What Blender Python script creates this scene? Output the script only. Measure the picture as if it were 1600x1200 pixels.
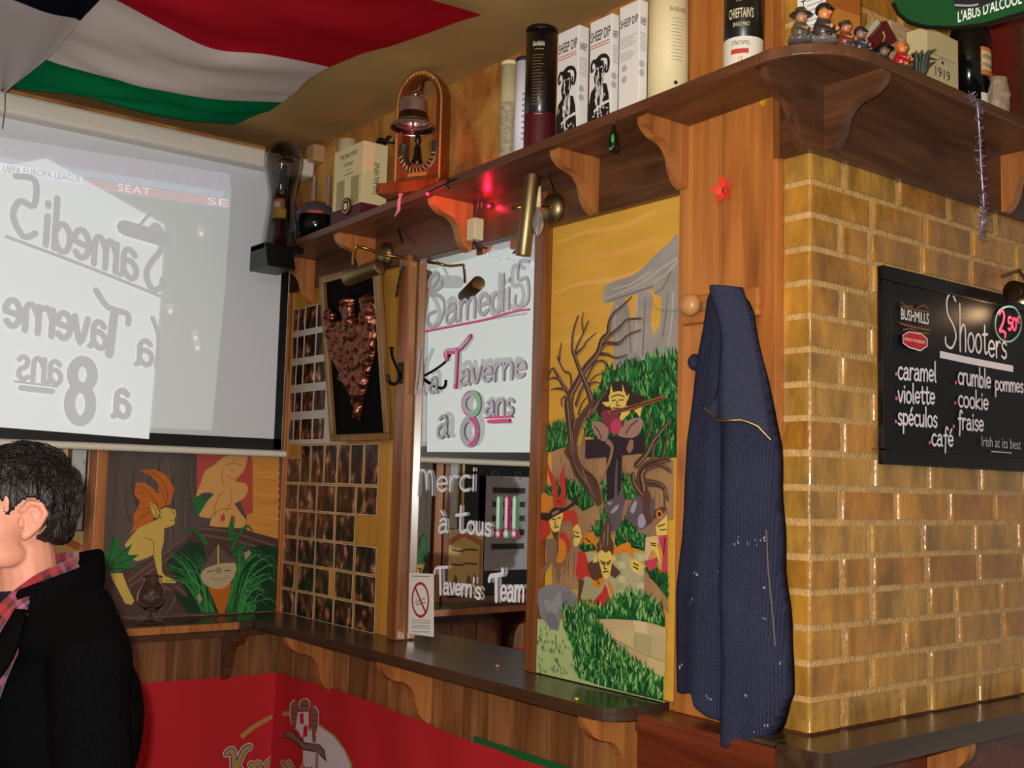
import bpy, bmesh, math, random
import numpy as np
from mathutils import Vector, Matrix, noise
random.seed(7)
for o in list(bpy.data.objects): bpy.data.objects.remove(o)
SC = bpy.context.scene
COL = SC.collection
# ---------------------------------------------------------------- camera
# World: x runs right along the back wall, y into it, z up; the corner between
# the left wall (x = 0) and the back wall (y = 0) is the origin, metres.
YAW, PITCH, ROLL, FPX = -0.90562569, 0.09007978, 0.02588692, 1732.4
CAM = Vector((3.951, -1.9905, 1.59075))
_f = Vector((math.sin(YAW)*math.cos(PITCH), math.cos(YAW)*math.cos(PITCH), math.sin(PITCH)))
_r = Vector((math.cos(YAW), -math.sin(YAW), 0)); _u = _r.cross(_f)
_c, _s = math.cos(ROLL), math.sin(ROLL)
CR, CU = _c*_r + _s*_u, -_s*_r + _c*_u
cam_d = bpy.data.cameras.new('camera'); cam = bpy.data.objects.new('camera', cam_d); COL.objects.link(cam)
cam_d.sensor_width = 36; cam_d.lens = FPX/1600*36; cam_d.clip_start = .02; cam_d.clip_end = 60
mw = Matrix((( CR.x, CU.x, -_f.x, CAM.x), (CR.y, CU.y, -_f.y, CAM.y), (CR.z, CU.z, -_f.z, CAM.z), (0, 0, 0, 1)))
cam.matrix_world = mw
SC.camera = cam
# ---------------------------------------------------------------- world, lights, exposure
SC.view_settings.view_transform = 'Standard'; SC.view_settings.look = 'None'
SC.view_settings.exposure = 0.0; SC.view_settings.gamma = 1.0; SC.view_settings.use_curve_mapping = False
W = bpy.data.worlds.new('tavern_ambient'); SC.world = W; W.use_nodes = True
W.node_tree.nodes['Background'].inputs[0].default_value = (1.0, .93, .85, 1)
W.node_tree.nodes['Background'].inputs[1].default_value = .3
def lamp(name, kind, loc, energy, color, size=.05):
    d = bpy.data.lights.new(name, kind); d.energy = energy; d.color = color
    if kind == 'AREA': d.size = size
    else: d.shadow_soft_size = size
    o = bpy.data.objects.new(name, d); o.location = loc; COL.objects.link(o); return o
# the camera's own flash, just above and left of the lens
lamp('camera_flash', 'POINT', CAM - CR*.05 + CU*.045 + _f*.03, 250, (1.0, .97, .93), .018)
# unseen warm fill light added behind the camera
lamp('added_warm_fill', 'POINT', (4.4, -3.2, 2.5), 60, (1.0, .90, .78), .25)
# ---------------------------------------------------------------- geometry from picture rays
def ray(px, py): return _f + CR*((px-800)/FPX) + CU*((600-py)/FPX)
def on(ax, val, px, py):
    d = ray(px, py); i = 'xyz'.index(ax); t = (val-CAM[i])/d[i]; return CAM + d*t
def Z(x0, y0, s, pts): return [(x0+a/s, y0+b/s) for a, b in pts]
# ---------------------------------------------------------------- materials
def lin(h):
    if isinstance(h, str):
        h = h.lstrip('#'); c = [int(h[i:i+2], 16)/255 for i in (0, 2, 4)]
    else: c = [v/255 for v in h]
    return tuple((v/12.92 if v <= .04045 else ((v+.055)/1.055)**2.4) for v in c) + (1,)
MATS = {}
def mat(name, col, rough=.6, metal=0, spec=.5, emit=0, trans=0, ior=1.45, coat=0, alpha=1, noise_amt=0, noise_scale=20, bump=0, bump_scale=60, sheen=0, stretch=None):
    if name in MATS: return MATS[name]
    m = bpy.data.materials.new(name); m.use_nodes = True; nt = m.node_tree; b = nt.nodes['Principled BSDF']
    c = lin(col)
    b.inputs['Base Color'].default_value = c; b.inputs['Roughness'].default_value = rough; b.inputs['Metallic'].default_value = metal
    b.inputs['Specular IOR Level'].default_value = spec; b.inputs['Transmission Weight'].default_value = trans; b.inputs['IOR'].default_value = ior
    b.inputs['Coat Weight'].default_value = coat; b.inputs['Alpha'].default_value = alpha; b.inputs['Sheen Weight'].default_value = sheen
    if emit: b.inputs['Emission Color'].default_value = c; b.inputs['Emission Strength'].default_value = emit
    tc = nt.nodes.new('ShaderNodeTexCoord') if (noise_amt or bump) else None
    src = tc.outputs['Object'] if tc else None
    if tc and stretch:
        mp = nt.nodes.new('ShaderNodeMapping'); mp.inputs['Scale'].default_value = stretch; nt.links.new(src, mp.inputs[0]); src = mp.outputs[0]
    if noise_amt:
        n = nt.nodes.new('ShaderNodeTexNoise'); n.inputs['Scale'].default_value = noise_scale; n.inputs['Detail'].default_value = 5
        nt.links.new(src, n.inputs['Vector'])
        r = nt.nodes.new('ShaderNodeValToRGB'); e = r.color_ramp.elements
        e[0].position = .3; e[1].position = .7
        e[0].color = tuple(v*(1-noise_amt) for v in c[:3])+(1,); e[1].color = tuple(min(1, v*(1+noise_amt*.7)) for v in c[:3])+(1,)
        nt.links.new(n.outputs['Fac'], r.inputs[0]); nt.links.new(r.outputs[0], b.inputs['Base Color'])
    if bump:
        n = nt.nodes.new('ShaderNodeTexNoise'); n.inputs['Scale'].default_value = bump_scale; n.inputs['Detail'].default_value = 3
        nt.links.new(src, n.inputs['Vector'])
        bp = nt.nodes.new('ShaderNodeBump'); bp.inputs['Strength'].default_value = bump; bp.inputs['Distance'].default_value = .01
        nt.links.new(n.outputs['Fac'], bp.inputs['Height']); nt.links.new(bp.outputs[0], b.inputs['Normal'])
    MATS[name] = m; return m
def wood(name, dark, mid, light, axis='z', rough=.4, scale=1.0, knots=.6, coat=.15, planks=0, plank_axis='x'):
    """procedural wood grain along an axis, with knots and optional plank joints"""
    if name in MATS: return MATS[name]
    m = bpy.data.materials.new(name); m.use_nodes = True; nt = m.node_tree; N = nt.nodes; L = nt.links; b = N['Principled BSDF']
    b.inputs['Roughness'].default_value = rough; b.inputs['Coat Weight'].default_value = coat; b.inputs['Coat Roughness'].default_value = .25
    geo = N.new('ShaderNodeNewGeometry')
    mp = N.new('ShaderNodeMapping'); s = [14*scale]*3; s['xyz'.index(axis)] = 1.1*scale; mp.inputs['Scale'].default_value = s
    L.new(geo.outputs['Position'], mp.inputs[0])
    n1 = N.new('ShaderNodeTexNoise'); n1.inputs['Scale'].default_value = 1.6; n1.inputs['Detail'].default_value = 6; n1.inputs['Distortion'].default_value = .8
    L.new(mp.outputs[0], n1.inputs['Vector'])
    mp2 = N.new('ShaderNodeMapping'); s = [70*scale]*3; s['xyz'.index(axis)] = 3*scale; mp2.inputs['Scale'].default_value = s
    L.new(geo.outputs['Position'], mp2.inputs[0])
    n2 = N.new('ShaderNodeTexNoise'); n2.inputs['Scale'].default_value = 1.5; n2.inputs['Detail'].default_value = 3; L.new(mp2.outputs[0], n2.inputs['Vector'])
    ad = N.new('ShaderNodeMath'); ad.operation = 'MULTIPLY_ADD'; ad.inputs[1].default_value = .35; L.new(n2.outputs['Fac'], ad.inputs[0]); L.new(n1.outputs['Fac'], ad.inputs[2])
    r = N.new('ShaderNodeValToRGB'); e = r.color_ramp.elements; e[0].position = .42; e[1].position = .92
    e[0].color = lin(dark); e[1].color = lin(light); k = r.color_ramp.elements.new(.66); k.color = lin(mid)
    L.new(ad.outputs[0], r.inputs[0]); out = r.outputs[0]
    if knots:
        mp3 = N.new('ShaderNodeMapping'); s = [7]*3; s['xyz'.index(axis)] = 3.2; mp3.inputs['Scale'].default_value = s; L.new(geo.outputs['Position'], mp3.inputs[0])
        v = N.new('ShaderNodeTexVoronoi'); v.inputs['Scale'].default_value = 1.0; L.new(mp3.outputs[0], v.inputs['Vector'])
        r3 = N.new('ShaderNodeValToRGB'); e = r3.color_ramp.elements; e[0].position = .05; e[1].position = .19; e[0].color = (1, 1, 1, 1); e[1].color = (0, 0, 0, 1)
        L.new(v.outputs['Distance'], r3.inputs[0])
        mm = N.new('ShaderNodeMath'); mm.operation = 'MULTIPLY'; mm.inputs[1].default_value = knots; L.new(r3.outputs[0], mm.inputs[0])
        mx = N.new('ShaderNodeMix'); mx.data_type = 'RGBA'; L.new(mm.outputs[0], mx.inputs[0]); L.new(out, mx.inputs[6]); mx.inputs[7].default_value = lin(tuple(max(0, int(q*255)) for q in [.55*(int(dark[i:i+2], 16)/255) for i in (1, 3, 5)]))
        out = mx.outputs[2]
    if planks:
        sp = N.new('ShaderNodeSeparateXYZ'); L.new(geo.outputs['Position'], sp.inputs[0])
        d = N.new('ShaderNodeMath'); d.operation = 'DIVIDE'; d.inputs[1].default_value = planks; L.new(sp.outputs['xyz'.index(plank_axis)], d.inputs[0])
        fl = N.new('ShaderNodeMath'); fl.operation = 'FLOOR'; L.new(d.outputs[0], fl.inputs[0])
        wn = N.new('ShaderNodeTexWhiteNoise'); wn.noise_dimensions = '1D'; L.new(fl.outputs[0], wn.inputs['W'])
        hs = N.new('ShaderNodeHueSaturation'); mr = N.new('ShaderNodeMapRange'); mr.inputs['To Min'].default_value = .65; mr.inputs['To Max'].default_value = 1.25
        L.new(wn.outputs['Value'], mr.inputs['Value']); L.new(mr.outputs[0], hs.inputs['Value']); L.new(out, hs.inputs['Color']); out = hs.outputs[0]
    L.new(out, b.inputs['Base Color'])
    bp = N.new('ShaderNodeBump'); bp.inputs['Strength'].default_value = .08; bp.inputs['Distance'].default_value = .004; L.new(n2.outputs['Fac'], bp.inputs['Height']); L.new(bp.outputs[0], b.inputs['Normal'])
    MATS[name] = m; return m
# ---------------------------------------------------------------- mesh builder
class MB:
    def __init__(s): s.v = []; s.f = []; s.m = []; s.mats = []; s.sm = []
    def mi(s, m):
        if m not in s.mats: s.mats.append(m)
        return s.mats.index(m)
    def add(s, vs, fs, m, smooth=False):
        n = len(s.v); s.v += [tuple(p) for p in vs]; k = s.mi(m)
        for f in fs: s.f.append([n+i for i in f]); s.m.append(k); s.sm.append(smooth)
        return s
    def box(s, lo, hi, m, rot=None, c=None):
        x0, y0, z0 = lo; x1, y1, z1 = hi
        vs = [Vector(p) for p in ((x0,y0,z0),(x1,y0,z0),(x1,y1,z0),(x0,y1,z0),(x0,y0,z1),(x1,y0,z1),(x1,y1,z1),(x0,y1,z1))]
        if rot is not None:
            c = Vector(c) if c else Vector(((x0+x1)/2, (y0+y1)/2, (z0+z1)/2)); vs = [rot @ (p-c) + c for p in vs]
        return s.add(vs, [(0,3,2,1),(4,5,6,7),(0,1,5,4),(1,2,6,5),(2,3,7,6),(3,0,4,7)], m)
    def prism(s, pts, d, m, smooth=False):
        """closed outline pts (3d) swept by vector d"""
        n = len(pts); d = Vector(d); vs = [Vector(p) for p in pts]; vs = vs + [p+d for p in vs]
        s.add(vs, [list(range(n))[::-1], list(range(n, 2*n))], m)
        return s.add(vs, [(i, (i+1) % n, n+(i+1) % n, n+i) for i in range(n)], m, smooth)
    def tube(s, pts, r, m, n=8, closed=False, caps=True):
        pts = [Vector(p) for p in pts]; k = len(pts); rs = r if isinstance(r, (list, tuple)) else [r]*k
        vs = []; up = None
        for i, p in enumerate(pts):
            a = pts[(i-1) % k] if (closed or i > 0) else p; b = pts[(i+1) % k] if (closed or i < k-1) else p
            t = (b-a).normalized() if (b-a).length > 1e-9 else Vector((0, 0, 1))
            if up is None: up = Vector((0, 0, 1)) if abs(t.z) < .9 else Vector((1, 0, 0))
            x = (up - t*up.dot(t)).normalized(); y = t.cross(x); up = x
            vs += [p + (x*math.cos(2*math.pi*j/n) + y*math.sin(2*math.pi*j/n))*rs[i] for j in range(n)]
        fs = []
        for i in range(k if closed else k-1):
            i2 = (i+1) % k
            for j in range(n): fs.append((i*n+j, i*n+(j+1) % n, i2*n+(j+1) % n, i2*n+j))
        s.add(vs, fs, m, True)
        if caps and not closed:
            s.add(vs[:n], [list(range(n))[::-1]], m); s.add(vs[-n:], [list(range(n))], m)
        return s
    def lathe(s, prof, c, m, n=32, axis=(0, 0, 1), a0=0, a1=2*math.pi, cap=False):
        """prof: (radius, height) from bottom to top"""
        c = Vector(c); ax = Vector(axis).normalized(); x = ax.orthogonal().normalized(); y = ax.cross(x); full = abs(a1-a0-2*math.pi) < 1e-6
        cols = n if full else n+1; vs = []
        for (r, h) in prof:
            for j in range(cols):
                a = a0+(a1-a0)*j/n; vs.append(c + ax*h + (x*math.cos(a)+y*math.sin(a))*r)
        fs = []
        for i in range(len(prof)-1):
            for j in range(n if full else n):
                j2 = (j+1) % cols; fs.append((i*cols+j, i*cols+j2, (i+1)*cols+j2, (i+1)*cols+j))
        s.add(vs, fs, m, True)
        if cap:
            k = len(prof); s.add(vs[:cols], [list(range(cols))[::-1]], m); s.add(vs[(k-1)*cols:], [list(range(cols))], m)
        return s
    def ball(s, c, r, m, nu=16, nv=10, rot=None):
        c = Vector(c); r = Vector(r if isinstance(r, (tuple, list, Vector)) else (r, r, r)); vs = []; fs = []
        for i in range(nv+1):
            t = math.pi*i/nv
            for j in range(nu):
                a = 2*math.pi*j/nu; p = Vector((r.x*math.sin(t)*math.cos(a), r.y*math.sin(t)*math.sin(a), r.z*math.cos(t)))
                vs.append(c + (rot @ p if rot is not None else p))
        for i in range(nv):
            for j in range(nu): fs.append((i*nu+j, (i+1)*nu+j, (i+1)*nu+(j+1) % nu, i*nu+(j+1) % nu))
        return s.add(vs, fs, m, True)
    def grid(s, P, m, smooth=True):
        """P[i][j] 3d points"""
        a, b = len(P), len(P[0]); vs = [p for row in P for p in row]
        return s.add(vs, [(i*b+j, i*b+j+1, (i+1)*b+j+1, (i+1)*b+j) for i in range(a-1) for j in range(b-1)], m, smooth)
    def build(s, name, parent=None, bevel=0, origin=None, weld=False, segs=2):
        V = np.array(s.v)
        if parent is not None: o0 = parent_origin(parent)
        elif origin is not None: o0 = Vector(origin)
        else: o0 = Vector(((V[:, 0].min()+V[:, 0].max())/2, (V[:, 1].min()+V[:, 1].max())/2, V[:, 2].min()))
        me = bpy.data.meshes.new(name); me.from_pydata([tuple(Vector(p)-o0) for p in s.v], [], s.f)
        for m in s.mats: me.materials.append(m)
        me.polygons.foreach_set('material_index', s.m); me.polygons.foreach_set('use_smooth', s.sm)
        if weld:
            bm = bmesh.new(); bm.from_mesh(me); bmesh.ops.remove_doubles(bm, verts=bm.verts, dist=1e-5); bmesh.ops.recalc_face_normals(bm, faces=bm.faces); bm.to_mesh(me); bm.free()
        me.update()
        o = bpy.data.objects.new(name, me); COL.objects.link(o)
        if parent is not None: o.parent = parent
        else: o.location = o0
        ORG[o.name] = Vector(o0)
        if bevel:
            b = o.modifiers.new('bevel', 'BEVEL'); b.width = bevel; b.segments = segs; b.limit_method = 'ANGLE'; b.angle_limit = .6
        return o
ORG = {}
def parent_origin(p): return ORG[p.name]
def tag(o, label, cat, group=None, kind=None):
    o['label'] = label
    if cat: o['category'] = cat
    if group: o['group'] = group
    if kind: o['kind'] = kind
    return o
def thing(name, loc, label, cat, group=None):
    e = bpy.data.objects.new(name, None); e.empty_display_size = .05; e.location = loc; COL.objects.link(e); ORG[e.name] = Vector(loc)
    return tag(e, label, cat, group)
def struct(o, label=None):
    o['kind'] = 'structure'
    if label: o['label'] = label
    return o
# ---------------------------------------------------------------- curves and flat painting
def smooth(pts, k=4, closed=False):
    """Catmull-Rom through the points"""
    P = [Vector(p) for p in pts]; n = len(P); out = []
    if n < 3: return P
    for i in range(n if closed else n-1):
        if closed: a, b, c, d = P[(i-1) % n], P[i], P[(i+1) % n], P[(i+2) % n]
        else: a, b, c, d = P[max(i-1, 0)], P[i], P[i+1], P[min(i+2, n-1)]
        for j in range(k):
            t = j/k; out.append(.5*((2*b)+(c-a)*t+(2*a-5*b+4*c-d)*t*t+(3*b-a-3*c+d)*t**3))
    if not closed: out.append(P[-1])
    return out
TXT = {}
def text2d(s, bold=0):
    """outline of a string in the built-in font: verts scaled to u 0..1, v in cap heights, faces, aspect"""
    if (s, bold) in TXT: return TXT[(s, bold)]
    cu = bpy.data.curves.new('t', 'FONT'); cu.body = s; cu.resolution_u = 3; cu.offset = bold; cu.fill_mode = 'FRONT'
    ob = bpy.data.objects.new('t', cu); COL.objects.link(ob); bpy.context.view_layer.update()
    dg = bpy.context.evaluated_depsgraph_get(); me = bpy.data.meshes.new_from_object(ob.evaluated_get(dg))
    vs = [tuple(v.co)[:2] for v in me.vertices]; fs = [tuple(p.vertices) for p in me.polygons]
    bpy.data.objects.remove(ob); bpy.data.meshes.remove(me); bpy.data.curves.remove(cu)
    xs = [v[0] for v in vs]; x0, x1 = min(xs), max(xs); cap = .70
    TXT[(s, bold)] = ([((x-x0)/(x1-x0), y/cap) for x, y in vs], fs, (x1-x0)/cap); return TXT[(s, bold)]
class Paint:
    """flat layers of paint on the plane axis = val; sgn is the side facing the room"""
    def __init__(s, ax, val, sgn, step=6e-5, mb=None): s.ax, s.val, s.sgn, s.step, s.k = ax, val, sgn, step, 0; s.mb = mb or MB(); s.clip = None
    def w(s, p, k=None):
        o = s.val + s.sgn*s.step*(s.k if k is None else k)
        if s.clip: p = (min(max(p[0], s.clip[0]), s.clip[1]), min(max(p[1], s.clip[2]), s.clip[3]))
        return Vector((p[0], o, p[1])) if s.ax == 'y' else Vector((o, p[0], p[1]))
    def px(s, pts):
        q = [on(s.ax, s.val, *p) for p in pts]; return [((p.x if s.ax == 'y' else p.y), p.z) for p in q]
    def poly(s, pts, m, sm=0, px=True, layer=True):
        if layer: s.k += 1
        if px: pts = s.px(pts)
        if sm: pts = smooth([(a, b, 0) for a, b in pts], sm, True)
        pts = [(p[0], p[1]) for p in pts]
        s.k += .3; s.mb.add([s.w(p) for p in pts], [list(range(len(pts)))], m); return s
    def line(s, pts, wid, m, px=True, sm=4, taper=(1, 1), layer=True, cap=True):
        if layer: s.k += 1
        if px: pts = s.px(pts)
        P = smooth([(p[0], p[1], 0) for p in pts], sm) if sm and len(pts) > 2 else [Vector((p[0], p[1], 0)) for p in pts]
        n = len(P); L = []; Rr = []
        for i, p in enumerate(P):
            t = (P[min(i+1, n-1)]-P[max(i-1, 0)]); t = t.normalized() if t.length > 1e-9 else Vector((1, 0, 0))
            f = i/max(1, n-1); w = wid*.5*(taper[0]*(1-f)+taper[1]*f); q = Vector((-t.y, t.x, 0))*w; L.append(p+q); Rr.append(p-q)
        s.k += .3; k0 = s.k; vs = [s.w(p, k0+.02*i) for i, p in enumerate(L)]+[s.w(p, k0+.02*i) for i, p in enumerate(Rr)]
        s.mb.add(vs, [(i, i+1, n+i+1, n+i) for i in range(n-1)], m)
        if cap:
            for p, tw in ((P[0], taper[0]), (P[-1], taper[1])):
                if tw > .3: s.disc((p.x, p.y), wid*.5*tw, m, n=8, layer=False)
        return s
    def disc(s, c, r, m, n=20, layer=True, ry=None):
        s.k += 1 if layer else .3
        s.mb.add([s.w((c[0]+r*math.cos(6.2832*i/n), c[1]+(ry or r)*math.sin(6.2832*i/n))) for i in range(n)], [list(range(n))], m); return s
    def flush(s, name, parent): o = s.mb.build(name, parent); s.mb = MB(); return o
    def text(s, st, pl, pr, cap, m, px=True, bold=0, shear=0):
        """built-in lettering on the baseline pl -> pr, capital height cap (m)"""
        s.k += 1
        if px: pl, pr = s.px([pl, pr])
        vs, fs, asp = text2d(st, bold); a, b = Vector(pl), Vector(pr)
        s.mb.add([s.w((a+(b-a)*u)+Vector((shear*v*cap, v*cap))) for u, v in vs], fs, m); return s
    def grass(s, region, n, cols, L=(.02, .035), wd=.006, lean=.35, px=True, seed=1):
        """blades scattered inside a polygon, painted back to front"""
        rg = s.px(region) if px else region; rnd = random.Random(seed)
        xs = [p[0] for p in rg]; ys = [p[1] for p in rg]; pts = []
        while len(pts) < n:
            x, y = rnd.uniform(min(xs), max(xs)), rnd.uniform(min(ys), max(ys)); ins = False
            for i in range(len(rg)):
                (x1, y1), (x2, y2) = rg[i], rg[i-1]
                if (y1 > y) != (y2 > y) and x < (x2-x1)*(y-y1)/(y2-y1)+x1: ins = not ins
            if ins: pts.append((x, y))
        pts.sort(key=lambda p: -p[1])
        for i, (x, y) in enumerate(pts):
            if i % 12 == 0: s.k += 1
            s.k += .07
            l = rnd.uniform(*L); a = rnd.gauss(0, lean); w = wd*rnd.uniform(.6, 1.2)
            tip = (x+l*math.sin(a), y+l*math.cos(a)); mid = (x+.5*l*math.sin(a*.6), y+.5*l*math.cos(a*.6))
            s.mb.add([s.w((x-w*.3, y)), s.w((x+w*.3, y)), s.w((mid[0]+w*.5, mid[1])), s.w(tip), s.w((mid[0]-w*.5, mid[1]))], [(0, 1, 2, 3, 4)], rnd.choice(cols))
        return s
# ---------------------------------------------------------------- hand-lettered stroke alphabet (x-height 1)
def arc(cx, cy, rx, ry, a0, a1, n=8): return [(cx+rx*math.cos(math.radians(a0+(a1-a0)*i/n)), cy+ry*math.sin(math.radians(a0+(a1-a0)*i/n))) for i in range(n+1)]
G = {
 'a': (.95, [[(.2,.85),(.45,1),(.7,.85),(.72,.5),(.72,.1),(.85,0)], [(.72,.55),(.4,.6),(.12,.4),(.15,.1),(.4,0),(.7,.2)]]),
 'b': (.85, [[(.12,1.75),(.12,0)], [(.12,.2)]+arc(.42,.45,.3,.48,210,520)]),
 'c': (.8, [arc(.48,.5,.36,.5,50,310)]),
 'd': (.95, [[(.75,1.75),(.75,0)], arc(.42,.46,.33,.48,20,340)]),
 'e': (.85, [[(.1,.5),(.75,.55)]+arc(.43,.52,.34,.48,10,315)]),
 'f': (.7, [[(.75,1.55),(.6,1.75),(.42,1.6),(.38,1.2),(.36,.3),(.3,-.6)], [(.1,.95),(.65,1)]]),
 'g': (.9, [arc(.42,.52,.32,.46,20,340), [(.74,.95),(.74,-.3),(.5,-.6),(.2,-.45)]]),
 'h': (.9, [[(.12,1.8),(.12,0)], [(.12,.6),(.4,1),(.68,.85),(.7,0)]]),
 'i': (.35, [[(.17,1),(.17,0)], [(.17,1.35),(.18,1.45)]]),
 'k': (.85, [[(.12,1.75),(.12,0)], [(.7,.95),(.15,.45),(.75,0)]]),
 'l': (.4, [[(.18,1.75),(.18,.2),(.3,0)]]),
 'm': (1.3, [[(.12,1),(.12,0)], [(.12,.6),(.35,1),(.58,.85),(.6,0)], [(.6,.6),(.85,1),(1.1,.85),(1.12,0)]]),
 'n': (.9, [[(.12,1),(.12,0)], [(.12,.6),(.42,1),(.7,.85),(.72,0)]]),
 'o': (.9, [arc(.44,.5,.35,.5,90,450)]),
 'p': (.9, [[(.15,1),(.13,-.7)], [(.15,.75)]+arc(.46,.52,.32,.46,140,-140)]),
 'r': (.65, [[(.12,1),(.12,0)], [(.12,.6),(.35,1),(.6,.95)]]),
 's': (.75, [[(.65,.85),(.42,1),(.17,.85),(.25,.58),(.55,.42),(.62,.18),(.4,0),(.1,.12)]]),
 't': (.7, [[(.32,1.5),(.32,.2),(.45,0),(.65,.1)], [(.05,1.0),(.65,1.05)]]),
 'u': (.9, [[(.12,1),(.14,.2),(.4,0),(.7,.3)], [(.72,1),(.72,0)]]),
 'v': (.8, [[(.08,1),(.38,0),(.72,1)]]),
 'S': (1.2, [[(.95,1.7),(.6,1.95),(.25,1.7),(.3,1.2),(.75,.8),(.95,.4),(.6,0),(.15,.1),(.1,.35)]]),
 'T': (1.1, [[(.0,1.35),(.1,1.6),(.6,1.55),(1.0,1.9),(1.1,1.8)], [(.55,1.55),(.5,0)]]),
 'M': (1.4, [[(.05,0),(.2,1.6),(.5,.9),(.85,1.6),(1.2,0)]]),
 '2': (.8, [[(.15,1.35),(.4,1.7),(.68,1.3),(.5,.7),(.1,.1),(.45,.15),(.75,.05)]]),
 '5': (.8, [[(.7,1.6),(.2,1.6),(.18,.9),(.55,.95),(.7,.5),(.4,0),(.1,.15)]]),
 '0': (.8, [arc(.4,.8,.3,.8,90,450)]),
 ',': (.35, [[(.2,.1),(.1,-.3)]]), '.': (.3, [[(.12,.02),(.16,.04)]]), "'": (.3, [[(.15,1.7),(.12,1.3)]]), ' ': (.6, []),
 '`a': None,
}
G['é'] = (G['e'][0], G['e'][1]+[[(.35,1.25),(.6,1.6)]])
G['à'] = (G['a'][0], G['a'][1]+[[(.25,1.6),(.5,1.25)]])
G['€'] = (.8, [arc(.5,.8,.35,.6,50,310), [(.05,.9),(.5,.9)], [(.05,.65),(.5,.65)]])
def hand(P, s, pl, pr, xh, wid, m, px=True, slant=0):
    """hand lettering on a Paint plane from pl to pr (baseline), x-height xh in metres"""
    if px: pl, pr = P.px([pl, pr])
    a, b = Vector(pl), Vector(pr); tot = sum(G[c][0] for c in s); x = 0
    P.k += 1
    for c in s:
        w, st = G[c]
        for ln in st:
            pts = [tuple(a+(b-a)*((x+u)/tot)+Vector((slant*v*xh, v*xh))) for u, v in ln]
            P.line(pts, wid, m, px=False, sm=4, layer=False)
        x += w
# ================================================================ materials of the place
PINE = wood('honey_pine', '#82491c', '#ae692e', '#c3803e', 'z', .38, .7, .5)
PINE_X = wood('honey_pine_across', '#82491e', '#aa672e', '#bf7c3c', 'x', .4, .8, .4)
FASC = wood('dark_mahogany_stain', '#331a0c', '#50301a', '#6e4428', 'x', .35, .8, .5)
FASC_Y = wood('dark_mahogany_stain_side', '#351c0e', '#50301c', '#6c442a', 'y', .35, .8, .5)
SHELF = wood('shelf_red_brown', '#42230f', '#5e3620', '#76492e', 'x', .42, .8, .3)
SHELF_Y = wood('shelf_red_brown_side', '#42250f', '#5c3822', '#744a2e', 'y', .42, .8, .3)
BRK = wood('bracket_orange_pine', '#80481f', '#a2622f', '#b8783e', 'z', .38, .9, .3)
TRIM = wood('trim_red_brown', '#5a3016', '#7e4a22', '#965c2e', 'z', .3, 1.0, .2, .4)
LEDGE = wood('counter_dark_oak', '#2a1c13', '#3a281b', '#4a3524', 'x', .28, .7, .2, .3)
LEDGE_Y = wood('counter_dark_oak_side', '#2a1c13', '#3a281b', '#4a3524', 'y', .28, .7, .2, .3)
WAINS = wood('wainscot_pine', '#663c1e', '#8c5830', '#a67444', 'z', .45, .9, .75, .1, planks=.135, plank_axis='x')
WAINS_Y = wood('wainscot_pine_side', '#663c1e', '#8c5830', '#a67444', 'z', .45, .9, .75, .1, planks=.135, plank_axis='y')
REDW = wood('red_stained_base', '#3c130a', '#5d2412', '#73351d', 'x', .35, .7, .5, .2)
BLACK = mat('black_paint', '#0c0b0b', .4); BLACKG = mat('black_gloss', '#08080a', .12)
WHITE = mat('white_card', '#e6e2dc', .55); CREAM = mat('cream_card', '#e0cfa0', .55)
BRASS = mat('brass', '#b08a45', .28, 1); ABRASS = mat('antique_brass', '#8d7c58', .42, 1); CHROME = mat('polished_steel', '#c8c8c8', .12, 1)
def plaster():
    m = bpy.data.materials.new('ochre_sponged_plaster'); m.use_nodes = True; nt = m.node_tree; N, L = nt.nodes, nt.links; b = N['Principled BSDF']
    g = N.new('ShaderNodeNewGeometry'); n = N.new('ShaderNodeTexNoise'); n.inputs['Scale'].default_value = 6.5; n.inputs['Detail'].default_value = 8; n.inputs['Distortion'].default_value = .6; n.inputs['Roughness'].default_value = .65
    mp = N.new('ShaderNodeMapping'); mp.inputs['Scale'].default_value = (1, 1, .7); L.new(g.outputs['Position'], mp.inputs[0]); L.new(mp.outputs[0], n.inputs['Vector'])
    r = N.new('ShaderNodeValToRGB'); e = r.color_ramp.elements; e[0].position = .3; e[0].color = lin('#7a4818'); e[1].position = .72; e[1].color = lin('#cc9a4a')
    for p, c in ((.42, '#9c5c20'), (.55, '#b67c34')): k = e.new(p); k.color = lin(c)
    L.new(n.outputs['Fac'], r.inputs[0]); L.new(r.outputs[0], b.inputs['Base Color']); b.inputs['Roughness'].default_value = .7
    bp = N.new('ShaderNodeBump'); bp.inputs['Strength'].default_value = .25; bp.inputs['Distance'].default_value = .01; L.new(n.outputs['Fac'], bp.inputs['Height']); L.new(bp.outputs[0], b.inputs['Normal'])
    return m
PLAS = plaster()
CEILM = mat('tobacco_ceiling_paint', '#a5844e', .75, noise_amt=.12, noise_scale=3, bump=.05, bump_scale=30)
CZ = 2.882
XP = 2.463           # the face of the brick pillar
# ================================================================ shell
m = MB(); m.box((-.3, -6, -.05), (8, 2.6, 0), wood('floor_boards', '#2c1a10', '#3d2617', '#50351f', 'x', .5, .5, .2, planks=.14, plank_axis='y')); struct(m.build('floor'))
m = MB(); m.box((-.3, -6, CZ), (8, 2.6, CZ+.06), CEILM); struct(m.build('ceiling'))
m = MB(); m.box((-.15, -6, 0), (-.004, .15, CZ), PLAS); struct(m.build('wall_left'))
m = MB(); m.box((-.004, .012, 0), (XP-.08, .15, CZ), PLAS); m.box((-.004, 0, 2.47), (2.08, .012, CZ), PLAS); struct(m.build('wall_back'))
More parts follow.
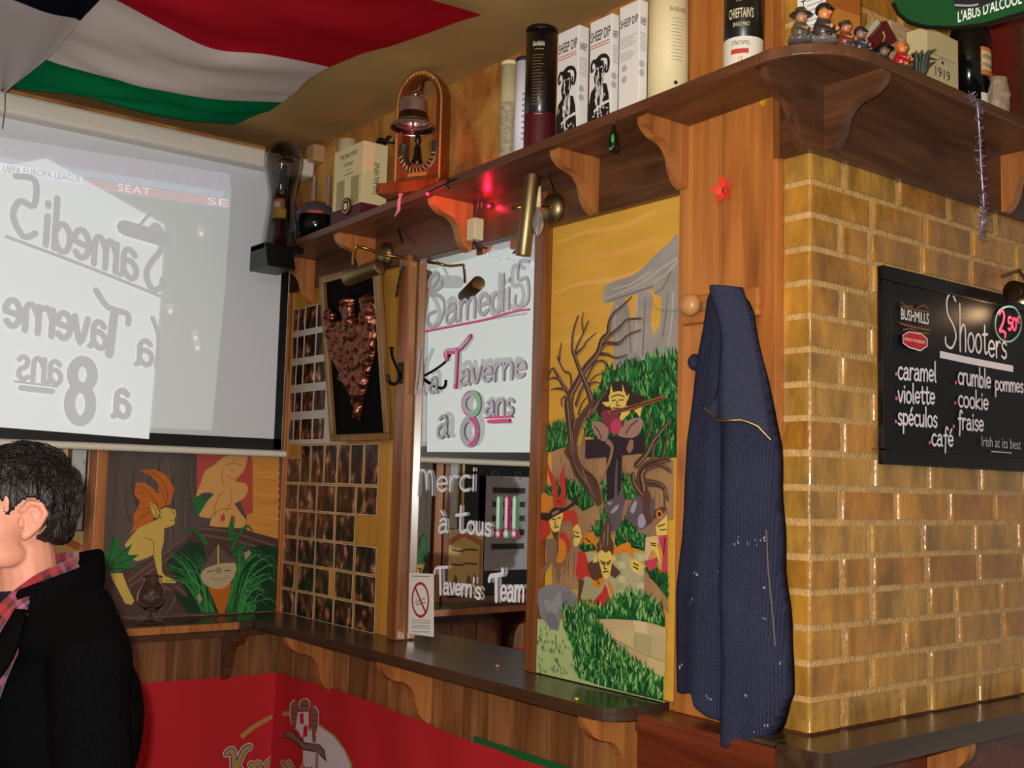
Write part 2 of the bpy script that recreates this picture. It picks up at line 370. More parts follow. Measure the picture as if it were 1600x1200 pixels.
# brick pillar: glazed ochre bricks with proud tooled joints
def brick_wall():
    mb = MB(); rnd = random.Random(5)
    mort = mat('tan_mortar', '#c49c60', .4, noise_amt=.2, noise_scale=30, bump=.5, bump_scale=120, coat=.3)
    bricks = []
    for i in range(7):
        c = ['#a8752a', '#ae7c2e', '#a47026', '#ac8036', '#a06a22', '#af7a2a', '#a87c34'][i]
        bm_ = mat('ochre_glazed_brick_%d' % i, c, .26, noise_amt=.45, noise_scale=13, bump=.6, bump_scale=30, coat=.5, stretch=(1, 1, .55)); bricks.append(bm_)
    x0, x1, y1, z1 = XP-.075, XP, 2.2, CZ
    mb.box((x0, .003, 1.08), (x1-.003, y1, z1), mort)
    h = .075; k = -1; z = 1.083
    while z < z1:
        zt = min(z+h-.015, z1); k += 1
        # header shown on the narrow front face, and the run along the side
        ln = .235 if k % 2 else .125
        L0 = ln+rnd.uniform(-.008, .008)
        y = 0
        first = True
        while y < y1:
            L = L0 if first else (.225+rnd.uniform(-.012, .012) if rnd.random() < .86 else .115)
            ye = min(y+L-.019, y1); d = .0025+rnd.uniform(0, .002); bmt = rnd.choice(bricks)
            lo = (x0 if first else x1-.06, y if not first else -.0015, z+rnd.uniform(-.001, .001)); hi = (x1+d, ye, zt+rnd.uniform(-.001, .001))
            # rounded brick: inset front
            b = .005
            if first:
                vs = []
                for (xx, yy, ins) in ((x0+.004, -.0015+.004, 1),):
                    pass
                P = [(x0+.003, .01), (x0+.003, -.003), (x1-.003, -.003), (x1+d, .002), (x1+d, ye-b), (x1-.002, ye), (x1-.05, ye), (x1-.05, .01)]
            else:
                P = [(x1-.05, y), (x1-.002, y), (x1+d, y+b), (x1+d, ye-b), (x1-.002, ye), (x1-.05, ye)]
            n = len(P); vs = [(px_, py_, lo[2]) for px_, py_ in P]+[(px_, py_, hi[2]) for px_, py_ in P]
            mb.add(vs, [list(range(n))[::-1], list(range(n, 2*n))], bmt); mb.add(vs, [(i, (i+1) % n, n+(i+1) % n, n+i) for i in range(n)], bmt)
            y = ye+.019; first = False
        z += h
    o = mb.build('wall_right', bevel=.004, segs=2); struct(o, 'ochre glazed brick pillar with pale tooled joints')
brick_wall()
m = MB(); m.box((XP-.075, 0, 0), (XP, 2.2, 1.08), REDW); struct(m.build('wall_pillar'))
# wainscot boards below the counter: tongue and groove strips
m = MB(); x = 0
while x < 2.05:
    m.box((x+.0015, -.002, 0), (x+.1335, .012, 1.05), WAINS); x += .135
struct(m.build('trim_1', bevel=.002), 'pine wainscot boards under the counter of the back wall')
m = MB(); y = -.0
while y > -3.2:
    m.box((-.004, y-.1335, 0), (.002, y-.0015, 1.05), WAINS_Y); y -= .135
struct(m.build('trim_2', bevel=.002), 'pine wainscot boards under the counter of the left wall')
# dark fascia boards under the shelf
m = MB(); m.box((0, -.02, 2.318), (2.088, .0, 2.495), FASC); struct(m.build('trim_3', bevel=.002), 'dark stained board under the shelf on the back wall')
m = MB(); m.box((XP, -.02, 2.338), (XP+.02, 2.0, 2.5), FASC_Y); m.box((2.392, -.02, 2.338), (XP, 0, 2.5), FASC); struct(m.build('trim_4', bevel=.002), 'dark stained board under the shelf on the brick pillar')
# honey pine boards of the pillar
m = MB(); m.box((2.088, -.02, 1.065), (2.2240, .012, CZ), PINE); m.box((2.2260, -.02, 1.065), (2.372, .012, CZ), PINE); m.box((2.373, -.026, 1.065), (2.391, .012, 2.338), PINE)
struct(m.build('trim_5', bevel=.003), 'honey pine boards covering the pillar')
# posts either side of the mirror, strip in the corner, strip beside the pinned photographs
m = MB(); m.box((.832, -.038, 1.08), (.893, 0, 2.34), TRIM); struct(m.build('trim_6', bevel=.006), 'varnished post left of the mirror')
m = MB(); m.box((1.538, -.03, 1.08), (1.583, 0, 2.42), TRIM); struct(m.build('trim_7', bevel=.004), 'varnished post right of the mirror')
m = MB(); m.box((.0, -.012, 1.08), (.02, 0, 2.32), PINE); struct(m.build('trim_8'), 'thin pine strip in the corner')
m = MB(); m.box((.0, -.765, 1.08), (.03, -.735, 2.6), TRIM); m.box((.0, -.733, 1.08), (.022, -.692, 2.6), PINE); struct(m.build('trim_9', bevel=.003), 'pine post between the window and the elf mural')
# window left of the post: dark pane, yellow bead, brown sash
m = MB()
m.box((-.003, -2.3, 1.08), (.002, -.765, 2.7), mat('night_pane', '#060708', .06))
struct(m.build('window_1'), 'dark window pane on the left wall')
m = MB(); m.box((.002, -.845, 1.12), (.02, -.832, 2.6), mat('yellow_bead', '#d8b060', .4)); m.box((.002, -.831, 1.385), (.012, -.8, 2.6), FASC); m.box((.002, -2.3, 1.08), (.02, -.765, 1.10), TRIM)
struct(m.build('trim_10'), 'yellow bead and brown sash bar of the window')
# ================================================================ counter ledge
def rounded(pts_r):
    out = []
    n = len(pts_r)
    for i in range(n):
        p = Vector(pts_r[i][:2]); r = pts_r[i][2]; a = Vector(pts_r[i-1][:2]); b = Vector(pts_r[(i+1) % n][:2])
        if not r: out.append((p.x, p.y)); continue
        u, v = (a-p).normalized(), (b-p).normalized(); s, e = p+u*r, p+v*r
        for k in range(9):
            t = k/8; q = s*(1-t)**2 + p*2*t*(1-t) + e*t*t; out.append((q.x, q.y))
    return out
def bracket(name, parent, base, out_dir, depth, height, thick, material):
    """S-curved shelf bracket: base = top back point, out_dir = direction away from the wall"""
    o = Vector(base); d = Vector(out_dir); t = Vector((-d.y, d.x, 0))*thick
    prof = [(0, 0), (1, 0), (1, -.05)]+[(p.x, p.y) for p in smooth([(1, -.05, 0), (.95, -.17, 0), (.78, -.29, 0), (.52, -.36, 0), (.36, -.52, 0), (.30, -.72, 0), (.2, -.9, 0), (.06, -1, 0)], 5)][1:]+[(0, -1)]
    P = [o + d*(a*depth) + Vector((0, 0, b*height)) - t*.5 for a, b in prof]
    mb = MB(); mb.prism(P, t, material); return mb.build(name, parent, bevel=.003, segs=1)
t = thing('counter_ledge', (.9, -.1, 1.05), 'dark oak drinks counter running along the back and left walls', 'counter')
out = rounded([(.0, -.2, 0), (.0, -3.0, 0), (.2, -3.0, .02), (.2, -.2, 0)])
m = MB(); m.prism([(a, b, 1.05) for a, b in out], (0, 0, .03), LEDGE_Y); m.build('worktop', t, bevel=.004)
out = rounded([(.0, -.001, 0), (.0, -.2, 0), (2.06, -.2, .09), (2.06, -.001, 0)])
m = MB(); m.prism([(a, b, 1.05) for a, b in out], (0, 0, .03), LEDGE); m.build('worktop', t, bevel=.004)
m = MB(); m.box((.2005, -3.0, 1.051), (.206, -.26, 1.076), BRK); m.build('front_edge', t)
m = MB(); m.box((.03, -.03, 1.0), (2.05, -.003, 1.05), FASC); m.build('apron_strip', t); m = MB(); m.box((.003, -3, 1.0), (.03, -.03, 1.05), FASC_Y); m.build('apron_strip', t)
for px_, py_ in ((519, 1019), (671, 1061), (997, 1137)):
    q = on('y', -.004, px_, py_)
    bracket('bracket', t, (q.x, -.004, 1.05), (0, -1, 0), .185, .2, .03, BRK)
for yy in (-.22, -1.1):
    bracket('bracket', t, (.004, yy, 1.05), (1, 0, 0), .16, .21, .03, FASC_Y)
# base of the pillar and its own ledge
m = MB(); m.box((2.066, -.112, 0), (2.5, 0, 1.0645), REDW); m.box((2.066, -.116, .93), (2.5, -.112, 1.06), REDW); o = m.build('trim_11', bevel=.004); struct(o, 'red stained boxed base of the pillar')
t = thing('pillar_ledge', (2.53, .8, 1.03), 'dark ledge running under the brick face of the pillar', 'ledge')
out = rounded([(XP+.001, -.118, 0), (2.585, -.118, .03), (2.585, 2.1, 0), (XP+.001, 2.1, 0)])
m = MB(); m.prism([(a, b, 1.032) for a, b in out], (0, 0, .046), LEDGE_Y); m.box((2.4, -.118, 1.066), (XP+.001, -.001, 1.078), LEDGE_Y); m.build('ledge_board', t, bevel=.008)
bracket('bracket', t, (XP+.001, .46, 1.03), (1, 0, 0), .105, .2, .03, BRK)
# ================================================================ high shelf around the room
def zb(x): return 2.412+.0312*x        # underside; it sags a little to the left
t = thing('wall_shelf', (1.3, -.1, 2.45), 'red brown display shelf on brackets running along the wall and round the pillar', 'shelf')
ZR = zb(2.5)
m = MB(); T = .025
Lx, Rx = .2, 2.47
m.add([(Lx, -.19, zb(Lx)), (Rx, -.19, zb(Rx)), (Rx, -.001, zb(Rx)), (Lx, -.001, zb(Lx)), (Lx, -.19, zb(Lx)+T), (Rx, -.19, zb(Rx)+T), (Rx, -.001, zb(Rx)+T), (Lx, -.001, zb(Lx)+T)],
      [(0,3,2,1),(4,5,6,7),(0,1,5,4),(2,3,7,6),(3,0,4,7),(1,2,6,5)], SHELF)
out = [(Rx, -.19)]+[(p.x, p.y) for p in smooth([(2.50, -.19, 0), (2.565, -.165, 0), (2.615, -.10, 0), (2.635, -.03, 0)], 4)]+[(2.64, 2.0), (XP+.001, 2.0), (XP+.001, -.001), (Rx, -.001)]
m.prism([(a, b, ZR) for a, b in out], (0, 0, T), SHELF_Y)
m.build('shelf_board', t, bevel=.003, weld=True)
for px_, py_, h in ((492, 404, .16), (586, 372, .155), (738, 315, .15), (935, 250, .15), (1075, 180, .155)):
    q = on('y', -.021, px_, py_)
    bracket('bracket', t, (q.x-.012, -.0205, zb(q.x)), (0, -1, 0), .148, h, .032, BRK)
bracket('bracket', t, (2.468, -.0205, ZR), (0, -1, 0), .155, .152, .03, FASC_Y)
bracket('bracket', t, (XP+.0205, .035, ZR), (1, 0, 0), .15, .152, .03, FASC)
bracket('bracket', t, (XP+.0205, .80, ZR), (1, 0, 0), .13, .152, .03, BRK)
# ================================================================ mirror with painted lettering
MIRM = mat('silvered_mirror', '#e8ece8', .0, 1)
def mirror():
    t = thing('mirror', (1.216, 0, 1.08), 'tall wall mirror between varnished posts with hand-painted birthday message', 'mirror')
    m = MB(); m.box((.893, 0, 1.081), (1.54, .01, 2.318), MIRM); m.build('glass', t)
    LAV = mat('lavender_white_paint', '#c4c2d2', .5); PNK = mat('pink_paint', '#e8589c', .5); GRN = mat('mint_paint', '#8fd8a8', .5); WHT = mat('white_glass_paint', '#e9e6ee', .5)
    P = Paint('y', -.0012, -1, 5e-5); c = lambda q: Z(640, 380, 3.527, q); d = lambda q: Z(620, 700, 3.75, q)
    w = .0105
    P.line(c([(178, 205), (168, 245), (130, 262), (108, 235), (115, 190), (145, 168), (160, 190), (115, 262), (110, 285), (150, 285), (185, 315), (188, 370), (165, 435), (120, 465), (94, 430), (108, 392), (140, 378)]), w*1.15, LAV)
    hand(P, 'amedi', *c([(192, 447), (560, 358)]), .062, w, LAV)
    P.line(c([(656, 100), (605, 104), (596, 200), (640, 190), (655, 240), (650, 320), (610, 350), (580, 335), (582, 290)]), w, LAV)
    P.line(c([(85, 487), (250, 455), (400, 425), (580, 375), (656, 365)]), .006, PNK)
    P.flush('painted_word', t)
    P.line(c([(57, 595), (45, 720), (32, 825)]), w*1.2, LAV); P.line(c([(32, 822), (60, 818), (90, 832)]), w, LAV)
    hand(P, 'a', *c([(105, 828), (160, 822)]), .05, w, LAV)
    P.flush('painted_word', t)
    P.line(c([(205, 640), (198, 600), (265, 590), (335, 512)]), w*1.5, PNK); P.line(c([(203, 625), (205, 588), (268, 580), (325, 530)]), w*.9, LAV)
    P.line(c([(262, 590), (252, 790)]), w*1.7, PNK); P.line(c([(258, 600), (250, 770)]), w, LAV)
    hand(P, 'averne', *c([(272, 785), (645, 735)]), .047, w, LAV)
    P.flush('painted_word', t)
    for (cx, cy, rx, ry) in ((342, 885, 42, 58), (332, 1038, 40, 70)):
        ring = [(cx+rx*math.cos(a), cy+ry*math.sin(a)) for a in [i*math.pi/12 for i in range(25)]]
        P.line(c(ring), w*2.0, LAV, sm=0)
        P.line(c([(cx+(rx+12)*math.cos(a)*.98, cy+(ry+10)*math.sin(a)) for a in [math.pi*.55+i*math.pi/12 for i in range(12)]]), .004, PNK if cy < 950 else GRN, sm=0)
        P.line(c([(cx+(rx+2)*math.cos(a), cy+(ry+2)*math.sin(a)) for a in [-math.pi*.45+i*math.pi/12 for i in range(12)]]), w*1.3, GRN if cy < 950 else PNK, sm=0)
    P.flush('painted_number', t)
    hand(P, 'ans', *c([(415, 948), (578, 942)]), .042, w*.9, LAV)
    P.line(c([(418, 962), (565, 954)]), .005, PNK); P.line(c([(437, 983), (548, 978)]), .011, PNK)
    P.flush('painted_word', t)
    hand(P, 'a', *c([(148, 1075), (218, 1065)]), .068, w, LAV)
    P.flush('painted_word', t)
    w = .0085
    P.line(d([(130, 280), (138, 150), (150, 130), (172, 150), (180, 250), (182, 160), (200, 135), (212, 170), (214, 275)]), w, WHT)
    hand(P, 'erci', *d([(232, 255), (470, 248)]), .045, w, WHT)
    P.flush('painted_word', t)
    hand(P, 'à', *d([(245, 498), (308, 490)]), .042, w, WHT); hand(P, 't', *d([(345, 495), (415, 492)]), .052, w*1.2, WHT); hand(P, 'ous', *d([(415, 497), (562, 515)]), .035, w*1.1, WHT)
    P.flush('painted_word', t)
    for x, A, B in ((602, GRN, PNK), (650, PNK, GRN), (697, GRN, PNK)):
        P.line(d([(x, 297), (x-4, 465)]), .018, A, sm=0); P.line(d([(x, 300), (x-4, 460)]), .010, WHT, sm=0)
        q = P.px(d([(x-4, 502)]))[0]; P.disc(q, .0125, B, ry=.0125); P.disc(q, .0075, WHT)
    P.flush('painted_marks', t)
    P.line(d([(228, 735), (238, 705), (270, 700), (303, 698)]), w*1.1, WHT); P.line(d([(262, 700), (264, 855)]), w*1.5, WHT)
    hand(P, 'avern', *d([(278, 852), (450, 872)]), .033, w, WHT); hand(P, "'s", *d([(450, 872), (503, 888)]), .033, w, WHT)
    P.flush('painted_word', t)
    P.line(d([(550, 778), (560, 750), (600, 745), (628, 735), (628, 712)]), w*1.6, WHT); P.line(d([(592, 745), (592, 893)]), w*1.8, WHT)
    hand(P, 'eam', *d([(615, 893), (758, 898)]), .042, w*1.1, WHT)
    P.flush('painted_word', t)
    # no smoking notice stuck on the glass
    t2 = thing('no_smoking_sign', (.95, -.003, 1.11), 'white no smoking notice stuck low on the mirror', 'sign')
    P = Paint('y', -.0022, -1, 5e-5); P.poly(d([(72, 730), (210, 738), (210, 1107), (68, 1088)]), WHITE)
    q = P.px(d([(72, 730), (210, 738), (210, 1107), (68, 1088)])); mb = MB(); mb.prism([P.w(p) for p in q], (0, .0012, 0), WHITE); mb.build('card', t2)
    P = Paint('y', -.0023, -1, 5e-5); RED = mat('sign_red', '#a82430', .5); GY = mat('print_grey', '#8a8684', .6); BK = mat('print_black', '#1a1818', .6)
    cc = P.px(d([(138, 890)]))[0]; rr = (P.px(d([(186, 890)]))[0][0]-cc[0]); rz = .052
    P.line(d([(110, 905), (165, 880), (166, 905), (115, 918), (110, 905)]), .0025, BK, sm=0)
    P.line(d([(112, 880), (120, 895)]), .002, BK); P.line([(cc[0]+rr*math.cos(i*.2618), cc[1]+rz*math.sin(i*.2618)) for i in range(25)], .0085, RED, px=False, sm=0)
    P.line([(cc[0]-rr*.72, cc[1]+rz*.72), (cc[0]+rr*.72, cc[1]-rz*.72)], .0085, RED, px=False)
    for y in (750, 1008, 1022, 1040, 1052, 1075):
        P.line(d([(88, y), (195, y+3)]), .0022 if y != 750 else .003, GY)
    P.mb.build('printed_symbol', t2)
mirror()
# ================================================================ projection screen
def screen():
    t = thing('projection_screen', (.1, -1.2, 1.67), 'large white pull-down projection screen with black border', 'projection screen')
    FAB = mat('screen_fabric', '#cfd3da', .8, spec=.2)
    CASE = mat('white_case', '#d9d2c4', .4)
    m = MB(); m.box((.07, -2.6, 2.75), (.17, .012-.03, 2.818), CASE); m.build('case', t, bevel=.012)
    m = MB(); m.box((.098, -2.55, 1.68), (.1, -.072, 2.76), FAB); m.build('fabric', t)
    m = MB(); m.box((.1, -.106, 1.70), (.1006, -.074, 2.76), BLACK); m.box((.1, -2.55, 1.695), (.1006, -.074, 1.738), BLACK); m.build('border', t)
    m = MB(); m.tube([(.1, -2.57, 1.682), (.1, -.057, 1.682)], .0125, CASE, 12); m.build('bottom_bar', t)
    # projected picture, plus glow and shadows painted for flash bounced off the mirror
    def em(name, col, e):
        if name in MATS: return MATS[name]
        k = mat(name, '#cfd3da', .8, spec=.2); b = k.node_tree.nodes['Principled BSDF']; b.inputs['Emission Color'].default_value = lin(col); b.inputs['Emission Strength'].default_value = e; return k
    P = Paint('x', .1008, 1, 5e-5); c = lambda q: Z(0, 180, 2.1818, q)
    FLD = em('projected_green_field', '#bccebe', .17); PATCH = em('painted_mirror_bounce', '#eaf4f0', .36); SHD = em('painted_bounce_shadow', '#c4ccc8', .14)  # PATCH glows in place of bounced flash, SHD paints the shadows in it
    P.poly(c([(-700, 60), (790, 245), (765, 620), (722, 1075), (-700, 1010)]), FLD)
    CROWD = [em('projected_crowd_%d' % i, k, .16) for i, k in enumerate(['#c8b8d0', '#d8c8cc', '#b0a8c0', '#d0d0dc'])]
    P.poly(c([(-700, -40), (785, 200), (785, 262), (-700, 40)]), CROWD[0])
    rnd = random.Random(3); P.k += 1
    for i in range(260):
        x = rnd.uniform(-100, 780); y = rnd.uniform(0, 1); yy = 105+x*.135+y*75
        P.poly(c([(x, yy), (x+rnd.uniform(4, 10), yy+1), (x+rnd.uniform(3, 9), yy+rnd.uniform(5, 9)), (x, yy+6)]), rnd.choice(CROWD), layer=False)
    P.poly(c([(-700, 35), (760, 262), (760, 278), (-700, 60)]), em('projected_blue_band', '#b8c8e0', .3))
    P.poly(c([(292, 222), (782, 290), (780, 314), (305, 246)]), em('projected_red_band', '#e09ca0', .33))
    P.text('SEAT', *c([(400, 258), (512, 275)]), .026, em('projected_pale_text', '#f0e0e0', .5)); P.text('SE', *c([(705, 303), (775, 312)]), .026, em('projected_pale_text', '#f0e0e0', .5))
    for x, y in ((685, 395), (580, 660), (665, 750), (340, 400), (672, 785)):
        P.poly(c([(x-7, y-16), (x+6, y-14), (x+8, y+6), (x+3, y+16), (x-6, y+12)]), em('projected_player', '#e0b8bc', .3)); P.poly(c([(x-6, y+4), (x+7, y+4), (x+5, y+16), (x-5, y+16)]), em('projected_pale_text', '#f0e0e0', .5))
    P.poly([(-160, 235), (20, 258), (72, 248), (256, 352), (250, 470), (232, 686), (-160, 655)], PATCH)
    P.poly(c([(-60, 152), (280, 212), (280, 236), (-60, 182)]), em('projected_white_band', '#e8ecf4', .5))
    P.text('UEFA EUROPA LEAGUE', *c([(8, 192), (272, 230)]), .022, em('projected_blue_text', '#8090b0', .1))
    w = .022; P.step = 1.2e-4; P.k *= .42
    hand(P, 'S', *c([(556, 600), (478, 588)]), .118, w, SHD); hand(P, 'amedi', *c([(468, 566), (140, 438)]), .098, w, SHD); hand(P, '5', *c([(130, 425), (25, 405)]), .122, w, SHD)  # shadows of the mirror's lettering, painted in reverse
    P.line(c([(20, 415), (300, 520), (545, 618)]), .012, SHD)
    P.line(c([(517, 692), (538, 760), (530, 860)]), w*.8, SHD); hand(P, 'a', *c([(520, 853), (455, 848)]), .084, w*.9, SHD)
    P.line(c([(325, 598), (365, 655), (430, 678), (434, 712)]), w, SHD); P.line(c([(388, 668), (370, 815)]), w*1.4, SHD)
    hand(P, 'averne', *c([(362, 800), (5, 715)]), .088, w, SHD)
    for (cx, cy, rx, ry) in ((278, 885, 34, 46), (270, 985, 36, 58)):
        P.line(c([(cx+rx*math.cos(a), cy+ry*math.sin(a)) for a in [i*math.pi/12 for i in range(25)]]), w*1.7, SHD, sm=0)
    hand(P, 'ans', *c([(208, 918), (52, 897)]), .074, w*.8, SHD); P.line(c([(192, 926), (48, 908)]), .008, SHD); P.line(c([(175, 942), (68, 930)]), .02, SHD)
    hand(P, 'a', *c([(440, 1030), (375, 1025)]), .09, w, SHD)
    P.line(c([(420, 385), (555, 425)]), .055, SHD); P.line(c([(470, 380), (500, 345), (520, 330)]), .012, SHD)  # painted shadow of the picture lamp
    o = P.mb.build('picture_and_painted_bounce', t); o['label'] = 'faint football broadcast with painted patch of mirror-bounced flash and writing shadows'
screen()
# ================================================================ pinned photographs
def photo_mat():
    m = bpy.data.materials.new('party_snapshot'); m.use_nodes = True; nt = m.node_tree; N, L = nt.nodes, nt.links; b = N['Principled BSDF']
    g = N.new('ShaderNodeNewGeometry'); oi = N.new('ShaderNodeObjectInfo')
    n = N.new('ShaderNodeTexNoise'); n.noise_dimensions = '4D'; n.inputs['Scale'].default_value = 26; n.inputs['Detail'].default_value = 3
    mp = N.new('ShaderNodeMapping'); mp.inputs['Scale'].default_value = (1.2, 1, .75); L.new(g.outputs['Position'], mp.inputs[0]); L.new(mp.outputs[0], n.inputs['Vector'])
    mu = N.new('ShaderNodeMath'); mu.operation = 'MULTIPLY'; mu.inputs[1].default_value = 40; L.new(oi.outputs['Random'], mu.inputs[0]); L.new(mu.outputs[0], n.inputs['W'])
    r = N.new('ShaderNodeValToRGB'); r.color_ramp.interpolation = 'LINEAR'; e = r.color_ramp.elements
    e[0].position = .3; e[0].color = lin('#0c0806'); e[1].position = .78; e[1].color = lin('#e0cdb4')
    for p, c in ((.45, '#22140e'), (.52, '#4a2c1c'), (.58, '#6a3a24'), (.63, '#9a6a48'), (.68, '#b08c70')): k = e.new(p); k.color = lin(c)
    L.new(n.outputs['Fac'], r.inputs[0])
    n2 = N.new('ShaderNodeTexNoise'); n2.noise_dimensions = '4D'; n2.inputs['Scale'].default_value = 22; L.new(g.outputs['Position'], n2.inputs['Vector']); L.new(mu.outputs[0], n2.inputs['W'])
    hs = N.new('ShaderNodeMix'); hs.data_type = 'RGBA'; hs.blend_type = 'SOFT_LIGHT'; hs.inputs[0].default_value = .8; L.new(r.outputs[0], hs.inputs[6]); L.new(n2.outputs['Color'], hs.inputs[7])
    L.new(hs.outputs[2], b.inputs['Base Color']); b.inputs['Roughness'].default_value = .3
    return m
SNAP = photo_mat(); EDGE = mat('photo_paper_white', '#d8d2c4', .4)
def photo(x0, x1, z0, z1, label, group, y=-.0045):
    mb = MB(); bd = .0016
    mb.box((x0, y, z0), (x1, y+.0005, z1), EDGE)
    mb.add([(x0+bd, y-.0002, z0+bd), (x1-bd, y-.0002, z0+bd), (x1-bd, y-.0002, z1-bd), (x0+bd, y-.0002, z1-bd)], [(0, 1, 2, 3)], SNAP)
    tag(mb.build('photograph'), label, 'photograph', group)
ORD = ['first', 'second', 'third', 'fourth', 'fifth', 'sixth', 'seventh']
def photos():
    PB = wood('pin_board_veneer', '#a06a24', '#b8812f', '#c8923c', 'z', .5, .5, 0, 0)
    mb = MB(); mb.box((.0205, -.0025, 1.081), (.831, .0, 2.317), PB); tag(mb.build('pin_board'), 'tall yellow wood board carrying pinned photographs in the corner', 'board')
    mb = MB(); q0 = on('y', 0, *Z(420, 380, 3.75, [(100, 1180)])[0]); q1 = on('y', 0, *Z(420, 380, 3.75, [(330, 350)])[0])
    mb.box((.024, -.0034, q0.z), (.47, -.0026, q1.z), mat('grey_white_paper', '#b9b2a4', .6)); tag(mb.build('paper_sheet'), 'large white backing sheet behind the upper photographs', 'paper')
    c = lambda a, b: on('y', 0, 420+a/3.75, 380+b/3.75)
    xs = [c(a, 760).x for a in (104, 164, 168, 204, 209, 272, 277, 345)]; xs += [xs[-1]+.012, xs[-1]+.09]
    zs = [c(110, b).z for b in (402, 530, 560, 688, 722, 840, 880, 996, 1036, 1156)]
    for r in range(5):
        for k in range(4):
            photo(xs[2*k], xs[2*k+1], zs[2*r+1], zs[2*r], 'small snapshot on white sheet, %s from the corner, %s row' % (ORD[k], ORD[r]), 'snapshots on the white sheet')
    c = lambda a, b: on('y', 0, 420+a/3.529, 680+b/3.529)
    rows = [(60, 258, [(182, 233), (240, 308), (315, 380), (387, 452), (458, 525), (535, 610)], 170), (268, 405, [(84, 166), (170, 268), (275, 372), (380, 485), (492, 603)], 340), (412, 550, [(82, 165), (168, 262), (268, 365), (375, 480)], 490), (560, 693, [(72, 160), (166, 260), (265, 365), (370, 475), (485, 600)], 640), (702, 836, [(68, 145), (164, 255), (262, 340), (372, 468), (482, 597)], 780), (845, 976, [(66, 152), (160, 250), (260, 360), (367, 470), (480, 592)], 940)]
    for r, (a, b, cols, ym) in enumerate(rows):
        z1, z0 = c(80, a).z, c(80, b).z
        if r == 0: photo(c(94, 200).x, c(180, 200).x, z0, c(94, 126).z, 'short dark snapshot of lower collage, first from the corner, top row', 'snapshots of the lower collage')
        for k, (p, q) in enumerate(cols):
            photo(c(p, ym).x, c(q, ym).x, z0, z1, 'dark party snapshot of lower collage, %s from the corner, %s row' % (ORD[k+(1 if r == 0 else 0)], ORD[r]), 'snapshots of the lower collage')
photos()
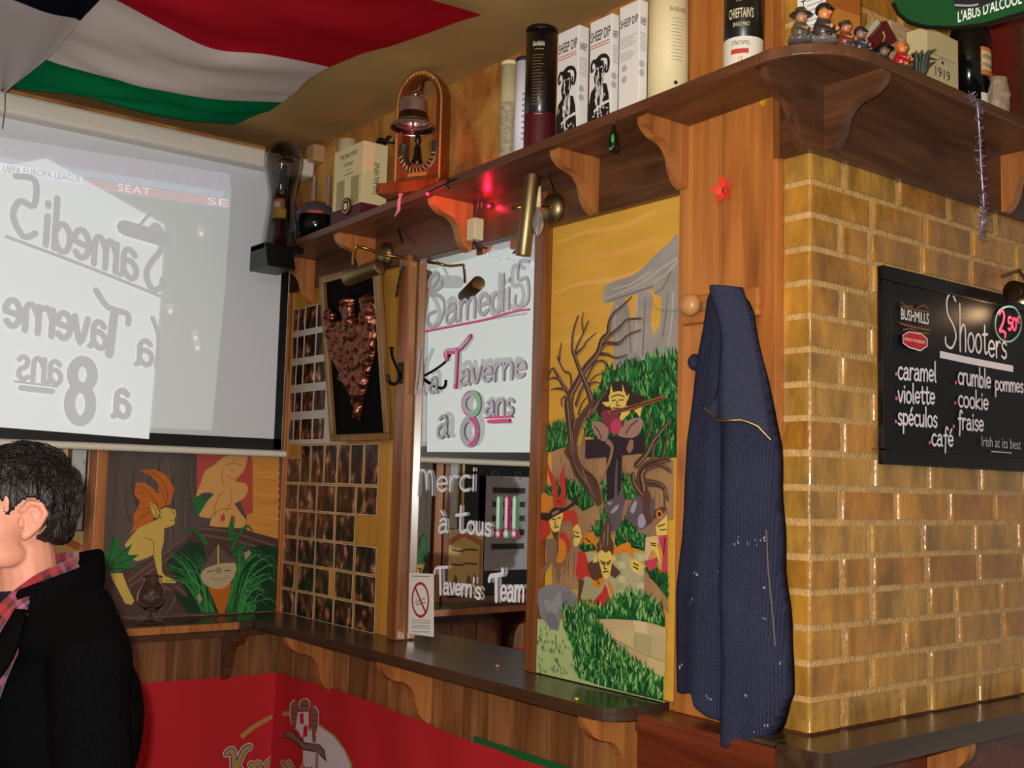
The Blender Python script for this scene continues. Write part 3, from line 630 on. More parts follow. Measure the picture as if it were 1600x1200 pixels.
# ================================================================ chalkboard on the bricks
def chalkboard():
    t = thing('chalkboard', (XP+.02, .6, 1.658), 'black framed chalk menu board listing shooters on the brick pillar', 'chalkboard')
    X = XP+.0215; m = MB(); y0, y1, z0, z1 = .246, .985, 1.658, 2.12; fw = .034
    m.box((XP+.003, y0+fw*.5, z0+fw*.5), (X-.006, y1-fw*.5, z1-fw*.5), mat('slate_black', '#0d0c0e', .35, spec=.25)); m.build('board', t)
    m = MB(); FR = mat('black_lacquer_frame', '#0b0909', .3, spec=.3)
    for (a, b) in (((y0, z0), (y1, z0+fw)), ((y0, z1-fw), (y1, z1)), ((y0, z0+fw), (y0+fw, z1-fw)), ((y1-fw, z0+fw), (y1, z1-fw))):
        m.box((XP+.003, a[0], a[1]), (X, b[0], b[1]), FR)
    m.build('frame', t, bevel=.003)
    P = Paint('x', X-.0055, 1, 5e-5); c = lambda q: Z(1360, 400, 3.3333, q)
    CH = mat('chalk_white', '#e4e0ea', .7); PK = mat('chalk_pink', '#ff5a92', .7); CY = mat('chalk_cyan', '#7fb2b8', .7); BRN = mat('copper_print', '#7a4a34', .6); RD = mat('label_red', '#c0202c', .6)
    w = .0058
    hand(P, 'S', *c([(385, 475), (462, 482)]), .07, w*1.1, CH); hand(P, 'h', *c([(462, 495), (505, 497)]), .066, w*1.1, CH)
    hand(P, 'oot', *c([(505, 497), (612, 510)]), .048, w*1.1, CH); hand(P, 'ers', *c([(612, 525), (712, 535)]), .042, w*1.1, CH)
    P.line(c([(360, 512), (550, 552), (742, 588)]), .017, CH, cap=False)
    for s, a, b, xh in (('caramel', (140, 640), (342, 655), .026), ('violette', (140, 762), (334, 772), .025), ('spéculos', (138, 878), (345, 892), .025), ('café', (312, 985), (428, 992), .025), ('crumble', (450, 665), (622, 690), .026), ('pommes', (642, 698), (790, 712), .022), ('cookie', (448, 783), (608, 803), .025), ('fraise', (446, 900), (582, 913), .025)):
        hand(P, s, *c([a, b]), xh*1.05, w, CH)
    for q in ((125, 615), (126, 742), (123, 862), (300, 972), (436, 660), (432, 766), (424, 888)):
        P.disc(P.px(c([q]))[0], .0045, PK)
    P.text('BUSHMILLS', *c([(150, 330), (294, 357)]), .026, mat('print_white', '#e8e8e8', .6), bold=.01)
    P.line(c([(145, 265), (200, 275), (298, 295)]), .004, BRN); P.line(c([(145, 352), (220, 372), (298, 388)]), .005, BRN)
    P.line(c([(150, 240), (175, 262), (210, 262)]), .004, BRN); P.line(c([(235, 270), (270, 258), (290, 275)]), .004, BRN)
    P.line(c([(160, 385), (200, 380), (240, 398), (290, 405)]), .004, BRN)
    P.poly(c([(156, 412), (190, 393), (255, 405), (287, 432), (287, 470), (250, 497), (190, 480), (157, 455)]), mat('print_white', '#e8e8e8', .6)); P.poly(c([(159, 414), (190, 398), (254, 410), (284, 435), (284, 467), (250, 491), (192, 475), (160, 452)]), RD)
    P.text('IRISH WHISKEY', *c([(166, 440), (278, 461)]), .0075, mat('print_white', '#e8e8e8', .6))
    P.text('Irish at its best', *c([(568, 990), (772, 1008)]), .026, mat('print_grey_white', '#bdbdbd', .6)); P.line(c([(618, 1018), (722, 1026)]), .003, mat('print_grey_white', '#bdbdbd', .6))
    ring = smooth([(p[0], p[1], 0) for p in c([(650, 300), (690, 268), (740, 272), (772, 330), (765, 400), (720, 445), (670, 435), (640, 380)])], 5, True); P.line([(p.x, p.y) for p in ring]+[(ring[0].x, ring[0].y)], .005, CY, sm=0)
    hand(P, '2', *c([(655, 398), (692, 405)]), .036, .0085, PK); hand(P, ',', *c([(684, 408), (700, 411)]), .03, .007, PK)
    hand(P, '50', *c([(703, 385), (750, 388)]), .02, .0075, PK); hand(P, '€', *c([(748, 352), (766, 355)]), .013, .004, PK)
    P.mb.build('chalk_lettering', t)
chalkboard()
# ================================================================ painted panels
def pm(name, col): return mat('paint_'+name, col, .5, spec=.35)
def goblin_mural():
    t = thing('mural_panel', (1.835, 0, 1.08), 'tall painted panel of goblins, a dead tree and a dolmen under yellow sky', 'mural')
    SKY = mat('paint_yellow_sky', '#d3a03c', .5, noise_amt=.1, noise_scale=5, stretch=(1, 1, 4), spec=.35)
    m = MB(); m.box((1.5835, 0, 1.0825), (2.0875, .011, 2.317), SKY); m.build('panel', t)
    P = Paint('y', -.0003, -1, 4e-5); P.clip = (1.586, 2.085, 1.083, 2.315)
    k = 5.4545
    c1 = lambda q: Z(845, 440, k, q); c2 = lambda q: Z(845, 580, k, q); c3 = lambda q: Z(845, 720, k, q); c4 = lambda q: Z(845, 880, k, q); c0 = lambda q: Z(840, 300, 2.4, q)
    STONE = mat('paint_stone_grey', '#98928a', .5, noise_amt=.16, noise_scale=14); ST2 = pm('stone_light', '#b0aaa0'); ST3 = pm('stone_dark', '#77726e')
    GD, GM, GL, GX = pm('leaf_dark', '#12331c'), pm('leaf_green', '#1f6a30'), pm('leaf_light', '#5f9a4a'), pm('leaf_deep', '#174a24')
    BR, BD, BL = pm('bark_brown', '#573a2e'), pm('bark_dark', '#35221e'), pm('bark_light', '#8a6a54')
    TAN = mat('paint_tan_bank', '#a07a56', .5, noise_amt=.18, noise_scale=16, stretch=(1, 1, .25)); TL = pm('tan_line', '#7a583e')
    SKN, RED, ORG, MAR, PNK = pm('goblin_yellow', '#d8b85a'), pm('goblin_red', '#b8342c'), pm('goblin_orange', '#cc7a24'), pm('goblin_maroon', '#7c3040'), pm('goblin_pink', '#b83a58')
    LINE = pm('ink_line', '#2c1c16'); PUR = pm('purple_rock', '#5c5058'); PUL = pm('purple_rock_light', '#9a90a0'); WOODB = pm('cross_black_brown', '#2c2026')
    for z_, col in ((2.27, '#dca84e'), (2.20, '#d9a04c'), (2.13, '#dda758'), (2.05, '#d89c4a'), (1.98, '#dca850')):
        P.line([(1.6, z_), (1.72, z_+.012), (1.86, z_+.004), (1.98, z_+.02)], .02, pm('sky_streak_'+col[1:], col), px=False, taper=(.4, 1), layer=True)
    # dolmen
    P.poly(c1([(655, 140), (610, 220), (578, 310), (578, 400), (618, 500), (640, 780), (780, 760), (775, 330), (720, 150)]), STONE, 3)
    P.poly(c1([(850, 60), (820, 200), (795, 330), (760, 420), (760, 760), (965, 700), (940, 320), (955, 120)]), STONE, 3)
    P.poly(c1([(1040, 20), (1030, 200), (1010, 390), (950, 470), (952, 690), (1180, 650), (1180, 10)]), STONE, 2)
    P.poly(c0([(245, 412), (252, 355), (300, 330), (350, 315), (400, 280), (450, 228), (500, 185), (527, 160), (527, 352), (500, 388), (455, 392), (430, 366), (400, 372), (360, 388), (310, 402), (270, 415)]), STONE, 2)
    for q in ([(265, 395), (330, 370), (400, 335), (460, 290), (520, 250)], [(280, 365), (350, 345), (420, 300)], [(430, 340), (480, 310), (525, 260)]): P.line(c0(q), .008, ST2, taper=(.3, .8)); 
    for q in ([(260, 412), (320, 392), (380, 372), (430, 355)], [(440, 380), (470, 360), (500, 300)], [(330, 440), (345, 500), (350, 600)], [(405, 400), (400, 500), (395, 610)], [(490, 380), (480, 470), (470, 540)]): P.line(c0(q), .010, ST3, taper=(.4, .6))
    for q in ([(300, 430), (290, 480), (300, 560)], [(375, 400), (372, 500), (365, 600)], [(510, 380), (505, 480), (490, 580)]): P.line(c0(q), .012, ST2, taper=(.5, .3))
    # hill and bushes
    hill = c1([(600, 760), (700, 735), (800, 690), (920, 660), (1050, 650), (1170, 640), (1170, 1500), (930, 1500), (430, 1330), (420, 1150), (480, 930), (520, 840)])
    P.poly(hill, GX); P.grass(hill, 900, [GD, GM, GM, GL, GX], (.02, .04), .008, .35, seed=2)
    P.poly(c2([(110, 690), (250, 640), (400, 640), (620, 720), (800, 700), (930, 740), (1150, 760), (1145, 1260), (960, 1300), (380, 1460), (380, 1860), (110, 1840), (130, 1400), (110, 1000)]), TAN)
    for i in range(46):
        x = random.uniform(130, 1130); y = random.uniform(700, 1150)
        P.line(c2([(x, y), (x+random.uniform(-8, 8), y+random.uniform(60, 160))]), .0022, TL if i % 3 else BL, layer=i % 8 == 0, cap=False)
    for i in range(22):
        x = random.uniform(120, 370); P.line(c3([(x, random.uniform(700, 850)), (x+random.uniform(-10, 10), random.uniform(900, 1060))]), .0022, TL, layer=i % 8 == 0, cap=False)
    for i, (q, n) in enumerate((([(60, 690), (62, 580), (90, 510), (150, 460), (210, 440), (255, 430), (262, 640), (180, 660), (110, 690)], 150), ([(390, 560), (400, 440), (460, 350), (540, 320), (560, 450), (500, 560)], 90))):
        P.poly(c2(q), GX); P.grass(c2(q), n, [GD, GM, GL, GX], (.018, .035), .006, .5, seed=20+i)
    for i, (q, n) in enumerate((([(50, 240), (140, 200), (250, 180), (400, 220), (440, 280), (480, 380), (380, 430), (330, 380), (250, 320), (60, 290)], 190), ([(540, 180), (600, 220), (610, 420), (600, 500), (560, 660), (440, 620), (520, 520), (560, 400)], 110), ([(720, 150), (860, 160), (850, 330), (740, 330)], 90), ([(660, 620), (750, 490), (880, 600), (960, 680), (950, 780), (820, 740), (670, 730)], 170), ([(360, 720), (440, 690), (500, 760), (380, 780)], 40))):
        P.poly(c3(q), GX); P.grass(c3(q), n, [GD, GM, GL, GX], (.012, .026), .0055, .5, seed=30+i)
    # dead tree
    def br(q, a, b, f=c1): P.line(f(q), a, BR, taper=(1, b)); P.line(f([(x+6, y) for x, y in q]), a*.28, BL, taper=(1, b), layer=False); P.line(f([(x-8, y) for x, y in q]), a*.22, BD, taper=(1, b), layer=False)
    for q, a in (([(560, 520), (640, 450), (720, 380), (770, 330), (890, 320)], .013), ([(540, 580), (600, 530), (700, 530), (780, 460), (885, 418)], .014), ([(530, 620), (600, 625), (680, 655), (770, 630)], .012), ([(325, 620), (350, 540), (400, 440), (440, 340)], .010), ([(400, 440), (385, 350), (398, 265)], .006), ([(340, 620), (400, 560), (430, 510), (505, 445)], .010), ([(300, 1000), (220, 880), (170, 790), (135, 745), (100, 810)], .017), ([(190, 830), (140, 825), (100, 840)], .010), ([(230, 920), (170, 915), (125, 925)], .010), ([(300, 950), (290, 800), (240, 770), (200, 700), (175, 640)], .010), ([(195, 690), (200, 600), (215, 520)], .007), ([(340, 1050), (370, 960), (430, 830), (500, 700), (570, 680), (590, 710)], .014), ([(450, 870), (500, 810), (580, 780)], .008), ([(360, 1130), (390, 1040), (440, 980)], .008), ([(440, 900), (500, 860), (545, 875)], .009), ([(245, 980), (215, 1010), (220, 1070)], .008), ([(470, 1120), (540, 1010), (610, 930)], .022)):
        br(q, a, .35)
    br([(300, 1200), (285, 1000), (340, 880), (420, 740), (520, 620), (560, 500), (610, 450), (620, 360), (660, 280), (740, 210), (815, 135)], .030, .16)
    br([(430, 1150), (470, 1040), (430, 900), (380, 780), (330, 650), (305, 570), (320, 420), (360, 295)], .026, .16)
    P.poly(c2([(245, 230), (240, 330), (260, 480), (270, 620), (235, 690), (280, 760), (330, 900), (420, 1000), (520, 1150), (560, 1100), (520, 930), (440, 850), (390, 800), (350, 700), (360, 560), (420, 380), (500, 290), (480, 240), (400, 330), (330, 420), (300, 330), (290, 230)]), BR, 2)
    for q in ([(265, 260), (285, 450), (300, 640), (330, 800), (430, 950)], [(330, 430), (310, 560), (330, 700)], [(400, 850), (440, 960), (500, 1080)], [(420, 400), (370, 520), (340, 640)]): P.line(c2(q), .006, BL, taper=(.8, .3))
    for q in ([(250, 250), (265, 450), (280, 620)], [(300, 720), (350, 880), (450, 1020)], [(420, 860), (480, 900), (520, 980)], [(310, 430), (320, 560)]): P.line(c2(q), .007, BD, taper=(.8, .4))
    # cross
    P.poly(c2([(600, 555), (735, 555), (730, 900), (722, 1110), (608, 1110), (600, 900)]), WOODB)
    P.poly(c2([(400, 590), (600, 570), (760, 555), (905, 545), (935, 600), (925, 690), (880, 705), (640, 730), (430, 748), (385, 700), (382, 620)]), WOODB, 1)
    P.disc(P.px(c2([(402, 665)]))[0], .009, BL, ry=.042); P.line(c2([(690, 760), (685, 900), (680, 1080)]), .012, PUR, taper=(.4, 1))
    # flute player
    P.poly(c2([(525, 360), (540, 260), (600, 190), (640, 110), (700, 90), (770, 95), (820, 160), (830, 190), (945, 225), (900, 260), (830, 300), (770, 290), (640, 330), (600, 360), (560, 400)]), BD, 2)
    P.poly(c2([(560, 350), (650, 335), (730, 400), (735, 480), (690, 545), (630, 520), (580, 450)]), MAR, 3); P.poly(c2([(650, 430), (710, 410), (725, 480), (680, 540), (640, 510)]), PNK, 3)
    P.poly(c2([(700, 550), (740, 470), (800, 415), (880, 400), (915, 430), (895, 510), (830, 570)]), pm('goblin_breeches', '#9a7468'), 3)
    P.poly(c2([(480, 450), (510, 430), (560, 440), (620, 500), (600, 590), (550, 590), (500, 525)]), pm('goblin_breeches', '#9a7468'), 3)
    P.poly(c2([(800, 590), (830, 590), (830, 660), (795, 700), (775, 660)]), BL, 2)
    P.line(c2([(610, 600), (650, 650), (630, 760), (590, 860), (570, 930)]), .012, BL, taper=(1.2, .4))
    P.poly(c2([(628, 200), (700, 175), (768, 195), (772, 280), (745, 320), (695, 345), (640, 320), (625, 260)]), SKN, 3)
    for q in ([(563, 268), (632, 262), (625, 310), (590, 300)], [(632, 195), (640, 110), (662, 195)], [(740, 190), (738, 110), (765, 200)], [(770, 230), (800, 190), (785, 260)], [(740, 330), (770, 300), (830, 310), (790, 370), (730, 430), (715, 400)], [(840, 335), (905, 310), (890, 400), (860, 360)]): P.poly(c2(q), SKN, 1)
    for q in ([(645, 225), (700, 205), (755, 222)], [(650, 255), (680, 250)], [(715, 250), (750, 248)], [(700, 255), (690, 295), (715, 295)], [(660, 318), (720, 320)], [(870, 420), (800, 480), (770, 540)], [(500, 470), (540, 520), (560, 580)]): P.line(c2(q), .003, LINE)
    P.line(c2([(630, 355), (800, 320), (1090, 228)]), .012, pm('flute_brown', '#8a4a30')); P.line(c2([(640, 360), (1085, 236)]), .003, BD)
    # right tree
    for q, a, b in (([(930, 1220), (915, 1000), (900, 880), (960, 800), (1050, 770), (1150, 750)], .040, .3), ([(860, 800), (950, 700), (1000, 600), (1150, 420)], .020, .4), ([(950, 830), (1060, 800), (1150, 850)], .014, .8), ([(950, 950), (1080, 980), (1130, 1090)], .020, .5), ([(1100, 1000), (1105, 1170)], .009, .6), ([(830, 880), (840, 960), (910, 1060)], .014, 1), ([(1000, 750), (1010, 650), (1060, 580)], .010, .5), ([(1090, 740), (1110, 620), (1150, 520)], .008, .5), ([(960, 560), (985, 440), (950, 330)], .010, .4)): br(q, a, b, c2)
    P.poly(c3([(770, 480), (830, 330), (880, 305), (930, 330), (1000, 320), (1020, 370), (990, 560), (900, 590), (840, 540)]), PUR, 3)
    for q in ([(880, 480), (915, 450), (945, 520), (920, 570), (880, 560)], [(810, 420), (850, 340), (870, 360), (840, 450)]): P.poly(c3(q), PUL, 2)
    P.line(c3([(950, 300), (950, 420), (980, 540)]), .03, BR, taper=(1, .6))
    P.poly(c3([(590, 400), (620, 340), (700, 310), (735, 240), (765, 330), (740, 420), (720, 560), (655, 600), (600, 560), (640, 470)]), PUR, 2)
    for q in ([(640, 440), (680, 390), (720, 370), (700, 420), (660, 450)], [(610, 360), (660, 345), (640, 380)]): P.poly(c3(q), PUL, 1)
    for q in ((578, 432), (590, 540), (575, 350)): P.disc(P.px(c3([q]))[0], .005, RED)
    # stone walls
    SW = pm('pale_stone', '#aaa27c'); SX = pm('pale_stone_light', '#bdb48c'); SJ = pm('stone_joint', '#8f8862')
    P.poly(c3([(440, 780), (670, 780), (940, 780), (940, 1160), (440, 1160)]), SW)
    for x in range(5):
        for y in range(6):
            x0 = 690+x*62+(28 if y % 2 else 0); y0 = 800+y*60
            if (x*7+y*3) % 3 == 0: P.poly(c3([(x0, y0), (x0+54, y0), (x0+54, y0+52), (x0, y0+52)]), SX if (x+y) % 2 else pm('pale_stone_green', '#97986e'), layer=(x == 0))
    P.poly(c3([(930, 900), (1060, 960), (1130, 1200), (1140, 1290), (1000, 1200), (930, 1160)]), TAN)
    q = c3([(935, 920), (990, 930), (1060, 960), (1135, 1000), (1135, 1180), (1060, 1080), (990, 1000)]); P.poly(q, GX); P.grass(q, 110, [GD, GM, GX], (.012, .024), .005, .5, seed=41)
    # horned goblin, left
    P.poly(c3([(45, 290), (100, 278), (140, 350), (120, 430), (45, 430)]), ORG, 2)
    P.poly(c3([(45, 500), (120, 510), (135, 610), (60, 690), (40, 710)]), RED, 1)
    P.poly(c3([(235, 450), (340, 420), (365, 530), (335, 570), (300, 500), (240, 520)]), RED, 2); P.poly(c3([(330, 580), (370, 540), (405, 650), (355, 735), (328, 690), (345, 640)]), SKN, 2)
    P.poly(c3([(95, 670), (200, 650), (210, 760), (180, 800), (170, 910), (150, 850), (80, 960), (60, 940), (100, 850)]), pm('goblin_fur', '#7c6450'), 1)
    P.poly(c3([(205, 660), (265, 690), (265, 800), (240, 865), (180, 860), (205, 770)]), ORG, 2); P.poly(c3([(235, 600), (300, 680), (290, 780), (265, 700), (215, 650)]), RED, 2)
    P.poly(c3([(128, 490), (180, 430), (245, 430), (225, 540), (205, 610), (165, 610), (135, 560)]), SKN, 2); P.poly(c3([(135, 570), (160, 610), (205, 600), (190, 680), (160, 650)]), BR, 1)
    P.poly(c3([(45, 450), (120, 445), (160, 400), (260, 400), (330, 350), (395, 265), (350, 370), (260, 430), (180, 470), (110, 515), (50, 500)]), BD, 1); P.poly(c3([(150, 440), (210, 415), (205, 440), (150, 470)]), BL)
    for q in ([(150, 500), (180, 495)], [(195, 490), (222, 485)], [(180, 510), (172, 545), (190, 548)], [(165, 570), (205, 562)], [(200, 660), (195, 760)], [(345, 600), (380, 620)], [(345, 640), (385, 650)]): P.line(c3(q), .003, LINE)
    P.poly(c3([(115, 20), (130, 80), (175, 150), (200, 290), (215, 370), (165, 385), (150, 230), (115, 100)]), RED, 2); P.poly(c3([(262, 20), (250, 90), (265, 200), (265, 370), (215, 375), (232, 250), (205, 180), (235, 80)]), RED, 2)
    P.poly(c3([(165, 330), (265, 320), (255, 385), (170, 395)]), RED, 1); P.line(c3([(190, 350), (210, 345), (225, 355)]), .003, LINE)
    # springing goblin, centre
    P.poly(c3([(590, 560), (640, 470), (655, 560), (650, 640), (675, 700), (680, 800), (560, 820), (515, 740), (560, 660)]), BR, 1)
    for q in ([(600, 600), (590, 720)], [(630, 540), (625, 720)], [(560, 690), (580, 780)]): P.line(c3(q), .004, BL)
    P.poly(c3([(420, 650), (505, 600), (520, 680), (540, 760), (500, 700), (440, 715)]), ORG, 2); P.poly(c3([(680, 750), (800, 690), (830, 740), (845, 830), (800, 790), (770, 770), (690, 805)]), ORG, 2)
    P.poly(c3([(820, 850), (870, 840), (940, 890), (975, 890), (930, 910), (880, 960), (835, 930)]), SKN, 2)
    P.poly(c3([(375, 775), (425, 775), (460, 860), (500, 1000), (440, 1030), (355, 975), (365, 870)]), RED, 2)
    P.poly(c3([(450, 880), (550, 850), (600, 980), (560, 1010), (500, 1010)]), BR, 2)
    P.poly(c3([(440, 980), (520, 1030), (590, 1100), (560, 1190), (470, 1180), (390, 1200), (380, 1240), (370, 1100)]), pm('goblin_trousers', '#9c9870'), 2)
    P.poly(c3([(380, 1000), (430, 1020), (400, 1150), (380, 1250), (360, 1300), (375, 1130)]), BR, 1)
    P.poly(c3([(488, 1040), (590, 990), (600, 1010), (560, 1075), (510, 1070)]), ORG, 2)
    P.poly(c4([(515, 310), (580, 240), (605, 170), (640, 280), (640, 340), (615, 370), (525, 350)]), RED, 2)
    P.poly(c3([(620, 1000), (660, 1050), (690, 1160), (660, 1140), (640, 1080)]), ORG, 1)
    P.poly(c3([(545, 790), (580, 760), (610, 785), (640, 765), (665, 800), (665, 900), (640, 980), (620, 1005), (590, 990), (565, 900)]), SKN, 2); P.poly(c3([(545, 860), (500, 870), (525, 780)]), SKN); P.poly(c3([(665, 860), (700, 840), (680, 790)]), SKN)
    P.poly(c3([(665, 870), (740, 950), (690, 1000), (650, 970)]), BR, 1)
    for q in ([(570, 850), (600, 870)], [(620, 870), (655, 850)], [(608, 860), (600, 915), (620, 920)], [(590, 945), (635, 940)], [(575, 870), (595, 880)], [(625, 882), (648, 872)], [(850, 870), (890, 890)], [(850, 900), (890, 920)], [(440, 660), (480, 690)], [(540, 1010), (560, 1050)]): P.line(c3(q), .0035, LINE)
    # pink goblin, right
    P.poly(c3([(955, 650), (1060, 640), (1070, 700), (1000, 780), (975, 850), (945, 840)]), pm('goblin_cuff', '#c8a888'), 1)
    P.poly(c3([(1065, 650), (1140, 630), (1140, 945), (1090, 945), (1100, 800)]), PNK, 1); P.poly(c3([(950, 855), (1055, 820), (1060, 850), (1005, 945), (985, 930)]), PNK, 1)
    P.poly(c3([(985, 680), (1030, 670), (1060, 730), (1085, 860), (1075, 870), (1040, 780), (1000, 740)]), SKN, 2); P.poly(c3([(1010, 580), (1140, 450), (1140, 630), (1040, 635)]), SKN, 1)
    P.poly(c3([(1010, 500), (1030, 420), (1100, 390), (1140, 410), (1140, 450)]), BR, 1); P.poly(c3([(870, 600), (940, 580), (1020, 520), (1140, 415), (1140, 460), (1040, 560), (1050, 635), (930, 625)]), BL, 1)
    q = P.px(c3([(1072, 455)]))[0]; P.disc(q, .011, ORG); P.disc(q, .006, BD)
    for q in ([(1060, 560), (1120, 540)], [(1080, 590), (1130, 585)], [(1000, 700), (1040, 705)], [(1005, 715), (1045, 725)], [(1120, 660), (1110, 800)]): P.line(c3(q), .003, LINE)
    # path, rock, grass below
    P.poly(c4([(25, 470), (240, 480), (340, 720), (400, 960), (560, 1030), (880, 1110), (1120, 1170), (1120, 1195), (560, 1080), (15, 965)]), mat('paint_pale_meadow', '#a9b87c', .5, noise_amt=.12, noise_scale=9))
    P.poly(c4([(40, 220), (120, 180), (220, 180), (310, 210), (375, 280), (330, 385), (240, 400), (215, 570), (150, 565), (60, 450), (35, 330)]), pm('rock_grey', '#7f7d82'), 1)
    for q, m_ in (([(85, 300), (160, 330), (230, 220), (235, 320), (200, 430), (110, 410)], '#8f8b8e'), ([(100, 430), (160, 410), (215, 500), (200, 570), (130, 530)], '#716e76'), ([(240, 230), (310, 240), (350, 330), (260, 370)], '#757378')): P.poly(c4(q), pm('rock_'+m_[1:], m_), 1)
    P.poly(c4([(500, 465), (700, 455), (860, 465), (1135, 540), (1125, 975), (990, 910), (850, 830), (700, 690), (600, 570)]), pm('path_stone', '#bba478'))
    for q, m_ in (([(870, 580), (1005, 620), (995, 780), (860, 720)], '#a89a70'), ([(850, 480), (970, 490), (975, 600), (870, 580)], '#cbb78c'), ([(700, 560), (860, 580), (855, 710), (700, 640)], '#c0aa7c'), ([(1010, 620), (1125, 600), (1120, 820), (1000, 780)], '#b4a070'), ([(780, 690), (960, 770), (960, 880), (860, 820), (780, 760)], '#b89c6e'), ([(970, 790), (1120, 840), (1120, 960), (980, 890)], '#c2a878')): P.poly(c4(q), pm('path_'+m_[1:], m_))
    for q in ([(690, 640), (780, 690), (960, 775), (1120, 830)], [(870, 580), (860, 710)], [(1005, 610), (995, 790)], [(780, 690), (785, 770)], [(965, 780), (970, 880)]): P.line(c4(q), .0025, SJ)
    for j in range(60):
        x, y = random.uniform(40, 330), random.uniform(560, 950)
        if x < 60+(y-400)*.75: P.grass(c4([(x-8, y-8), (x+8, y-8), (x+8, y+8), (x-8, y+8)]), 2, [GM, GL, GD], (.008, .018), .003, .4, seed=60+j)
    q = c4([(250, 370), (340, 400), (420, 340), (520, 370), (620, 370), (700, 290), (800, 260), (930, 270), (1040, 340), (1125, 420), (1130, 540), (1000, 500), (880, 480), (700, 470), (520, 470), (600, 570), (700, 690), (870, 820), (1000, 910), (1115, 995), (1112, 1165), (880, 1110), (560, 1030), (380, 960), (345, 720), (265, 540)])
    P.poly(q, GX); P.grass(q, 1300, [GD, GM, GM, GL, GX, pm('leaf_pale', '#8fb468')], (.015, .03), .006, .4, seed=71)
    o = P.mb.build('painting', t)
goblin_mural()
def elf_mural():
    t = thing('mural_panel', (0, -.35, 1.08), 'painted panel of leaf-haired elves and a bearded gnome under the projection screen', 'mural')
    BG = mat('paint_tree_brown', '#54453f', .5, noise_amt=.25, noise_scale=9, stretch=(1, 1.5, .3))
    m = MB(); m.box((-.0035, -.691, 1.0825), (.004, -.021, 2.0), BG); m.build('panel', t)
    m = MB(); m.box((-.003, -.0208, 1.081), (.012, -.0128, 2.0), PINE); m.build('edge_strip', t)
    P = Paint('x', .0043, 1, 4e-5); P.clip = (-.689, -.023, 1.083, 1.99); c = lambda q: Z(140, 700, 4.443, q)
    Y, OL, OR, FL, HR = pm('elf_yellow', '#c8a850'), pm('leaf_orange', '#b8621c'), pm('leaf_orange_dark', '#8f4816'), pm('elf_flesh', '#d09a58'), pm('elf_red_hair', '#b04a40')
    GD, GM, GL, RT, RL = pm('leaf_dark', '#12331c'), pm('leaf_green', '#1f6a30'), pm('leaf_mid', '#3f8a48'), pm('root_brown', '#4e3632'), pm('root_light', '#6b4e46')
    INK = pm('ink_line', '#2c1c16')
    for i in range(30):
        x = random.uniform(170, 740); y = random.uniform(60, 500); P.line(c([(x, y), (x+random.uniform(-20, 20), y+120), (x+random.uniform(-20, 20), y+260)]), random.uniform(.004, .012), pm('bark_%d' % (i % 4), ['#4a3c38', '#62524a', '#3e3230', '#6d5d54'][i % 4]), taper=(.3, .6), layer=i % 5 == 0)
    P.poly(c([(1085, -700), (1330, -700), (1330, 640), (1090, 570)]), mat('paint_orange_sky', '#cf8a3c', .5, noise_amt=.14, noise_scale=8, stretch=(1, .6, 5)))
    for z_ in range(9): P.line(c([(1120, 120+z_*50), (1220, 116+z_*52), (1315, 124+z_*53)]), .008, pm('sky_orange_%d' % (z_ % 3), ['#d88c38', '#d4984c', '#c87e34'][z_ % 3]), taper=(.5, 1))
    P.poly(c([(110, 900), (400, 780), (640, 660), (760, 540), (1000, 550), (1330, 630), (1330, 1170), (110, 1170)]), RT)
    for q in ([(270, 920), (420, 810), (560, 700), (680, 620)], [(280, 960), (470, 820), (640, 700)], [(500, 960), (580, 1000), (580, 1080), (520, 1150)], [(470, 960), (530, 1040), (480, 1150)], [(600, 960), (680, 1030), (770, 1130)], [(760, 560), (960, 580), (1290, 680)], [(760, 600), (1000, 640), (1280, 720)]): P.line(c(q), .014, RL, taper=(.7, .4))
    # red haired figure crouching, seen to the shoulders of the screen
    P.poly(c([(745, -150), (900, -200), (1080, -150), (1130, 100), (1130, 450), (1080, 465), (1040, 360), (900, 300), (770, 270), (740, 330)]), HR)
    P.poly(c([(800, 160), (870, 115), (930, 60), (1085, 30), (1085, 110), (1060, 170), (1010, 230), (1080, 245), (1098, 290), (1070, 350), (1010, 385), (1030, 430), (1085, 500), (1060, 555), (950, 550), (830, 540), (845, 490), (770, 480), (755, 440), (800, 380), (860, 320), (790, 310), (735, 340), (770, 240)]), FL, 2)
    for q in ([(925, 140), (915, 190), (930, 250)], [(900, 320), (870, 400), (865, 470)], [(985, 290), (980, 370), (940, 440)], [(935, 300), (890, 340)], [(1000, 380), (1060, 470)], [(940, 120), (1000, 105), (1060, 125)], [(950, 190), (990, 215), (1030, 200)], [(970, 150), (1000, 155)], [(830, 490), (900, 430), (990, 420)]): P.line(c(q), .003, pm('flesh_line', '#9a6a38'))
    for q in ([(905, 480), (930, 450), (940, 490), (915, 520)], [(990, 470), (1010, 480), (1010, 520), (985, 515)]): P.poly(c(q), HR, 1)
    # leaf haired elf
    P.poly(c([(345, 160), (440, 145), (520, 180), (545, 210), (585, 280), (560, 390), (500, 410), (450, 480), (400, 540), (330, 560), (280, 595), (310, 520), (300, 470), (330, 420), (350, 370), (305, 320), (320, 240), (380, 240), (440, 280), (475, 320), (475, 250), (420, 190)]), OL, 1)
    for q in ([(360, 165), (440, 180), (520, 250), (540, 360)], [(320, 260), (400, 300), (470, 400)], [(480, 260), (510, 320), (530, 400)], [(330, 430), (400, 420), (440, 400)], [(310, 540), (360, 480), (420, 440)], [(420, 150), (470, 200)], [(320, 310), (370, 310)], [(340, 480), (380, 470)]): P.line(c(q), .0045, OR, taper=(.5, 1))
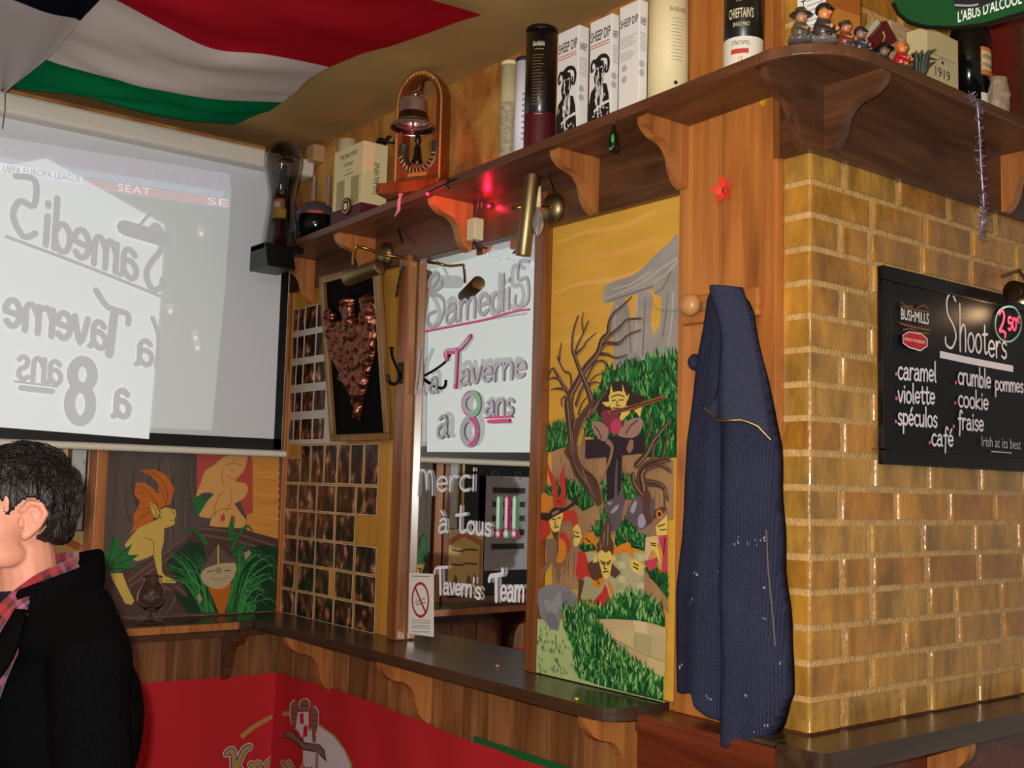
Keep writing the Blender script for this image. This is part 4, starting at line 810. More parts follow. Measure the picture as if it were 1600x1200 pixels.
    P.poly(c([(240, 670), (330, 560), (400, 525), (500, 480), (590, 530), (515, 560), (512, 650), (495, 720), (500, 860), (525, 890), (590, 915), (598, 938), (490, 936), (465, 850), (440, 740), (400, 760), (330, 785), (280, 770)]), Y, 1)
    P.poly(c([(488, 430), (520, 412), (590, 425), (600, 462), (588, 490), (588, 530), (562, 542), (510, 512), (480, 480)]), Y, 1); P.poly(c([(415, 375), (455, 400), (482, 450), (465, 490), (430, 450)]), Y, 1)
    for q in ([(440, 640), (445, 740)], [(560, 425), (588, 462)], [(580, 500), (560, 505)], [(495, 440), (485, 470), (500, 490)], [(425, 390), (455, 430), (460, 470)], [(380, 620), (430, 640)]): P.line(c(q), .003, pm('elf_line', '#7a6020'))
    P.poly(c([(140, 868), (225, 868), (260, 960), (308, 1060), (290, 1088), (245, 1080), (150, 900)]), Y, 1)
    for q in ([(110, 860), (110, 740), (170, 610), (210, 650), (205, 740)], [(150, 800), (200, 720), (290, 670), (260, 740), (180, 820)], [(160, 820), (230, 740), (335, 742), (270, 800), (180, 850)], [(150, 840), (240, 800), (350, 825), (250, 835), (200, 870), (120, 865)]): P.poly(c(q), GM, 1); P.line(c([q[0], q[len(q)//2]]), .003, GD)
    # ferns, gnome
    for q in ([(690, 310), (740, 360), (770, 310), (790, 360), (860, 308), (800, 390), (745, 480), (720, 400)], [(985, 455), (1000, 540), (995, 640), (965, 650), (958, 560)]): P.poly(c(q), GM, 1)
    P.poly(c([(525, 800), (600, 720), (690, 650), (780, 660), (800, 740), (770, 830), (800, 960), (890, 1145), (680, 1145), (560, 985), (680, 1040), (640, 940), (560, 850)]), GD); P.poly(c([(1310, 690), (1180, 670), (1080, 720), (1010, 820), (960, 980), (915, 1145), (1300, 1145)]), GD)
    rnd = random.Random(9)
    for i in range(46):
        a = rnd.uniform(-.2, 1); x0, y0 = 800+rnd.uniform(-20, 60), 1140; x1, y1 = 560+230*a+rnd.uniform(-30, 30), 690+rnd.uniform(0, 250)
        P.line(c([(x0, y0), ((x0+x1)/2+10, (y0+y1)/2-90), (x1, y1)]), .014, [GM, GL, GD, GM][i % 4], taper=(.6, .1), layer=i % 3 == 0, cap=False)
    for i in range(70):
        a = rnd.uniform(0, 1); x0, y0 = 950+rnd.uniform(-20, 60)+120*a, 1140; x1, y1 = 1090+220*rnd.random(), 680+420*a+rnd.uniform(-20, 20)
        P.line(c([(x0, y0), (x0+20+40*(1-a), (y0+y1)/2-60*(1-a)), (x1-60, y1-10), (x1, y1+30)]), .013, [GM, GL, GD, GM, GL][i % 5], taper=(.7, .1), layer=i % 3 == 0, cap=False)
    for q in ([(800, 660), (760, 600), (700, 555), (645, 600)], [(985, 700), (1030, 600), (1090, 540), (1135, 600)], [(1000, 740), (1060, 690), (1100, 650)]): P.line(c(q), .018, GM, taper=(1, .2))
    P.poly(c([(815, 970), (980, 935), (960, 1040), (930, 1145), (890, 1145), (850, 1040)]), OL, 1)
    P.poly(c([(770, 860), (830, 815), (900, 790), (1008, 800), (1000, 890), (930, 970), (850, 975), (790, 940), (768, 900)]), pm('gnome_beard', '#b3a07c'), 2); P.poly(c([(768, 850), (825, 750), (885, 670), (950, 740), (1025, 775), (1000, 795), (900, 800), (800, 830)]), pm('gnome_hat', '#5e4c44'), 1)
    P.poly(c([(858, 850), (888, 822), (915, 850), (890, 872)]), pm('gnome_nose', '#94805e'), 2); P.line(c([(886, 675), (886, 820)]), .006, Y); P.line(c([(810, 860), (850, 850)]), .003, INK); P.line(c([(930, 850), (970, 850)]), .003, INK); P.line(c([(830, 900), (890, 915), (950, 895)]), .003, pm('beard_line', '#8c7a5a'))
    for q in ([(1065, 730), (1100, 705), (1115, 730), (1075, 780)], [(735, 1030), (760, 1005), (778, 1050), (755, 1080)]): P.poly(c(q), pm('gnome_hand', '#a88a6a'), 1)
    P.mb.build('painting', t)
elf_mural()
# ================================================================ beer banner across the corner
def banner():
    t = thing('red_banner', (.2, -.1, .3), 'red cloth beer banner folded across the corner under the counter', 'banner')
    RC = mat('banner_red', '#b82a30', .95, spec=0, bump=.1, bump_scale=8)
    m = MB(); Pp = []; zt = []
    path = [(.022, -1.3+.05*i) for i in range(25)]+[(.022, -.027), (.026, -.0215), (.036, -.02)]+[(.08+.05*i, -.02) for i in range(36)]
    for (x, y) in path:
        u = x if y > -.03 else y
        tz = .852 + (.012*math.sin(u*3.1) if y > -.03 else -.01*u)
        Pp.append([(x+(0.004*math.sin(u*23+z_*.5) if y < -.03 else 0), y-(.004*math.sin(u*19+z_*.4) if y > -.03 else 0), .3+(tz-.3)*z_/8) for z_ in range(9)])
    m.grid(Pp[:28], RC); m.build('cloth', t); m = MB(); m.grid(Pp[27:], RC); m.build('cloth', t)
    GO, WH, DK = pm('banner_gold', '#a8844a'), pm('banner_white', '#c8bcc0'), pm('banner_ink', '#2a2a48'); BRN = pm('banner_bronze', '#7a5a48')
    A = Paint('x', .0275, 1, 6e-5); A.clip = (-2, -.0255, .3, .9); B = Paint('y', -.0265, -1, 6e-5, A.mb); c = lambda q: Z(330, 1080, 6.667, q)
    A.line(c([(312, 480), (420, 390), (560, 305), (650, 262), (742, 238)]), .018, GO, cap=False, taper=(1.1, .9)); B.line(c([(742, 238), (790, 236), (850, 242)]), .017, GO, cap=False)
    B.poly(c([(955, 1000), (955, 610), (960, 470), (1060, 360), (1130, 345), (1290, 460), (1400, 610), (1470, 760), (1490, 1000)]), GO); B.poly(c([(960, 1000), (958, 615), (965, 480), (1060, 375), (1120, 365), (1275, 470), (1385, 620), (1450, 765), (1470, 1000)]), WH)
    for q in ([(835, 130), (880, 95), (905, 150), (900, 330), (880, 360), (840, 350), (825, 220)], [(1040, 200), (1075, 160), (1115, 220), (1110, 380), (1090, 440), (1095, 520), (1060, 530), (1050, 420)], [(925, 110), (980, 80), (1025, 110), (1015, 200), (940, 200)]):
        B.poly(c([(x+(8 if x > 960 else -8), y-8) for x, y in q]), WH, 2); B.poly(c(q), BRN, 2)
        for s in range(3): B.line(c([(q[0][0]+15, q[0][1]+40+60*s), (q[2][0]-12, q[2][1]+40+55*s)]), .003, DK)
    B.poly(c([(910, 215), (1020, 210), (1020, 430), (980, 490), (930, 470), (880, 400)]), WH, 1)
    for q in ([(925, 235), (965, 225), (970, 340), (930, 340)], [(968, 360), (1010, 355), (1005, 470), (960, 480)], [(870, 390), (910, 410), (950, 490), (920, 490)]): B.poly(c(q), RC)
    rib = [(745, 490), (790, 415), (850, 405), (900, 465), (985, 535), (1130, 550), (1185, 610), (1205, 735), (1160, 690), (1115, 640), (960, 610), (870, 530), (800, 480)]
    B.poly(c(rib), DK, 1); B.poly(c([(760, 480), (795, 425), (845, 415), (895, 475), (980, 545), (1125, 560), (1175, 615), (1190, 700), (1155, 670), (1120, 625), (965, 595), (875, 515), (800, 470)]), BRN, 1)
    for w_, m_ in ((.034, WH), (.025, DK), (.018, GO)):
        for q in ([(165, 645), (210, 615), (235, 700), (240, 900), (250, 1010)], [(395, 585), (345, 610), (300, 700), (262, 780)], [(270, 790), (340, 900), (380, 1010)]): A.line(c(q), w_, m_, sm=3)
        for q in ([(410, 760), (440, 800), (440, 1000)], [(440, 800), (480, 750), (510, 780)], [(560, 790), (620, 715), (690, 800), (690, 930), (620, 1000), (555, 920), (560, 790)]): A.line(c(q), w_*.85, m_, sm=3)
        for q in ([(745, 750), (770, 800), (770, 1000)], [(775, 800), (820, 750), (870, 840), (875, 1000)]): B.line(c(q), w_*.85, m_, sm=3)
        hand(B, 'enbourg', *c([(920, 1010), (1500, 1180)]), .075, w_*.75, m_)
    A.mb.build('printed_logo', t)
    m = MB(); q = on('y', -.012, 741, 1150)
    m.box((q.x, -.016, .55), (2.0, -.012, q.z), mat('banner_green', '#0e5a2a', .7)); t = thing('green_banner', (1.7, -.012, .55), 'green cloth banner under the counter, right of the red one', 'banner'); m.build('cloth', t)
    P = Paint('y', -.0162, -1); P.text('BIERE', (q.x+.30, q.z-.075), (q.x+.52, q.z-.075), .05, WHITE, px=False, bold=.02) if False else None
banner()
# ================================================================ things on the high shelf
def sz(x): return zb(x)+.0255           # shelf top
PXM = 1732.4
def depth(p): return (Vector(p)-CAM).dot(_f)
def tin(name, pxl, pxr, ytop, y, label, cat, body, lid=None, lidh=.012, group=None, xs=None, base=None, ztop=None):
    """upright cylinder on the back shelf from its left/right picture edges"""
    pm_ = on('y', y, (pxl+pxr)/2, ytop); r = (pxr-pxl)/2/PXM*depth(pm_)
    x = pm_.x; z0 = sz(x) if base is None else base; z1 = ztop or pm_.z
    t = thing(name, (x, y, z0), label, cat, group)
    m = MB(); m.lathe([(0, 0), (r, 0), (r, z1-z0-(lidh if lid else 0)), (0 if not lid else r*.9, z1-z0-(lidh if lid else 0))], (x, y, z0), body, 36); m.build('tube_body', t)
    if lid: m = MB(); m.lathe([(r*1.01, z1-z0-lidh), (r*1.025, z1-z0-lidh*.8), (r*1.025, z1-z0-.002), (r*.98, z1-z0), (r*.92, z1-z0-.004), (0, z1-z0-.004)], (x, y, z0), lid, 36); m.build('lid', t)
    return t, x, y, z0, z1, r
def cyl_text(mb, s, c, r, ang0, ang1, z, cap, m, bold=0, off=.0006):
    """lettering wrapped round an upright cylinder; angles measured from -y towards +x"""
    vs, fs, asp = text2d(s, bold)
    mb.add([(c[0]+(r+off)*math.sin(ang0+(ang1-ang0)*u), c[1]-(r+off)*math.cos(ang0+(ang1-ang0)*u), z+v*cap) for u, v in vs], fs, m)
def cyl_patch(mb, c, r, a0, a1, z0, z1, m, off=.0004, n=14):
    mb.grid([[(c[0]+(r+off)*math.sin(a0+(a1-a0)*i/n), c[1]-(r+off)*math.cos(a0+(a1-a0)*i/n), z) for z in (z0, z1)] for i in range(n+1)], m)
GOLD = mat('print_gold', '#c9a24a', .4, .4); PBLK = mat('print_black', '#1a1818', .6); PRED = mat('print_red', '#b8342c', .6); PGRY = mat('print_grey', '#8a8684', .6)
CA = .66      # angle of the camera seen from an item on the back shelf, from -y towards +x (facing the lens)
def face_y(y): return Paint('y', y, -1, 5e-5)
# --- whisky tubes
t, x, y, z0, z1, r = tin('whisky_tube', 783, 811, 98, -.09, 'pale mottled cream whisky tube, leftmost beside the white tube', 'tube', mat('mottled_cream', '#cdbf92', .5, noise_amt=.1, noise_scale=40), CREAM)
m = MB(); cyl_patch(m, (x, y), r, -.5, 1.9, z0+.01, z0+.2, mat('engraved_print', '#a39c7c', .55, noise_amt=.4, noise_scale=90)); m.build('printed_band', t)
t, x, y, z0, z1, r = tin('whisky_tube', 806, 832, 92, -.125, 'slim white whisky tube with blue lid, left of the black tube', 'tube', mat('bluish_white_card', '#d8d6dc', .5), mat('dark_blue_lid', '#1c2c3c', .35))
m = MB(); [cyl_patch(m, (x, y), r, CA+.1+.0*i, CA+.5, z0+.05+i*.016, z0+.056+i*.016, PGRY) for i in range(9)]; m.build('small_print', t)
t, x, y, z0, z1, r = tin('whisky_tube', 822.5, 870, 46, -.14, 'black whisky tube with wine red lower part, left of the white goat boxes', 'tube', mat('tube_black', '#141012', .3, coat=.4), mat('tube_black_lid', '#0c0c0e', .3))
m = MB(); cyl_patch(m, (x, y), r, -1.5, 2.6, z0+.002, z0+.095, mat('tube_wine_red', '#4a1420', .3, coat=.4), n=30); m.build('wine_band', t)
m = MB(); cyl_text(m, 'Glenfiddich', (x, y), r, CA-.35, CA+.45, z1-.062, .013, mat('print_cream', '#d8cfa8', .5), .01); cyl_patch(m, (x, y), r, CA-.2, CA+.4, z1-.072, z1-.070, GOLD)
for i in range(17): cyl_patch(m, (x, y), r, CA-.35, CA+.42-.1*(i % 3), z1-.088-i*.0085, z1-.086-i*.0085, mat('print_dim_gold', '#6a5632', .5))
cyl_patch(m, (x, y), r, CA-.1, CA+.4, z0+.088, z0+.0895, mat('print_cream', '#d8cfa8', .5)); m.build('lettering', t)
# --- white boxes with a bearded horned figure
def goat_box(pxl, pxm, pxr, pym, front, label):
    y = -.15; a = on('y', y, pxl, pym+12); b = on('y', y, pxm, pym); x0, x1 = a.x, b.x; zt = b.z; z0 = sz((x0+x1)/2)
    e = on('x', x1, pxr, pym+3); y2 = min(e.y, -.045)
    t = thing('whisky_box', ((x0+x1)/2, (y+y2)/2, z0), label, 'box', 'white whisky boxes')
    m = MB(); m.box((x0, y, z0), (x1, y2, zt), WHITE); m.build('carton', t, bevel=.0015)
    P = face_y(y-.0004); w = x1-x0; h = zt-z0
    q = lambda pts: [(x0+u*w, z0+v*h) for u, v in pts]
    P.text('SHEEP DIP', *q([(.05, .80), (.93, .80)]), .026 if front else .02, PBLK, px=False, bold=.012)
    if front:
        for k in range(2): P.line(q([(.06, .765-.025*k), (.88, .765-.025*k)]), .0022, PRED, px=False)
        # wood-cut of a bearded man with curling horns, black line work
        P.poly(q([(.0, .0), (.98, .0), (.95, .14), (.9, .26), (.8, .36), (.62, .38), (.3, .38), (.1, .33), (.02, .22)]), PBLK, px=False)
        P.poly(q([(.3, .36), (.22, .46), (.3, .52), (.28, .58), (.42, .62), (.62, .6), (.7, .5), (.64, .4), (.6, .28), (.5, .2), (.38, .26)]), PBLK, 2, px=False)
        P.line(q([(.34, .58), (.2, .62), (.1, .58), (.12, .52), (.2, .54)]), .008, PBLK, px=False, taper=(1.3, .6)); P.line(q([(.3, .60), (.5, .635), (.75, .62), (.88, .56), (.84, .48), (.74, .48), (.76, .54)]), .009, PBLK, px=False, taper=(1.4, .6))
        P.line(q([(.55, .605), (.76, .59), (.80, .54)]), .005, WHITE, px=False)
        for i in range(26):
            u = .3+.36*random.random(); v = .28+.26*random.random(); P.line(q([(u, v), (u+random.uniform(-.04, .04), v-.05), (u+random.uniform(-.05, .05), v-.1)]), .0022, WHITE, px=False, layer=i % 6 == 0, cap=False)
        for i in range(18):
            u = .1+.75*random.random(); v = .04+.26*random.random(); P.line(q([(u, v), (u+random.uniform(.02, .12), v+random.uniform(-.06, .05))]), .0022, WHITE, px=False, layer=i % 6 == 0, cap=False)
        P.line(q([(.3, .14), (.6, .18), (.95, .19)]), .007, WHITE, px=False, sm=2); P.line(q([(.35, .3), (.42, .16), (.5, .0)]), .004, WHITE, px=False); P.poly(q([(.55, .3), (.62, .34), (.66, .28)]), WHITE, px=False)
        for a_, b_ in ((.36, .53), (.54, .53)): P.line(q([(a_, b_), (a_+.08, b_+.006)]), .003, WHITE, px=False)
    else:
        for k in range(9): P.line(q([(.08, .70-.022*k-(.03 if k > 4 else 0)), (.85-.1*(k % 3), .70-.022*k-(.03 if k > 4 else 0))]), .0014, PGRY, px=False)
        for k in range(2): P.disc(q([(.3, .42-.1*k)])[0], .009, mat('print_pale_grey', '#b4b0b2', .6)); P.disc(q([(.0, .38-.1*k)])[0], .0, PGRY)
    S = Paint('x', x1+.0004, 1, 5e-5, P.mb)
    yw = y2-y
    S.text('SHEEP', (y+yw*.1, z0+h*.78), (y+yw*.8, z0+h*.78), .018, PBLK, px=False, bold=.01)
    for k in range(8): S.line([(y+yw*.1, z0+h*(.7-.022*k)), (y+yw*.8, z0+h*(.7-.022*k))], .0014, PGRY, px=False)
    for k in range(2): S.disc((y+yw*.3, z0+h*(.42-.08*k)), .009, mat('print_pale_grey', '#b4b0b2', .6)); 
    P.mb.build('printed_design', t)
goat_box(872, 905, 921, 38, True, 'white whisky box with horned bearded figure, beside the black tube')
goat_box(922.5, 957, 968, 20, True, 'white whisky box with horned bearded figure, middle of the three white boxes')
goat_box(968.5, 1000, 1013, -2, False, 'white whisky box showing its plain printed back, beside the big cream tube')
# --- big cream tube and dark single malt tube
t, x, y, z0, z1, r = tin('whisky_tube', 1015, 1077, -60, -.105, 'big plain cream whisky tube beside the pine pillar', 'tube', CREAM, None)
m = MB(); cyl_text(m, 'THE BALVENIE', (x, y), r, CA+.15, CA+1.05, z0+.22, .011, PBLK)
for i in range(13): cyl_patch(m, (x, y), r, CA+.25+.08*(i % 2), CA+.9, z0+.10+i*.0085, z0+.1015+i*.0085, PGRY)
m.ball((x+r*math.sin(CA+.5), y-r*math.cos(CA+.5), z0+.045), .005, PBLK, 8, 6); m.build('lettering', t)
t, x, y, z0, z1, r = tin('whisky_tube', 1132, 1193, -60, -.115, 'dark green black whisky tube with cream lower label before the pine pillar', 'tube', mat('tube_dark_green', '#14140f', .35), None)
m = MB(); cyl_patch(m, (x, y), r, -1.3, 2.7, z0+.004, z0+.075, mat('label_cream_white', '#d8d2c0', .5), n=30); m.build('lower_label', t)
m = MB(); cyl_text(m, "CHIEFTAIN'S", (x, y), r, CA-.75, CA+.55, z0+.118, .022, mat('print_cream', '#d8cfa8', .5), .008); cyl_text(m, 'SINGLE MALT', (x, y), r, CA-.5, CA+.35, z0+.099, .009, mat('print_cream', '#d8cfa8', .5)); cyl_text(m, 'STRATHMILL', (x, y), r, CA-.55, CA+.4, z0+.055, .011, PBLK, off=.001); cyl_patch(m, (x, y), r, CA-.6, CA+.3, z0+.036, z0+.047, PRED, .0009); cyl_text(m, '10', (x, y), r, CA-.2, CA+.0, z0+.02, .01, PRED, off=.001)
cyl_patch(m, (x, y), r, CA-.35, CA-.05, z0+.155, z0+.18, mat('print_dim_gold', '#6a5632', .5)); m.build('lettering', t)
# --- balvenie gift box
def gift_box():
    y = -.165; a = on('y', y, 523, 232); b = on('y', y, 569, 217); x0, x1 = a.x, b.x; z1 = b.z-.004; z0 = sz(x0); e = on('x', x1, 607, 219); y2 = min(e.y, -.02)
    CR_ = mat('gift_cream', '#d6c996', .5); MRN = mat('gift_maroon', '#4a1820', .5)
    t = thing('whisky_box', ((x0+x1)/2, (y+y2)/2, z0), 'cream gift box with two windows and maroon foot beside the dark flask', 'box')
    m = MB(); m.box((x0, y, z0+.052), (x1, y2, z1), CR_); m.build('carton', t, bevel=.0015); m = MB(); m.box((x0-.002, y-.004, z0), (x1+.002, y2, z0+.054), MRN); m.build('foot', t)
    P = face_y(y-.0005); w = x1-x0; h = z1-z0; q = lambda pts: [(x0+u*w, z0+v*h) for u, v in pts]
    P.text('THE BALVENIE', *q([(.2, .86), (.8, .86)]), .016, PBLK, px=False); P.text('DOUBLE', *q([(.36, .75), (.66, .75)]), .012, PBLK, px=False); P.line(q([(.42, .70), (.6, .70)]), .003, PGRY, px=False); P.line(q([(.38, .64), (.66, .64)]), .004, PGRY, px=False)
    WN = mat('gift_window', '#9c8c58', .25)
    for u in (.14, .62): P.poly(q([(u, .22), (u+.26, .22), (u+.26, .58), (u, .58)]), WN, px=False)
    S = Paint('x', x1+.0005, 1, 5e-5, P.mb); vs, fs, asp = text2d('THE BALVENIE'); S.k = 1
    S.mb.add([(x1+.0008, y+(y2-y)*.66-v*.02, z0+h*(.33+.42*u)) for u, v in vs], fs, PBLK); P.mb.build('lettering', t)
    m = MB(); c = ((x0+x1)/2+.01, y-.006, z0+.055); m.lathe([(0, 0), (.03, 0), (.03, .004), (0, .004)], c, MRN, 24, axis=(0, -1, 0)); m.lathe([(.021, .0045), (.024, .0045)], c, CR_, 24, axis=(0, -1, 0)); m.lathe([(0, .0046), (.012, .0046)], c, CR_, 12, axis=(0, -1, 0)); m.build('round_seal', t)
    tb, x, y_, z0_, z1_, r = tin('whisky_tube', 528, 558, 220, -.05, 'cream tube just showing above the gift box', 'tube', CREAM)
    t = thing('ribbon_bow', (x1, -.06, z1), 'black ribbon bow lying on top of the cream gift box', 'ribbon'); m = MB()
    for k, pts in enumerate(([(-.06, 0, .004), (-.045, 0, .035), (-.02, .0, .03), (-.01, 0, .012)], [(-.01, 0, .012), (.02, 0, .03), (.05, -.01, .014), (.07, -.02, .005)], [(-.05, -.01, .006), (0, -.02, .018), (.04, .02, .012)])):
        m.tube([Vector((x1-.02, -.07, z1))+p for p in smooth(pts, 5)], .007, BLACK, 7)
    m.build('bow', t)
gift_box()
# --- lit bottle under a glass dome at the shelf end
def dome_lamp():
    yy = -.228; c = on('y', yy, 437, 380); x, y = c.x, c.y; zb_ = on('y', yy, 437, 386).z; zt = on('y', yy, 437, 222).z; s = depth(c)/PXM; H = zt-zb_
    GL = mat('thin_clear_glass', '#d8dadc', .03, trans=1, ior=1.4, spec=.6); t = thing('bottle_lamp', (x, y, zb_-.1), 'glass dome lamp holding a liqueur bottle on a black base at the shelf end', 'lamp')
    prof = [(29*s, 0), (28*s, .08*H), (24*s, .28*H), (21.5*s, .42*H), (23*s, .54*H), (28*s, .68*H), (30.5*s, .80*H), (27*s, .91*H), (18*s, .975*H), (7*s, .998*H), (0, H)]
    pr = [(p.x, p.y) for p in smooth([(a, b, 0) for a, b in prof], 4)]
    m = MB(); m.lathe(pr+[(max(0, a-.0025), max(0, b-.0025)) for a, b in pr[::-1]], (x, y, zb_), GL, 40); m.build('glass_dome', t)
    m = MB(); m.lathe([(0, 0), (11*s, 0), (11*s, .20*H), (9*s, .22*H), (0, .22*H)], (x, y, zb_), mat('dark_purple_metal', '#3a1c20', .18, .9), 28); m.build('pedestal', t)
    b0 = zb_+.22*H; pr = [(0, 0), (14*s, 0), (14.5*s, 4*s), (14*s, 38*s), (10*s, 52*s), (6.5*s, 62*s), (5.5*s, 82*s), (6.5*s, 84*s), (6.5*s, 92*s), (0, 92*s)]
    m = MB(); m.lathe(pr, (x, y, b0), mat('brown_bottle_glass', '#140a08', .06), 28); b = m.build('bottle', t)
    m = MB(); cyl_patch(m, (x, y), 14.6*s, CA-1.2, CA+1.0, b0+5*s, b0+20*s, mat('label_yellow', '#c8982c', .5)); cyl_patch(m, (x, y), 14.3*s, CA-.9, CA+.8, b0+20*s, b0+36*s, mat('label_orange', '#c06820', .5)); cyl_patch(m, (x, y), 14.8*s, CA-.45, CA+.35, b0+22*s, b0+31*s, mat('label_cream_white', '#d8d2c0', .5)); m.build('label', b)
    m = MB(); m.lathe([(0, 0), (16*s, 0), (17*s, 1.5*s), (0, 1.5*s)], (x, y, zt-33*s), ABRASS, 24); m.lathe([(0, 0), (5*s, 0), (5*s, 8*s), (0, 9*s)], (x, y, zt-33*s), mat('dark_purple_metal', '#3a1c20', .18, .9), 16); m.build('top_fitting', t)
    m = MB(); m.prism([(x-.068, yy-.08, zb_-.09), (x-.068, yy-.08, zb_-.0005), (x+.05, yy-.08, zb_-.0005), (x+.07, yy-.08, zb_-.06), (x+.08, yy-.08, zb_-.09)], (0, .105, 0), BLACK); m.box((x-.068, yy-.08, zb_-.024), (x+.05, -.155, zb_-.0005), BLACK); m.build('base', t, bevel=.004)
    # grey booklet leaning inside the foot of the dome
    m = MB(); m.box((x-.056, y-.012, zb_+.001), (x-.042, y+.012, zb_+.07), mat('grey_card', '#9c9a94', .6)); m.build('card', t)
dome_lamp()
def flask():
    c = on('y', -.082, 494, 330); x, y = c.x, c.y; s = depth(c)/PXM; z0 = sz(x); R_ = 34*s
    t = thing('round_flask', (x, y, z0), 'round black glossy flask with grey shoulders and glass necks beside the gift box', 'flask')
    lo = []; hi = []
    for i in range(13): a = math.radians(-90+110*i/12); lo.append((R_*math.cos(a), R_+R_*math.sin(a)))
    a1 = math.radians(20)
    for i in range(9): a = a1+(math.radians(62)-a1)*i/8; hi.append((R_*math.cos(a)*(1-.0*i), R_+R_*math.sin(a)*1.22-R_*.075))
    hi += [(R_*.3, R_*2.04), (0, R_*2.06)]
    m = MB(); m.lathe(lo, (x, y, z0), BLACKG, 40); m.build('body', t); m = MB(); m.lathe(hi, (x, y, z0), mat('smoky_grey_glass', '#4a474a', .2), 40); m.build('shoulder', t)
    m = MB(); [cyl_patch(m, (x, y), R_*.955, a, b, z0+R_*1.34, z0+R_*1.46, mat('red_tape', '#b8402c', .5)) for a, b in ((CA-1.1, CA-.6), (CA+.0, CA+.75))]; m.build('red_band', t)
    m = MB(); m.lathe([(0, 0), (.024, 0), (.024, .002), (0, .002)], (x+R_*.55*math.sin(CA-.35), y-R_*.66*math.cos(CA-.35), z0+R_*1.58), mat('dull_red_print', '#6a3434', .5), 18, axis=(math.sin(CA), -math.cos(CA), .9)); m.build('seal', t)
    GLS = mat('neck_glass', '#8a7068', .15, spec=.8)
    for k, (dx, dy, h) in enumerate(((-.055, .02, .2), (-.03, .0, .19), (.015, -.02, .2), (.05, .02, .2))):
        m = MB(); m.lathe([(.007, 0), (.007, h-R_*.0-.09), (.0085, h-.085), (.0, h-.085)], (x+dx, y+dy, z0+R_*1.82), GLS, 14); m.build('glass_neck', t)
flask()
